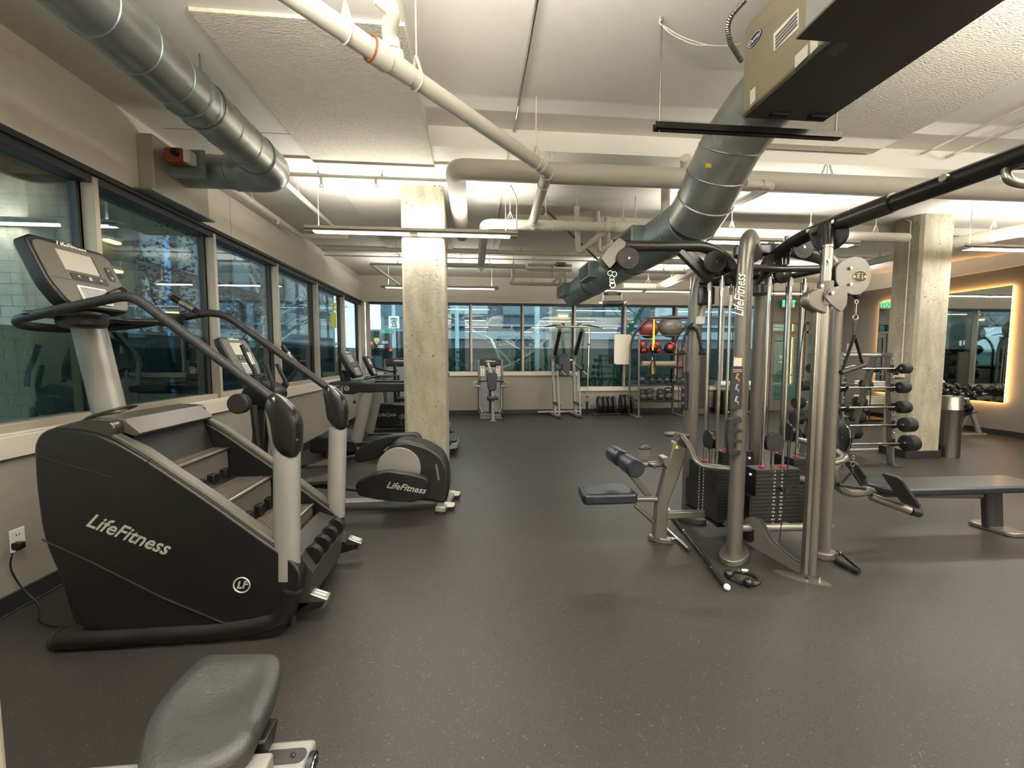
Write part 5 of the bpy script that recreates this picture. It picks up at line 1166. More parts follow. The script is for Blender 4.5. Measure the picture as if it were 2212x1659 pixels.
for dx, dz in ((-.035,.05), (-.03,-.05)): build('bolt', MB().cyl(hc+V(dx,0,dz), hc+V(dx,-.012,dz), .010, n=8), M_chrome, cg)
bd = build('badge', MB().prism([(math.cos(t*PI/14)*.052, math.sin(t*PI/14)*.038) for t in range(28)], hc+V(.036,0,0), (1,0,0), (0,0,1), (0,-.002,0)), M_letterd, cg, smooth=0)
M_bgold = mat('badge_gold', 'c9b45a', .4)
build('badge_rim', MB().add([hc+V(.036+math.cos(t*PI/14)*(.052 if k else .049), -.0025, math.sin(t*PI/14)*(.038 if k else .035)) for k in (0,1) for t in range(28)], [(t, (t+1) % 28, 28+(t+1) % 28, 28+t) for t in range(28)]), M_bgold, cg)
text('lettering', 'i', .06, M_bgold, cg, hc+V(.050,-.0025,.0), (1,0,0), (0,0,1))
text('lettering', 'E', .045, M_bgold, cg, hc+V(.024,-.0025,.002), (1,0,0), (0,0,1))
for dx in (-.002, .072): build('lettering', MB().add([hc+V(dx-.011,-.003,-.008), hc+V(dx+.011,-.003,-.008), hc+V(dx,-.003,.011)], [(0,1,2)]), M_bgold, cg)
build('cable_stop', MB().ball(P(1850, 638, Y=2.46), .022, 12), M_rubber, cg)
# hanging handles
def strap_handle(name, label, top, dirx, drop=.26, w_=.13, tilt=.03, hook=.10):
    t = thing(name, label, 'handle', top); top = Vector(top); dx = Vector(dirx).normalized()
    build('swivel_hook', MB().ring(top-V(0,0,.012), (0,1,0), .012, .004, 14, 6).cyl(top-V(0,0,.02), top-V(0,0,hook*.6), .006, n=8).ring(top-V(0,0,hook*.78), (0,1,0), .018, .0035, 16, 6), M_chrome, t)
    a = top-V(0,0,hook)
    l, r = a-V(0,0,drop)-dx*w_/2-V(0,0,tilt), a-V(0,0,drop)+dx*w_/2+V(0,0,tilt)
    m = a-V(0,0,drop*.28)
    build('strap', MB().bar(a, m, .024, .006, (0,1,0)).bar(m, l, .005, .022, (0,1,0)).bar(m, r, .005, .022, (0,1,0)), M_rubber, t)
    build('grip', MB().tube([l-(r-l)*.06, l+(r-l)*.25, l+(r-l)*.75, r+(r-l)*.06], [.017,.014,.014,.019], 14), M_rubber, t, smooth=60)
    build('ferrule', MB().ring(r+(r-l)*.06, r-l, .013, .004, 14, 6), M_chrome, t)
    return t
strap_handle('strap_handle', 'black strap handle hanging from the badge-marked pulley housing', P(1850, 648, Y=2.45), (1,0,0), .30, .145, .022, .14)
# weight stacks
def stack(px_front, horiz, depth, n, z0, zt, tops, wide, labels, rods_x):
    """front face starts at corner o, runs along horiz; depth away from it"""
    o, hv_, dv = px_front, Vector(horiz), Vector(depth); L_h = hv_.length; hu = hv_.normalized()
    g = .0015; ph = (zt-z0)/n
    nrm = -dv.normalized()
    grp = build('stack_cradle', MB().prism([(0,0), (L_h,0), (L_h,dv.length), (0,dv.length)], o+V(0,0,z0-.03), hu, dv.normalized(), (0,0,.012)), M_black, jg)
    for k in range(n):
        z = z0+k*ph; wd = k < wide
        e = 0 if wd else .045
        a = o+hu*e+V(0,0,z); hh = L_h-2*e
        p = build('weight_plate', MB().obb(a+hu*hh/2+dv*.5+V(0,0,ph/2), hu*hh/2, dv*.5, V(0,0,ph/2-g)), M_plate, jg)
        s = labels[n-1-k]
        for sx_ in (-.03, .03):
            text('lettering', s, .017, M_letterw, p, o+hu*(L_h*.5+sx_)+nrm*.0012+V(0,0,z+ph/2), hu, (0,0,1), ext=.0003)
        build('pin_hole', MB().cyl(o+hu*L_h*.5+V(0,0,z+ph/2), o+hu*L_h*.5+nrm*.0008+V(0,0,z+ph/2), .005, n=8), M_black, p)
    top = o+hu*L_h*.5+dv*.5+V(0,0,zt)
    for s in (-1, 1):
        q = top+hu*s*.085
        build('guide_rod', MB().cyl(q, V(q.x, q.y, 2.12), .0125, n=12), M_chrome, jg, smooth=60)
        build('rod_collar', MB().cyl(V(q.x, q.y, 2.03), V(q.x, q.y, 2.09), .018, n=14), M_steel, jg)
        build('red_washer', MB().cyl(q, q+V(0,0,.012), .022, n=16), M_redd, jg)
    build('lift_rod', MB().cyl(top, top+V(0,0,.10), .012, n=12), M_steel, jg); 
    build('lift_nut', MB().cyl(top+V(0,0,.10), top+V(0,0,.13), .018, n=8), M_steel, jg)
    c = top+V(0,0,.20)
    for s in (-1, 1): build('pulley_shield', MB().prism(roundpoly([(-.065,-.07), (.065,-.07), (.075,.03), (.0,.085), (-.075,.03)], .04), c+nrm*(.022*s), hu, (0,0,1), nrm*.006), M_plate, jg)
    build('stack_pulley', MB().cyl(c-nrm*.018, c+nrm*.018, .062, n=22), M_black, jg)
    for s in (-.05, .05): build('cable', MB().cyl(c+hu*s, V((c+hu*s).x, (c+hu*s).y, 2.1), .003, n=6), M_black, jg)
lab1 = ['5','10','15','20','25','30','35','42.5','50','57.5','65','72.5','80','87.5','95']
lab2 = ['5','10','15','20','25','30','35','40','45','50','55','60','65','70','75','80']
stack(V(2.09, 2.90, 0), (.45, 0, 0), (0, .14, 0), 15, .20, .635, None, 8, lab1, None)
stack(V(1.85, 3.40, 0), (0, -.48, 0), (.14, 0, 0), 16, .22, .62, None, 9, lab2, None)
# the two stacks on the far side
stack(V(2.50, 3.50, 0), (-.38, 0, 0), (0, -.12, 0), 15, .22, .66, None, 8, lab1, None)
stack(V(2.72, 3.05, 0), (0, .36, 0), (-.12, 0, 0), 15, .22, .66, None, 8, lab1, None)
pin = thing('selector_pin', 'black weight pin with coiled lanyard in the front stack', 'pin', V(2.33, 2.88, .49))
build('knob', MB().cyl((2.33, 2.90, .49), (2.33, 2.86, .49), .014, n=14), M_black, pin, bevel=.003)
build('lanyard', MB().tube(fillet([V(2.33,2.88,.49), V(2.37,2.87,.46), V(2.41,2.87,.52), V(2.39,2.88,.57), V(2.35,2.885,.62)], .04), .004, 7), M_black, pin)
# lower frame
zf = .215
for a, b in ((V(1.93, 2.84, zf), V(2.66, 2.80, zf)), (V(1.93, 2.86, zf), V(1.93, 3.55, zf)), (V(1.93, 3.52, zf), V(2.6, 3.52, zf)), (V(2.62, 2.8, zf), V(2.58, 3.52, zf))):
    build('base_tube', MB().tube([a, b], .03, 14), M_champ, jg, smooth=60)
build('tube_cone', MB().cyl((2.66, 2.80, zf), (2.71, 2.80, zf), .03, .004, n=14), M_champ, jg)
for xx in (2.08, 2.30): build('tube_clamp', MB().cyl((xx, 2.83, zf), (xx+.05, 2.828, zf), .035, n=14), M_champ, jg)
# guard rails
build('guard_rail', MB().tube(fillet([P(1575, 1012, Y=2.83), P(1505, 1005, Y=2.88), V(1.66, 3.0, .80), V(1.645, 3.10, .86)], .14, 6), .026, 14, r2=.02), M_champ, jg, smooth=60)
build('guard_rail', MB().tube(fillet([V(1.93, 3.52, .78), V(1.72, 3.45, .82), V(1.60, 3.3, .84), V(1.62, 3.16, .86)], .14, 6), .026, 14, r2=.02), M_champ, jg, smooth=60)
build('guard_rail', MB().tube(fillet([V(2.60, 2.79, .70), V(2.80, 2.82, .72), V(2.93, 3.05, .74), V(2.86, 3.4, .76), V(2.62, 3.5, .76)], .14, 6), .030, 14, r2=.024), M_champ, jg, smooth=60)
# placard, stickers, lettering and accessory rack on the front-left column
yf = 2.82-.063
def col_quad(px, m, nm='sticker', dy=0):
    a = [P(x, y, Y=yf-.002-dy) for x, y in px]; q = MB(); q.add(a+[p+V(0,.012,0) for p in a], [(0,3,2,1),(4,5,6,7),(0,1,5,4),(1,2,6,5),(2,3,7,6),(3,0,4,7)]); return build(nm, q, m, jg)
pl = col_quad([(1580, 793), (1605, 793), (1603, 884), (1577, 884)], M_letterd, 'placard')
text('lettering', 'MULTI-JUNGLE', .0105, M_letterw, pl, P(1593, 799, Y=yf-.003), (1,0,0), (0,0,1))
text('lettering', 'INSTRUCTIONS', .0095, M_letterw, pl, P(1593, 803, Y=yf-.003), (1,0,0), (0,0,1))
M_fig = mat('figure_print', '8fa0b4', .5); M_figw = mat('figure_print_warm', 'b98a5c', .5)
for (x_, y_, m_) in ((1592, 815, M_figw), (1591, 838, M_fig), (1590, 864, M_fig)):
    q = MB(); c = P(x_, y_, Y=yf-.0035); q.ball(c+V(.003,0,.022), .007, 8, (1,.1,1)); q.bar(c+V(.002,0,.016), c+V(-.006,0,-.01), .002, .012, (1,0,0)); q.bar(c+V(-.006,0,-.01), c+V(.016,0,-.012), .002, .008, (0,0,1)); q.bar(c+V(.016,0,-.012), c+V(.014,0,-.032), .002, .006, (1,0,0)); q.bar(c+V(.0,0,.012), c+V(.016,0,.026), .002, .005, (0,0,1)); build('printed_figure', q, m_, pl)
sk = col_quad([(1588, 769), (1603, 769), (1602, 791), (1586, 791)], M_paper); col_quad([(1588, 769), (1603, 769), (1603, 773), (1588, 773)], M_orange, 'sticker_band', .001)
text('lettering', 'LifeFitness', .105, M_letterw, jg, P(1598, 638, Y=yf-.006), P(1601, 590, Y=yf)-P(1596, 680, Y=yf), (-1,0,0), shear=.35, sx=.66, ext=.002, bold=.001)
comb = [(1574, 905), (1600, 900), (1603, 912), (1585, 915), (1584, 925), (1603, 928), (1603, 933), (1584, 936), (1584, 948), (1603, 951), (1603, 956), (1584, 958), (1584, 970), (1600, 973), (1598, 984), (1574, 984), (1571, 945)]
build('accessory_rack', slab(comb, yf-.03, yf-.035, yf, .008), M_rubber, jg, bevel=.003)
build('accessory_rack', MB().box(1.86, 3.50, 1.02, 1.90, 3.56, 1.36), M_rubber, jg, bevel=.01)
q = MB()
for k in range(4): q.box(1.85, 3.50, 1.07+k*.07, 1.862, 3.55, 1.09+k*.07)
build('rack_lips', q, M_champ, jg)
for pxx, yy in (((1615, 990), 2.83), ((1617, 1025), 2.83)): c = P(*pxx, Y=yy); build('column_bolt', MB().cyl(c, c+V(.018,0,0), .011, n=8), M_chrome, jg)
for pxx in ((1775, 988), (1773, 1032), (1777, 820)): c = P(*pxx, Y=2.72); build('column_bolt', MB().ball(c, .011, 10), M_chrome, jg)
# control head and handle on the far column
c = P(1524, 640, Y=3.45); build('far_carriage', MB().obb(c, (.06,0,0), (0,.05,0), (0,0,.075)), M_gun, jg, bevel=.012)
build('far_swivel_arm', MB().bar(P(1522, 658, Y=3.45), P(1512, 690, Y=3.45), .05, .03, (1,0,0)), M_silver, jg, bevel=.008)
build('far_swivel_tip', MB().obb(P(1513, 692, Y=3.45), (.028,0,0), (0,.03,0), (0,0,.035)), M_white, jg, bevel=.006)
# lat pulldown seat station
ys_ = 3.12
leg = [(1410, 1160), (1416, 1088), (1430, 1030), (1452, 955), (1460, 946), (1480, 952), (1478, 975), (1462, 1030), (1440, 1085), (1437, 1165)]
build('seat_upright', slab(leg, ys_, ys_-.035, ys_+.035, .02), M_champ, jg, bevel=.012, seg=3)
build('upright_cap', slab([(1454, 950), (1462, 943), (1482, 950), (1480, 966), (1468, 964)], ys_, ys_-.04, ys_+.04, .01), M_dgrey, jg, bevel=.008)
build('upright_foot', MB().prism([(p[0]*1.0, p[1]) for p in ell(.13, .055, 20)], (1.49, ys_, 0), (.6,-.4,0), (.4,.6,0), (0,0,.045)), M_champ, jg, bevel=.008)
st_ = P(1462, 965, Y=ys_-.037); build('warning_sticker', MB().add([st_+V(-.018,0,-.015), st_+V(.018,0,-.015), st_+V(0,0,.018)], [(0,1,2)]), mat('sticker_yellow', 'e8d820', .5), jg)
build('seat_tube', MB().tube([P(1315, 1078, Y=ys_), P(1425, 1078, Y=ys_)], .022, 12), M_champ, jg, smooth=60)
build('seat_brace', MB().tube([P(1370, 1090, Y=ys_), P(1420, 1135, Y=ys_)], .017, 12), M_champ, jg, smooth=60)
build('frame_link', MB().bar(P(1437, 1112, Y=ys_), V(1.93, ys_, P(1437, 1112, Y=ys_).z), .05, .06), M_champ, jg, bevel=.01)
build('link_knob', MB().ball(P(1444, 1100, Y=ys_), .014, 12), M_white, jg)
zs_ = P(1320, 1068, Y=2.98).z; x0_, x1_ = P(1260, 1068, Y=2.98).x, P(1382, 1068, Y=2.98).x
build('seat_pad', MB().prism(roundpoly([(x0_, 2.98), (x1_, 2.98), (x1_-.02, 3.27), (x0_+.03, 3.27)], .05), (0,0,zs_-.085), (1,0,0), (0,1,0), (0,0,.085)), M_navy, jg, bevel=.022, seg=4, smooth=50)
for yy0, yy1, nm in ((2.90, 3.12, 0), (3.20, 3.42, 1)):
    rc_ = V(1.19, 0, .665)
    build('roller_pad', MB().lathe([(.02,0), (.060,0), (.068,.010), (.071,.03), (.071,.19), (.067,.212), (.058,.22), (.02,.22)], V(rc_.x, yy0, rc_.z), (0,1,0), 26), M_navy, jg, smooth=40)
    build('roller_cap', MB().cyl((rc_.x, yy0-.004, rc_.z), (rc_.x, yy0+.002, rc_.z), .038, n=20), M_rubber, jg)
build('roller_axle', MB().cyl((1.19, 3.1, .665), (1.19, 3.25, .665), .022, n=14), M_white, jg)
build('roller_post', MB().bar((1.20, 3.16, .62), P(1402, 1072, Y=3.16), .035, .05, (1,0,0)).bar((1.24, 3.16, .62), (1.30, 3.16, .47), .03, .03, (1,0,0)), M_champ, jg, bevel=.005)
build('roller_arm', MB().tube([P(1385, 1003, Y=3.16), P(1440, 1003, Y=3.16)], .025, 12), M_champ, jg, smooth=60)
build('adjust_plate', MB().prism(roundpoly([(-.04,-.05), (.05,-.05), (.05,.09), (-.0,.09), (-.04,.03)], .02), P(1390, 985, Y=3.2), (1,0,0), (0,0,1), (0,.012,0)), M_champ, jg)
build('adjust_cap', MB().obb(P(1392, 968, Y=3.205), (.045,0,0), (0,.02,0), (0,0,.010)), M_dgrey, jg, bevel=.006)
build('release_lever', MB().tube([P(1402, 1003, Y=3.1), P(1414, 1010, Y=3.0)], .011, 10), M_rubber, jg)
build('pivot_bracket', slab([(1432, 990), (1446, 987), (1452, 1000), (1444, 1014), (1436, 1005)], 3.07, 3.07, 3.17, .01), M_champ, jg, bevel=.003)
# low row station on the right
for yy, pxs in ((2.80, [(1918, 1037), (1930, 1031), (1960, 1042), (1972, 1055), (1993, 1108), (1988, 1115), (1965, 1107), (1935, 1070)]), (3.34, [(1838, 1002), (1846, 998), (1858, 1002), (1866, 1012), (1896, 1068), (1890, 1076), (1872, 1074), (1842, 1040)])):
    a = [P(x, y, Y=yy) for x, y in pxs]; poly = [(p.x, p.z) for p in a]
    build('foot_plate', MB().prism(roundpoly(poly, .02), (0,yy,0), (1,0,0), (0,0,1), (0,.17,0)) if False else MB().prism(rrect(.20, .32, .03), V(sum(p[0] for p in poly)/len(poly), yy+.05, sum(p[1] for p in poly)/len(poly)+.02), V(.30,1,-.10).normalized()*1.0, V(.62,-.0,-.78).normalized(), V(.018,-.004,.014)), M_dgrey, jg, bevel=.006)
build('row_beam', MB().tube([V(2.64, 3.1, .50), V(3.0, 3.1, .42), P(1960, 1068, Y=3.1), P(2120, 1070, Y=3.1)], .028, 14), M_champ, jg, smooth=60)
build('foot_bar', MB().tube([P(1880, 1072, Y=3.0), P(1965, 1103, Y=2.9)], .032, 14), M_champ, jg, smooth=60)
build('foot_bar_tip', MB().cyl(P(1965, 1103, Y=2.9), P(1985, 1108, Y=2.9), .034, n=16), M_rubber, jg)
bz = P(2080, 1055, Y=2.95).z
build('bench_pad', MB().prism(roundpoly([(3.40, 2.96), (4.75, 2.93), (4.80, 3.25), (3.42, 3.29), (3.30, 3.12)], .04), (0,0,bz-.055), (1,0,0), (0,1,0), (0,0,.06)), M_navy, jg, bevel=.018, seg=3, smooth=50)
build('bench_frame', MB().bar((3.35, 3.1, bz-.08), (4.7, 3.1, bz-.08), .07, .04), M_gun, jg, bevel=.008)
build('bench_leg', MB().sweep([V(4.46, 3.08, .03), V(4.42, 3.08, bz-.07)], [(p[0], p[1]) for p in rrect(.07, .16, .03)], up=(1,0,0)), M_gun, jg, smooth=50)
build('bench_foot', MB().prism(rrect(.16, .30, .05), (4.47, 3.06, 0), (1,0,0), (-.15,1,0), (0,0,.04)), M_champ, jg, bevel=.01)
build('row_frame_hoop', MB().tube(fillet([P(1815, 985, Y=3.0), P(1800, 1020, Y=3.0), P(1812, 1060, Y=3.0), P(1850, 1068, Y=3.0), P(1880, 1060, Y=3.0)], .10, 6), .030, 14), M_champ, jg, smooth=60)
for yy in (2.96, 3.03): 
    c = P(1826, 946, Y=yy); pulley(c, .10, (.9,-.45,0), .03); build('pulley_rim', MB().ring(c, (.9,-.45,0), .10, .004, 30, 5), M_chrome, jg)
build('rubber_hook', MB().box(P(1803, 940, Y=2.9).x-.015, 2.88, P(1803, 970, Y=2.9).z, P(1803, 940, Y=2.9).x+.018, 2.92, P(1803, 896, Y=2.9).z), M_rubber, jg, bevel=.01)
strap_handle('strap_handle', 'black strap handle clipped to the low row pulley', P(1843, 985, Y=2.9), (1,0,0), .16, .20, -.015, .08)
# things on the floor by the tower
bar_ = thing('lat_bar', 'long bent black pulldown bar with a white tip lying under the tower', 'cable bar', V(1.7, 2.9, .02))
bp_ = [V(1.82, 3.56, .022), V(1.76, 3.25, .022), V(1.68, 2.80, .022), V(1.645, 2.63, .022), V(1.605, 2.41, .022)]
build('bar', MB().tube(bp_[1:4], .012, 10), M_char, bar_, smooth=60)
for a, b in ((bp_[0], bp_[1]), (bp_[3], bp_[4])): build('grip', MB().tube([a, b], .018, 12), M_rubber, bar_, smooth=60)
for p, q_ in ((bp_[1], bp_[2]), (bp_[3], bp_[2])): build('ferrule', MB().cyl(p, p+(q_-p).normalized()*.012, .017, n=12), M_chrome, bar_)
build('tip', MB().ball(bp_[4], .021, 12), M_white, bar_)
b2 = thing('straight_bar', 'short chrome cable bar lying beside the long black one', 'cable bar', V(1.66, 3.1, .02))
a, b = V(1.64, 3.32, .02), V(1.63, 2.93, .02)
build('bar', MB().tube([a, b], .012, 10), M_chrome, b2, smooth=60); build('grip', MB().tube([a.lerp(b,.62), a.lerp(b,.95)], .016, 12), M_steel, b2); build('end_cap', MB().ball(b, .016, 10), M_rubber, b2); build('eyelet', MB().ring(a.lerp(b,.5)+V(-.04,0,0), (0,0,1), .014, .004, 14, 6).cyl(a.lerp(b,.5), a.lerp(b,.5)+V(-.028,0,0), .008, n=8), M_chrome, b2)
def rope(name, label, pts, r=.014):
    t = thing(name, label, 'cable rope', pts[0]); f = fillet(pts, .08, 8)
    build('rope', MB().tube(f, r*.85, 8), M_rubber, t); L = sum((f[i+1]-f[i]).length for i in range(len(f)-1)); q = MB()
    for k in range(2):
        hp = []; n = int(L/.008); d = 0; 
        for i in range(n):
            s = i/(n-1)*(len(f)-1); j = min(int(s), len(f)-2); p = f[j].lerp(f[j+1], s-j); tn = (f[j+1]-f[j]).normalized(); o1 = tn.orthogonal().normalized(); o2 = tn.cross(o1); a_ = i*.8+k*PI
            ref = V(0,0,1) if abs(tn.z) < .9 else V(1,0,0); o1 = tn.cross(ref).normalized(); o2 = tn.cross(o1)
            hp.append(p+(o1*math.cos(a_)+o2*math.sin(a_))*r*.55)
        q.tube(hp, r*.5, 5)
    build('rope_strand', q, M_char, t)
    return t
rp = rope('tricep_rope', 'black twisted rope coiled in a ring on the floor by the tower foot', [V(1.80+.09*math.cos(a), 2.52+.085*math.sin(a), .016) for a in [PI*1.0+i*2*PI*.86/12 for i in range(13)]])
for p in (V(1.705, 2.545, .03), V(1.765, 2.435, .03)): build('end_ball', MB().ball(p, .03, 12), M_blackg, rp)
build('clip', MB().cyl(V(1.83, 2.60, .02), V(1.87, 2.59, .02), .018, n=12), M_chrome, rp)
tp_ = P(1500, 708, Y=3.5)
rp2 = rope('tricep_rope', 'black twisted rope hanging in a loop on the rear left tower column', [P(1474, 756, Y=3.47), P(1480, 722, Y=3.47), P(1497, 705, Y=3.47), P(1506, 715, Y=3.47), P(1516, 756, Y=3.47)])
for px_ in ((1473, 762), (1517, 762)): build('end_cap', MB().lathe([(.012,-.02), (.03,-.018), (.034,0), (.02,.022)], P(*px_, Y=3.47), (0,0,1), 16), M_rubber, rp2)
build('clip', MB().prism([(-.03,0), (.03,.05), (.03,.03), (-.03,-.03)], P(1490, 708, Y=3.49), (1,0,0), (0,0,1), (0,.01,0)), M_rubber, rp2)
fh = thing('strap_handle', 'black strap handle lying on the floor behind the chrome guide post', 'handle', V(2.62, 2.62, .02))
build('grip', MB().tube([V(2.60, 2.66, .022), V(2.62, 2.50, .022)], [.02, .018], 14), M_rubber, fh, smooth=60)
build('strap', MB().bar(V(2.60, 2.66, .03), V(2.66, 2.70, .06), .004, .02).bar(V(2.66, 2.70, .06), V(2.635, 2.51, .03), .004, .018), M_rubber, fh)
build('ring', MB().ring(V(2.655, 2.70, .06), (1,0,0), .016, .003, 14, 6), M_chrome, fh)
# v handle hanging from pulldown cable
vh = thing('row_handle', 'double D row handle on chain hanging from the pulldown arm', 'cable handle', P(1322, 592, Y=3.1))
q = MB()
for k, (x_, y_) in enumerate(((1318, 590), (1327, 592), (1322, 601), (1322, 608))): q.ring(P(x_, y_, Y=3.1), (0,1,0) if k % 2 else (.5,.8,0), .018, .0035, 14, 6)
build('carabiner', q, M_chrome, vh)
q = MB(); q.ring(P(1323, 616, Y=3.1), (0,1,0), .020, .006, 16, 6); build('shackle', q, M_chrome, vh)
build('top_bar', MB().cyl(P(1303, 634, Y=3.1), P(1341, 634, Y=3.1), .013, n=12).obb(P(1322, 633, Y=3.1), (.035,0,0), (0,.012,0), (0,0,.014)), M_gun, vh)
for x_ in (1303, 1341): build('side_bar', MB().cyl(P(x_, 634, Y=3.1), P(x_+(-1 if x_ < 1320 else 3), 654, Y=3.1), .006, n=8), M_steel, vh)
for dy in (-.04, .05): build('grip', MB().cyl(P(1300, 656+0, Y=3.1+dy), P(1346, 655, Y=3.1+dy), .019, n=14), M_rubber, vh); build('end_ball', MB().ball(P(1299, 656, Y=3.1+dy), .020, 10).ball(P(1347, 655, Y=3.1+dy), .020, 10), M_chrome, vh)
# ------------------------------------------------------------------ selector machines by the back wall
def tower_machine(name, label, cx, y0, w_=.54, zt=1.44, dark=False):
    t = thing(name, label, 'weight machine', (cx, y0, 0))
    for s in (-1, 1): build('side_post', MB().box(cx+s*w_/2-.03, y0, .12, cx+s*w_/2+.03, y0+.28, zt-.03), M_champ, t, bevel=.02)
    build('shroud', MB().box(cx-w_/2+.03, y0+.03, .15, cx+w_/2-.03, y0+.25, zt-.20), mat('shroud_grey', '8d8f93', .45, metal=.2), t, bevel=.01)
    hd = build('header', MB().prism(roundpoly([(-w_/2+.03,-.13), (w_/2-.03,-.13), (w_/2-.03,.0), (0,.025), (-w_/2+.03,.0)], .02), (cx, y0-.01, zt-.02), (1,0,0), (0,0,1), (0,.26,0)), M_dgrey, t, bevel=.008)
    text('lettering', 'LifeFitness', .055, M_letterw, hd, (cx, y0-.012, zt-.06), (1,0,0), (0,0,1), shear=.35, bold=.001)
    build('stack_slot', MB().box(cx-.035, y0+.015, .16, cx+.01, y0+.03, zt-.4), M_black, t)
    build('base', MB().box(cx-w_/2+.02, y0-.08, .04, cx+w_/2-.02, y0+.3, .14), M_champ, t, bevel=.012)
    build('base_bar', MB().box(cx-w_/2-.0, y0-.10, 0, cx+w_/2+.0, y0-.05, .05), M_champ, t, bevel=.008)
    return t
cp = tower_machine('chest_press', 'silver seated press machine with dark seat pads under the back window', .385, 9.78)
for s in (-1, 1):
    q = build('instruction_panel', MB().box(.385+s*.19-.05, 9.795, 1.02, .385+s*.19+.05, 9.802, 1.27), M_paper, cp)
    for k in range(2): build('figure_print', MB().box(.385+s*.19-.006, 9.792, 1.06+k*.07, .385+s*.19+.008, 9.795, 1.09+k*.07), M_letterd, q)
    build('figure_print', MB().cyl((.385+s*.19, 9.795, 1.23), (.385+s*.19, 9.791, 1.23), .035, n=14), mat('tag_pink', 'd98a70', .5), q)
    build('press_handle', MB().tube(fillet([(.385+s*.08, 9.75, 1.16), (.385+s*.08, 9.72, .92), (.385+s*.20, 9.62, .91), (.385+s*.33, 9.52, .90)], .04), .015, 10), M_char, cp, smooth=60)
    build('handle_end', MB().tube(fillet([(.385+s*.31, 9.52, .90), (.385+s*.38, 9.5, .895), (.385+s*.39, 9.5, .82)], .05), .020, 10), M_silver, cp, smooth=60)
    build('lever_weight', MB().cyl((.385+s*.24, 9.6, .79), (.385+s*.37, 9.6, .79), .03, n=14), M_silver, cp, bevel=.004)
    build('lever_plate', MB().box(.385+s*.375, 9.58, .73, .385+s*.385, 9.62, .84), M_silver, cp)
    build('side_lever', MB().tube([V(.385+s*.25, 9.78, .75), V(.385+s*.26, 9.75, .3), V(.385+s*.20, 9.68, .16)], .02, 10), M_silver, cp, smooth=60)
build('lever_arm', MB().bar((.33, 9.74, 1.34), (.41, 9.62, 1.05), .055, .05, (0,1,0)), M_silver, cp, bevel=.008)
poly = roundpoly([(-.115,.42), (.115,.42), (.125,.28), (.085,.0), (-.085,.0), (-.125,.28)], .05)
build('back_pad', MB().prism(poly, (.41, 9.52, .70), (1,0,0), (0,.08,1), (0,-.07,0)), M_slate, cp, bevel=.02, seg=3)
build('seat_post', MB().sweep([V(.43, 9.5, .0), V(.42, 9.55, .72)], rrect(.07, .085, .015), up=(0,1,0)), M_silver, cp, smooth=40)
build('seat', MB().prism(rrect(.26, .28, .05), (.42, 9.5, .49), (1,0,0), (0,1,0), (0,0,.075)), M_navy, cp, bevel=.02)
build('post_foot', MB().box(.36, 9.38, 0, .50, 9.47, .012), M_silver, cp)
p2 = tower_machine('leg_machine', 'grey weight machine with dark header, half hidden by the left concrete column', -1.76, 9.85, .64, 1.45)
build('mast', MB().box(-1.86, 9.72, .3, -1.80, 9.78, 1.33), M_char, p2, bevel=.006)
build('seat', MB().prism(rrect(.4, .4, .06), (-1.55, 9.4, .5), (1,0,0), (0,1,0), (0,0,.08)), M_navy, p2, bevel=.02)
build('seat_post', MB().bar((-1.55, 9.4, 0), (-1.55, 9.4, .5), .08, .08, (0,1,0)), M_silver, p2)
# ------------------------------------------------------------------ pull-up tower
pu = thing('pull_up_tower', 'silver pull-up and dip tower with dark back pad before the back windows', 'pull-up tower', (2.25, 10.0, 0))
for x in (1.98, 2.50):
    dx = .02
    build('upright', MB().sweep(fillet([V(x+.02, 10.05, .08), V(x-.02, 10.20, 1.42), V(x+.02, 9.50, 2.17)], .12, 6), rrect(.08, .11, .03), up=(0,1,0)), M_silver, pu, smooth=50)
    build('upright_gloss', MB().sweep([V(x-.0, 10.02, 1.55), V(x+.02, 9.56, 2.10)], rrect(.084, .114, .03), up=(0,1,0)), M_gun, pu, smooth=50)
    build('front_strut', MB().tube([V(x+.06, 9.72, .07), V(x+.05, 9.93, 1.22)], .022, 12), M_silver, pu, smooth=60)
    build('base_leg', MB().bar((x-.02, 10.45, .045), (x+.05, 9.62, .045), .085, .07), M_silver, pu, bevel=.015)
    build('base_cap', MB().bar((x+.045, 9.66, .046), (x+.052, 9.58, .046), .09, .078), M_dgrey, pu, bevel=.012)
    build('foot_step', MB().bar((x, 10.08, .36), (x+.06, 9.76, .30), .10, .03), M_dgrey, pu, bevel=.006)
    s = -1 if x < 2.2 else 1
    build('arm_pad', MB().bar((x+.03, 10.02, 1.27), (x+.05, 9.66, 1.17), .10, .06), M_slate, pu, bevel=.018)
    build('arm_rest_bar', MB().tube(fillet([V(x+.05, 9.95, 1.22), V(x+.09, 9.66, 1.16), V(x+.10, 9.62, 1.32)], .05), .014, 10), M_char, pu, smooth=60)
    build('dip_handle', MB().tube([V(x+.09, 9.64, 1.14), V(x+.16, 9.62, 1.07)], .013, 10).ball(V(x+.17, 9.62, 1.065), .022, 10), M_silver, pu)
    build('pull_grip', MB().tube(fillet([V(x+.02+s*.0, 9.5, 2.20), V(x+.02+s*.12, 9.48, 2.22), V(x+.02+s*.38, 9.40, 2.16)], .05), .016, 10), M_rubber, pu, smooth=60)
    build('neutral_grip', MB().tube(fillet([V(x-s*.10, 9.52, 2.20), V(x-s*.10, 9.40, 2.24), V(x-s*.02, 9.40, 2.24)], .04), .014, 10), M_rubber, pu, smooth=60)
build('top_crossbar', MB().bar((1.88, 9.5, 2.18), (2.66, 9.5, 2.18), .06, .05), M_silver, pu, bevel=.015)
build('rear_crossbar', MB().tube([V(1.62, 10.42, .06), V(2.75, 10.42, .06)], .035, 14), M_silver, pu, smooth=60)
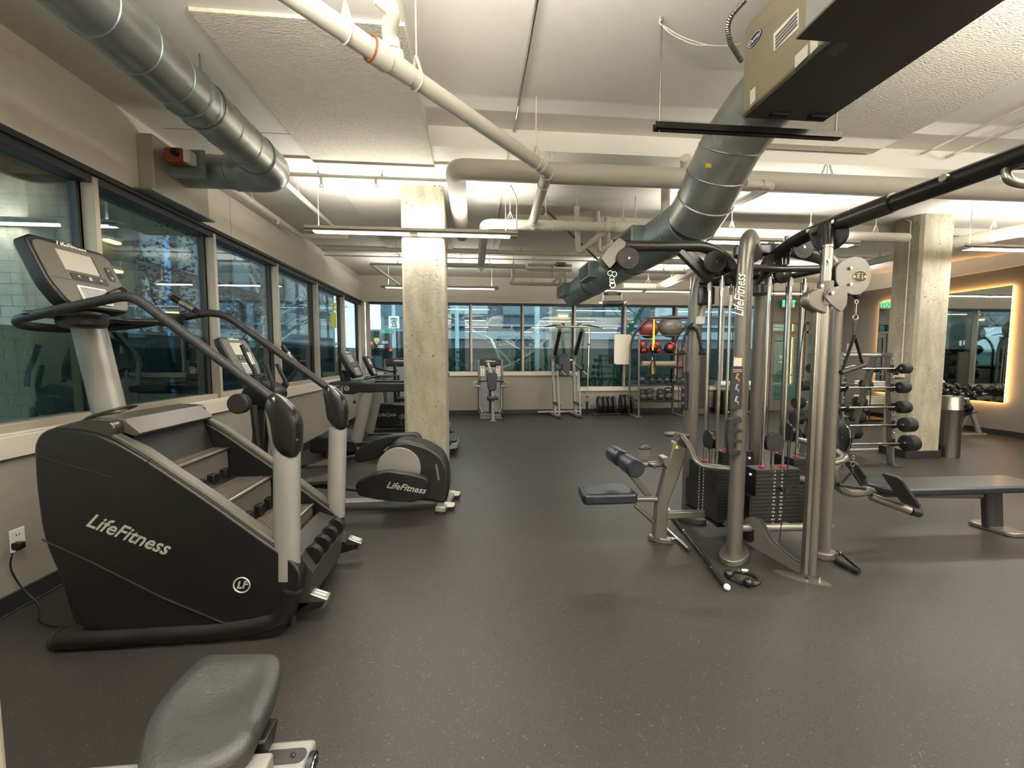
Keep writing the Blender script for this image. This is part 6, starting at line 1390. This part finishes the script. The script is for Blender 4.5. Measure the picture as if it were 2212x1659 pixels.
build('pad_bar', MB().bar((1.98, 10.12, 1.05), (2.5, 10.12, 1.05), .05, .05), M_silver, pu, bevel=.008)
build('back_pad', MB().prism(roundpoly([(-.13,0), (.13,0), (.135,.45), (.09,.56), (-.09,.56), (-.135,.45)], .05), (2.22, 10.06, 1.0), (1,0,0), (0,.06,1), (0,-.07,0)), M_slate, pu, bevel=.02, seg=3)
for z in (1.15, 1.45): build('side_knob', MB().cyl((2.36, 10.05, z-.05), (2.42, 10.05, z-.05), .018, n=10), M_white, pu)
# ------------------------------------------------------------------ bumper plates on a low rack and a barbell
pr = thing('plate_rack', 'low black toast rack for bumper plates against the back wall', 'rack', (3.5, 10.2, 0))
build('tray', MB().box(2.95, 10.08, .03, 4.15, 10.11, .055).box(2.95, 10.33, .03, 4.15, 10.36, .055), M_char, pr)
for x in (3.0, 3.62, 4.1): build('cross_foot', MB().box(x-.02, 10.05, 0, x+.02, 10.40, .03), M_char, pr)
for x in (3.0, 3.62, 4.1): build('divider', MB().tube(fillet([(x, 10.10, .04), (x, 10.10, .24), (x, 10.34, .24), (x, 10.34, .04)], .05), .008, 8), M_char, pr, smooth=60)
nm = ['bumper plate nearest the leaning barbell', 'second bumper plate from the leaning barbell', 'third bumper plate from the leaning barbell', 'fourth bumper plate from the leaning barbell', 'large bumper plate, first of the group by the ball rack', 'large bumper plate, middle of the group by the ball rack', 'bumper plate closest to the ball rack']
for i, (x, r_, w_) in enumerate(((3.17,.215,.075), (3.30,.215,.065), (3.42,.215,.065), (3.55,.215,.055), (3.76,.235,.055), (3.87,.235,.085), (4.01,.225,.05))):
    pt = thing('bumper_plate', nm[i], 'weight plate', (x, 10.22, .055), 'bumper plates on the low rack')
    c = V(x, 10.22, .05+r_)
    build('disc', MB().lathe([(.03,-w_/2+.008), (r_*.45,-w_/2+.008), (r_*.50,-w_/2+.012), (r_*.80,-w_/2+.012), (r_*.84,-w_/2), (r_*.98,-w_/2), (r_,-w_/2+.01), (r_,w_/2-.01), (r_*.98,w_/2), (r_*.84,w_/2), (r_*.8,w_/2-.012), (.03,w_/2-.008)], c, (1,-.12,0), 30), M_plate, pt, smooth=30)
    build('steel_insert', MB().lathe([(.025,-w_/2+.002), (.04,-w_/2+.002), (.04,w_/2-.002), (.025,w_/2-.002)], c, (1,-.12,0), 18), M_steel, pt)
bb = thing('olympic_barbell', 'chrome barbell standing upright beside the bumper plates', 'barbell', (2.88, 10.3, 0))
a, b = V(2.87, 10.26, .05), V(2.95, 10.40, 2.2)
build('shaft', MB().cyl(a.lerp(b,.19), a.lerp(b,.81), .014, n=12), M_chrome, bb, smooth=60)
for f0_, f1_, fc in ((.0,.19,.19), (.81,1.0,.81)): build('sleeve', MB().cyl(a.lerp(b,f0_), a.lerp(b,f1_), .025, n=14), M_chrome, bb, smooth=60); build('collar', MB().cyl(a.lerp(b,fc-.006), a.lerp(b,fc+.006), .04, n=14), M_gun, bb)
hl = thing('barbell_holder', 'short black floor tube holding the upright barbell', 'holder', (2.87, 10.26, 0))
build('tube', MB().cyl((2.868, 10.258, .02), (2.875, 10.27, .34), .032, n=14), M_black, hl); build('plate', MB().box(2.75, 10.15, 0, 3.0, 10.38, .02), M_black, hl)
cd_ = thing('cream_board', 'cream rounded board on the window mullion beside the ball rack', 'board', P(1345, 787, Y=10.4))
build('board', MB().prism(rrect(.455, .78, .06), P(1345.5, 755, Y=10.42), (1,0,0), (0,0,1), (0,.03,0)), mat('cream_board', 'e4dcc6', .5), cd_, bevel=.006)
build('bracket', MB().box(3.80, 10.44, 1.4, 3.98, 10.56, 1.5), M_char, cd_)
# ------------------------------------------------------------------ ball and kettlebell rack
br_ = thing('accessory_shelving', 'grey metal rack with black shelves holding balls and kettlebells', 'rack', (4.7, 9.9, 0))
Yr = 9.85
for x in (4.02, 5.18):
    build('front_upright', MB().tube([V(x, 9.72, .02), V(x, 9.80, 2.02)], .025, 12), M_champ, br_, smooth=60)
    build('rear_upright', MB().tube(fillet([V(x-.06, 10.2, .02), V(x-.06, 10.2, 1.85), V(x+.0, 9.95, 2.15), V(x+.20, 9.75, 2.42)], .25, 7), .028, 12), M_champ, br_, smooth=60)
    build('foot', MB().box(x-.10, 9.66, 0, x+.04, 10.26, .025), M_champ, br_, bevel=.006)
build('top_rail', MB().tube([V(4.15, 9.75, 2.42), V(5.42, 9.75, 2.42)], .016, 10), M_char, br_, smooth=60)
shz = []
for py, dpt in ((764, .4), (793, .3), (829, .45), (867, .5)):
    z = P(1415, py, Y=9.75).z; shz.append(z)
    s_ = build('shelf', MB().box(4.02, 9.78, z-.012, 5.18, 10.2, z), M_black, br_)
    build('shelf_lip', MB().box(4.02, 9.775, z-.03, 5.18, 9.785, z+.012), M_black, s_)
for z in (2.0,): build('ball_rail', MB().cyl((4.02, 9.82, z-.0), (5.18, 9.82, z-.0), .012, n=8).cyl((4.02, 10.15, z+.02), (5.18, 10.15, z+.02), .012, n=8), M_champ, br_)
def gym_ball(label, c, r, m):
    t = thing('exercise_ball', label, 'exercise ball', c-V(0,0,r)); build('ball', MB().ball(c, r, 28), m, t, smooth=80)
    q = MB()
    for k in (-.5, -.3, .3, .5): q.ring(c+V(0,0,k*r), (0,0,1), r*math.sqrt(1-k*k)+.0005, .002, 30, 4)
    build('ribs', q, m, t); return t
c = P(1402, 710, Y=9.95); gym_ball('maroon exercise ball on top of the ball rack', V(c.x, 9.98, c.z), .245, mat('ball_maroon', '6e2f34', .35))
c = P(1449, 705, Y=9.95); gym_ball('large grey exercise ball on top of the ball rack', V(c.x, 9.98, c.z), .28, mat('ball_grey', '6e685e', .35))
def med_ball(label, c, r=.145, ph=0):
    t = thing('medicine_ball', label, 'medicine ball', V(c)-V(0,0,r), 'medicine balls on the rack'); build('ball', MB().ball(c, r, 24), M_rubber, t, smooth=80)
    for a, e in ((-PI/2+.35+ph, -.55), (-PI/2-.9+ph, .2), (-PI/2+.1+ph, .95), (-PI/2+1.4+ph, .1)):
        d = V(math.cos(a)*math.cos(e), math.sin(a)*math.cos(e), math.sin(e)); build('grip_patch', MB().lathe([(.001,.004), (.035,.002), (.052,-.004), (.058,-.012)], V(c)+d*(r), d, 18), M_red, t)
    return t
for i, (x_, lb) in enumerate(((1389, 'black and red medicine ball at the left end of the shelf'), (1417, 'black and red medicine ball behind the yellow strap'), (1448, 'black and red medicine ball under the grey exercise ball'))):
    p = P(x_, 750, Y=9.93); med_ball(lb, V(p.x, 9.95, shz[0]+.145), .145, (i-1)*.5)
fr_ = thing('foam_roller', 'grey foam roller with pink end on the rack\'s middle shelf', 'foam roller', (4.6, 9.95, shz[1]))
build('roller', MB().cyl((4.15, 9.92, shz[1]+.075), (5.0, 9.92, shz[1]+.075), .075, n=24), mat('foam_grey', '8c8371', .8), fr_, bevel=.01); build('end_disc', MB().cyl((5.0, 9.92, shz[1]+.075), (5.006, 9.92, shz[1]+.075), .066, n=24), mat('pink_foam', 'd8405a', .6), fr_)
M_kett = mat('kettlebell_iron', '3a3936', .5, bump=.2, bscale=100)
def kettle(label, x, z, s=1.0, m=None):
    t = thing('kettlebell', label, 'kettlebell', (x, 9.95, z), 'kettlebells on the rack'); c = V(x, 9.95, z+.085*s)
    build('body', MB().ball(c, .09*s, 18, (1,1,.92)), m or M_kett, t, smooth=80)
    build('handle', MB().tube(fillet([c+V(-.055*s,0,.06*s), c+V(-.075*s,0,.155*s), c+V(.075*s,0,.155*s), c+V(.055*s,0,.06*s)], .04*s, 5), .013*s, 10), M_char, t, smooth=60)
    build('base', MB().cyl((x, 9.95, z), (x, 9.95, z+.02), .05*s, n=16), m or M_kett, t); return t
ks = [(1386, 2, 1.05, 'kettlebell on the third shelf, left end'), (1408, 2, .9, 'kettlebell on the third shelf behind the hanging strap handles'), (1424, 2, .85, 'kettlebell with green ring on the third shelf'), (1440, 2, .85, 'kettlebell on the third shelf, second from right'), (1456, 2, .75, 'small dark kettlebell on the third shelf, right end'),
      (1388, 3, 1.15, 'large kettlebell on the lowest shelf, left end'), (1403, 3, 1.2, 'large kettlebell on the lowest shelf, second from left'), (1426, 3, 1.15, 'large kettlebell on the lowest shelf, third from left'), (1443, 3, 1.3, 'largest kettlebell on the lowest shelf, right end')]
for x_, k, s, lb in ks:
    p = P(x_, 820 if k == 2 else 862, Y=9.95); t = kettle(lb, p.x, shz[k], s)
    if 'green' in lb: t.children[0]['label'] = 'dark iron body'; q_ = build('ring', MB().ring((p.x, 9.95, shz[k]+.135*s), (0,0,1), .05*s, .012, 16, 6), mat('green_band', '9ab02c', .5), t)
sp_ = thing('suspension_strap', 'yellow suspension strap hanging from the rack\'s top rail', 'strap', P(1411, 690, Y=9.72))
build('strap', MB().bar(P(1413, 690, Y=9.72), P(1410, 757, Y=9.70), .035, .006, (0,1,0)).bar(P(1413, 690, Y=9.715), P(1413, 745, Y=9.70), .028, .006, (0,1,0)), M_yellow, sp_)
build('buckle', MB().obb(P(1411, 764, Y=9.69), (.02,0,0), (0,.01,0), (0,0,.03)), M_char, sp_)
build('lower_strap', MB().bar(P(1409, 772, Y=9.70), P(1409, 808, Y=9.68), .018, .006, (0,1,0)).bar(P(1413, 785, Y=9.70), P(1412, 808, Y=9.68), .014, .006, (0,1,0)), M_yellow, sp_)
for a, b in (((1410, 778), (1401, 797)), ((1414, 780), (1416, 806))): build('grip', MB().tube([P(*a, Y=9.66), P(*b, Y=9.64)], .022, 10), M_rubber, sp_)
for dx in (-6, 4): build('foot_loop', MB().ring(P(1410+dx, 818, Y=9.66), (0,1,.1), .10, .008, 20, 5), M_rubber, sp_)
bd_ = thing('band_peg_rack', 'vertical bars hung with pink resistance bands behind the tower column', 'rack', (5.5, 9.9, 0))
for x_ in (1466, 1475, 1482): build('bar', MB().cyl(P(x_, 888, Y=9.95), P(x_, 745, Y=9.95), .014, n=8), M_champ, bd_)
q = MB()
for k in range(3): q.bar(P(1467+k*3, 750, Y=9.88), P(1466+k*3, 815, Y=9.88), .02, .006, (0,1,0))
build('resistance_band', q, mat('band_pink', 'a86a70', .6), bd_)
build('base', MB().box(5.35, 9.8, 0, 5.75, 10.1, .03), M_char, bd_)
# dark board, boxes and roll under the right-hand back windows
pn = thing('padded_board', 'tall dark brown board leaning at the back window behind the tower', 'board', (5.98, 10.3, 0)); a = P(1503, 873, Y=10.35); b = P(1524, 760, Y=10.45)
build('board', MB().box(a.x, 10.33, .12, b.x+.02, 10.39, b.z), mat('brown_board', '3b352f', .6), pn, bevel=.01); build('foot', MB().box(a.x, 10.2, 0, b.x, 10.44, .12), M_champ, pn)
for i, (x0_, x1_, lb, tx) in enumerate(((1553, 1582, 'black soft jump box behind the left of the tower column', 'REP'), (1598, 1632, 'black soft jump box beneath the pale roll on the sill', 'RINOX'))):
    a = P(x0_, 890, Y=10.15); b = P(x1_, 843, Y=10.15); t = thing('jump_box', lb, 'jump box', ((a.x+b.x)/2, 10.3, 0))
    q = build('box', MB().box(a.x, 9.95, .0, b.x, 10.45, .60), M_black, t, bevel=.02); text('lettering', tx, .07, M_letterw, q, ((a.x+b.x)/2, 9.948, .06), (1,0,0), (0,0,1)); build('seam', MB().box(a.x+.0, 9.948, .3, b.x, 9.952, .304), M_dgrey, t)
rl = thing('rolled_mat', 'pale rolled mat lying on the sill over the black jump boxes', 'mat', (7.0, 10.47, .68)); build('roll', MB().cyl((6.45, 10.46, .755), (7.55, 10.46, .755), .075, n=20), M_white, rl, smooth=60); build('end_spiral', MB().ring((6.448, 10.46, .755), (1,0,0), .04, .004, 16, 5).ring((6.448, 10.46, .755), (1,0,0), .06, .004, 20, 5), M_mgrey, rl)
# ------------------------------------------------------------------ fixed barbell rack, two-sided
fb = thing('barbell_rack', 'grey two-sided rack of fixed barbells beside the right concrete column', 'rack', (5.35, 5.4, 0))
zT = 1.53
for x in (5.72, 4.98):
    build('frame_leg', MB().sweep([V(x, 5.10, .02), V(x, 5.22, zT)], rrect(.035, .09, .008), up=(0,1,0)), M_champ, fb, smooth=40)
    build('frame_leg', MB().sweep([V(x, 5.78, .02), V(x, 5.42, zT)], rrect(.035, .09, .008), up=(0,1,0)), M_champ, fb, smooth=40)
    build('frame_top', MB().box(x-.018, 5.17, zT-.05, x+.018, 5.47, zT+.02), M_champ, fb, bevel=.005)
    build('foot_plate', MB().box(x-.06, 5.0, 0, x+.06, 5.20, .012).box(x-.06, 5.68, 0, x+.06, 5.88, .012), M_champ, fb)
build('top_tube', MB().cyl((4.98, 5.32, zT-.02), (5.72, 5.32, zT-.02), .025, n=14), M_silver, fb)
build('low_tube', MB().cyl((4.98, 5.30, .17), (5.72, 5.30, .17), .022, n=12), M_silver, fb)
build('low_brace', MB().cyl((5.0, 5.12, .30), (5.70, 5.60, .12), .014, n=10), M_silver, fb)
def fixed_bar(label, a, b, r, curl=False):
    t = thing('fixed_barbell', label, 'barbell', (a+b)/2, 'fixed barbells on the two-sided rack'); d = (b-a).normalized()
    if curl:
        L = (b-a).length; pts = [a, a+d*L*.2, a+d*L*.32+V(0,0,.035), a+d*L*.44, a+d*L*.56, a+d*L*.68+V(0,0,.035), a+d*L*.8, b]; build('shaft', MB().tube(fillet(pts, .03, 3), .0135, 10), M_chrome, t, smooth=60)
    else:
        build('shaft', MB().cyl(a, b, .0135, n=12), M_chrome, t, smooth=60)
        build('knurling', MB().cyl(a.lerp(b,.18), a.lerp(b,.36), .0145, n=12), M_steel, t); build('knurling', MB().cyl(a.lerp(b,.62), a.lerp(b,.82), .0145, n=12), M_steel, t)
    for e, s in ((a, -1), (b, 1)):
        w_ = .06+r*.75
        build('head', MB().lathe([(.012,0), (r*.85,0), (r,.008), (r,w_-.012), (r*.88,w_), (r*.5,w_), (r*.48,w_-.004), (.012,w_-.004)], e, d*s, 26), M_rubber, t, smooth=30)
        build('head_sleeve', MB().cyl(e-d*s*.012, e+d*s*.002, .021, n=14), M_chrome, t)
    return t
rows = [(797, .068, 1828, 1947), (838, .078, 1822, 1942), (881, .085, 1817, 1942), (920, .098, 1822, 1951), (960, .108, 1830, 1955)]
nmr = ['top', 'second', 'third', 'fourth', 'lowest']
for k, (yy, r_, xa, xb) in enumerate(rows):
    Yn = 5.14-.03*k; a = P(xa, yy, Y=Yn); b = P(xb, yy, Y=Yn); b.z = a.z
    a.x = b.x-.93
    fixed_bar('straight fixed barbell on the %s hooks facing the camera side' % nmr[k], a, b, r_)
    Yf = 5.55+.07*k
    fixed_bar('curl barbell on the %s hooks of the rack\'s far side' % nmr[k], V(a.x+.03, Yf, a.z), V(b.x-.03, Yf, a.z), r_, True)
    for x in (5.72, 4.98):
        yl = 5.10+.12*a.z/zT
        build('hook', MB().prism([(0,-.05), (-.09,-.04), (-.12,.02), (-.09,.0), (-.05,-.015), (0,.02)], (x-.02, yl-.0, a.z-.0), (0,1,0), (0,0,1), (.04,0,0)).box(x-.021, yl-.05, a.z-.06, x+.021, yl-.035, a.z+.05), M_black, fb)
        yl2 = 5.78-.36*a.z/zT; build('hook', MB().prism([(0,-.05), (.06,-.04), (.09,.02), (.06,.0), (.03,-.015), (0,.02)], (x-.02, yl2, a.z), (0,1,0), (0,0,1), (.04,0,0)), M_black, fb)
        build('bolt', MB().ball(V(x, yl-.045-.0, a.z+.13), .014, 10), M_steel, fb)
# ------------------------------------------------------------------ stainless bin, dumbbell rack, towels
bn = thing('waste_bin', 'tall round stainless waste bin standing beside the right concrete column', 'bin', (7.06, 5.47, 0))
build('body', MB().lathe([(.128,0), (.130,.01), (.130,.70), (.134,.705), (.134,.715), (.130,.72), (.130,.89), (.126,.905), (.10,.905), (.095,.85)], (7.06, 5.47, 0), n=32), M_steel, bn, smooth=40)
build('rim', MB().ring((7.06, 5.47, .903), (0,0,1), .125, .006, 32, 6), M_chrome, bn); build('inner', MB().cyl((7.06, 5.47, .80), (7.06, 5.47, .85), .10, n=24), M_black, bn)
dbk = thing('dumbbell_rack', 'two-tier dumbbell rack below the glowing wall mirror', 'rack', (9.3, 7.5, 0))
y0r, y1r = 6.72, 8.25
for y in (6.95, 8.0):
    build('leg', MB().bar((9.62, y, .02), (9.22, y, .80), .07, .05, (0,1,0)), M_silver, dbk, bevel=.008); build('foot', MB().box(9.05, y-.04, 0, 9.72, y+.04, .03), M_silver, dbk); build('strut', MB().bar((9.15, y, .03), (9.35, y, .45), .05, .04, (0,1,0)), M_silver, dbk)
for z, xo in ((.76, 9.12), (.42, 8.92)):
    s_ = build('tray', MB().obb((xo+.14, (y0r+y1r)/2, z), (.17,0,.05), (0,(y1r-y0r)/2,0), (0,0,.008)), M_black, dbk); build('tray_lip', MB().box(xo-.04, y0r, z-.07, xo-.02, y1r, z-.02), M_black, s_)
    for k in range(5): build('weight_tag', MB().box(xo-.042, y0r+.03+k*.30, z-.06, xo-.040, y0r+.11+k*.30, z-.03), M_white, s_)
def dumbbell(label, c, r):
    t = thing('dumbbell', label, 'dumbbell', c-V(0,0,r), 'round dumbbells on the rack'); 
    build('handle', MB().cyl(c-V(.07,0,.02), c+V(.07,0,.02), .016, n=12), M_chrome, t)
    for s in (-1, 1): build('head', MB().lathe([(.01,0), (r*.9,0), (r,.01), (r,.05), (r*.9,.062), (.01,.062)], c+V(s*.065,0,s*.02), (s,0,s*.28), 22), M_black, t, smooth=30); build('head_ring', MB().ring(c+V(s*.128,0,s*.037), (s,0,s*.28), .022, .003, 16, 5), M_chrome, t)
    return t
ordn = ['nearest end', 'second from the near end', 'third from the near end', 'fourth from the near end', 'fifth from the near end', 'sixth from the near end', 'far end']
for j, (z, xo, tn) in enumerate(((.76, 9.26, 'upper'), (.42, 9.06, 'lower'))):
    for k in range(7):
        r_ = (.062 if j == 0 else .078); dumbbell('black round dumbbell on the %s tray, %s' % (tn, ordn[k]), V(xo, y0r+.10+k*.215, z+.008+r_), r_)
tw = thing('towel_shelf', 'low shelf unit stacked with white towels behind the barbell rack', 'shelf', (9.3, 8.95, 0))
for z in (.02, .36, .70): build('shelf', MB().box(9.05, 8.62, z, 9.6, 9.3, z+.02), mat('shelf_wood', '8a6a42', .5), tw)
for x, y in ((9.06, 8.63), (9.59, 8.63), (9.06, 9.29), (9.59, 9.29)): build('post', MB().cyl((x, y, 0), (x, y, .95), .012, n=8), M_char, tw)
for j, z in enumerate((.38, .72)):
    for k in range(4):
        t = thing('folded_towel', ['white folded towel on the lower shelf, ', 'white folded towel on the top shelf, '][j]+['bottom of stack', 'second up', 'third up', 'top of stack'][k], 'towel', (9.3, 8.9, z+k*.05), 'white towels on the low shelf')
        build('towel', MB().box(9.10, 8.68+.01*k, z+k*.05, 9.50, 9.12-.008*k, z+k*.05+.046), M_white, t, bevel=.02, seg=3); build('fold', MB().cyl((9.10, 8.69+.01*k, z+k*.05+.023), (9.50, 8.69+.01*k, z+k*.05+.023), .022, n=10), M_white, t)
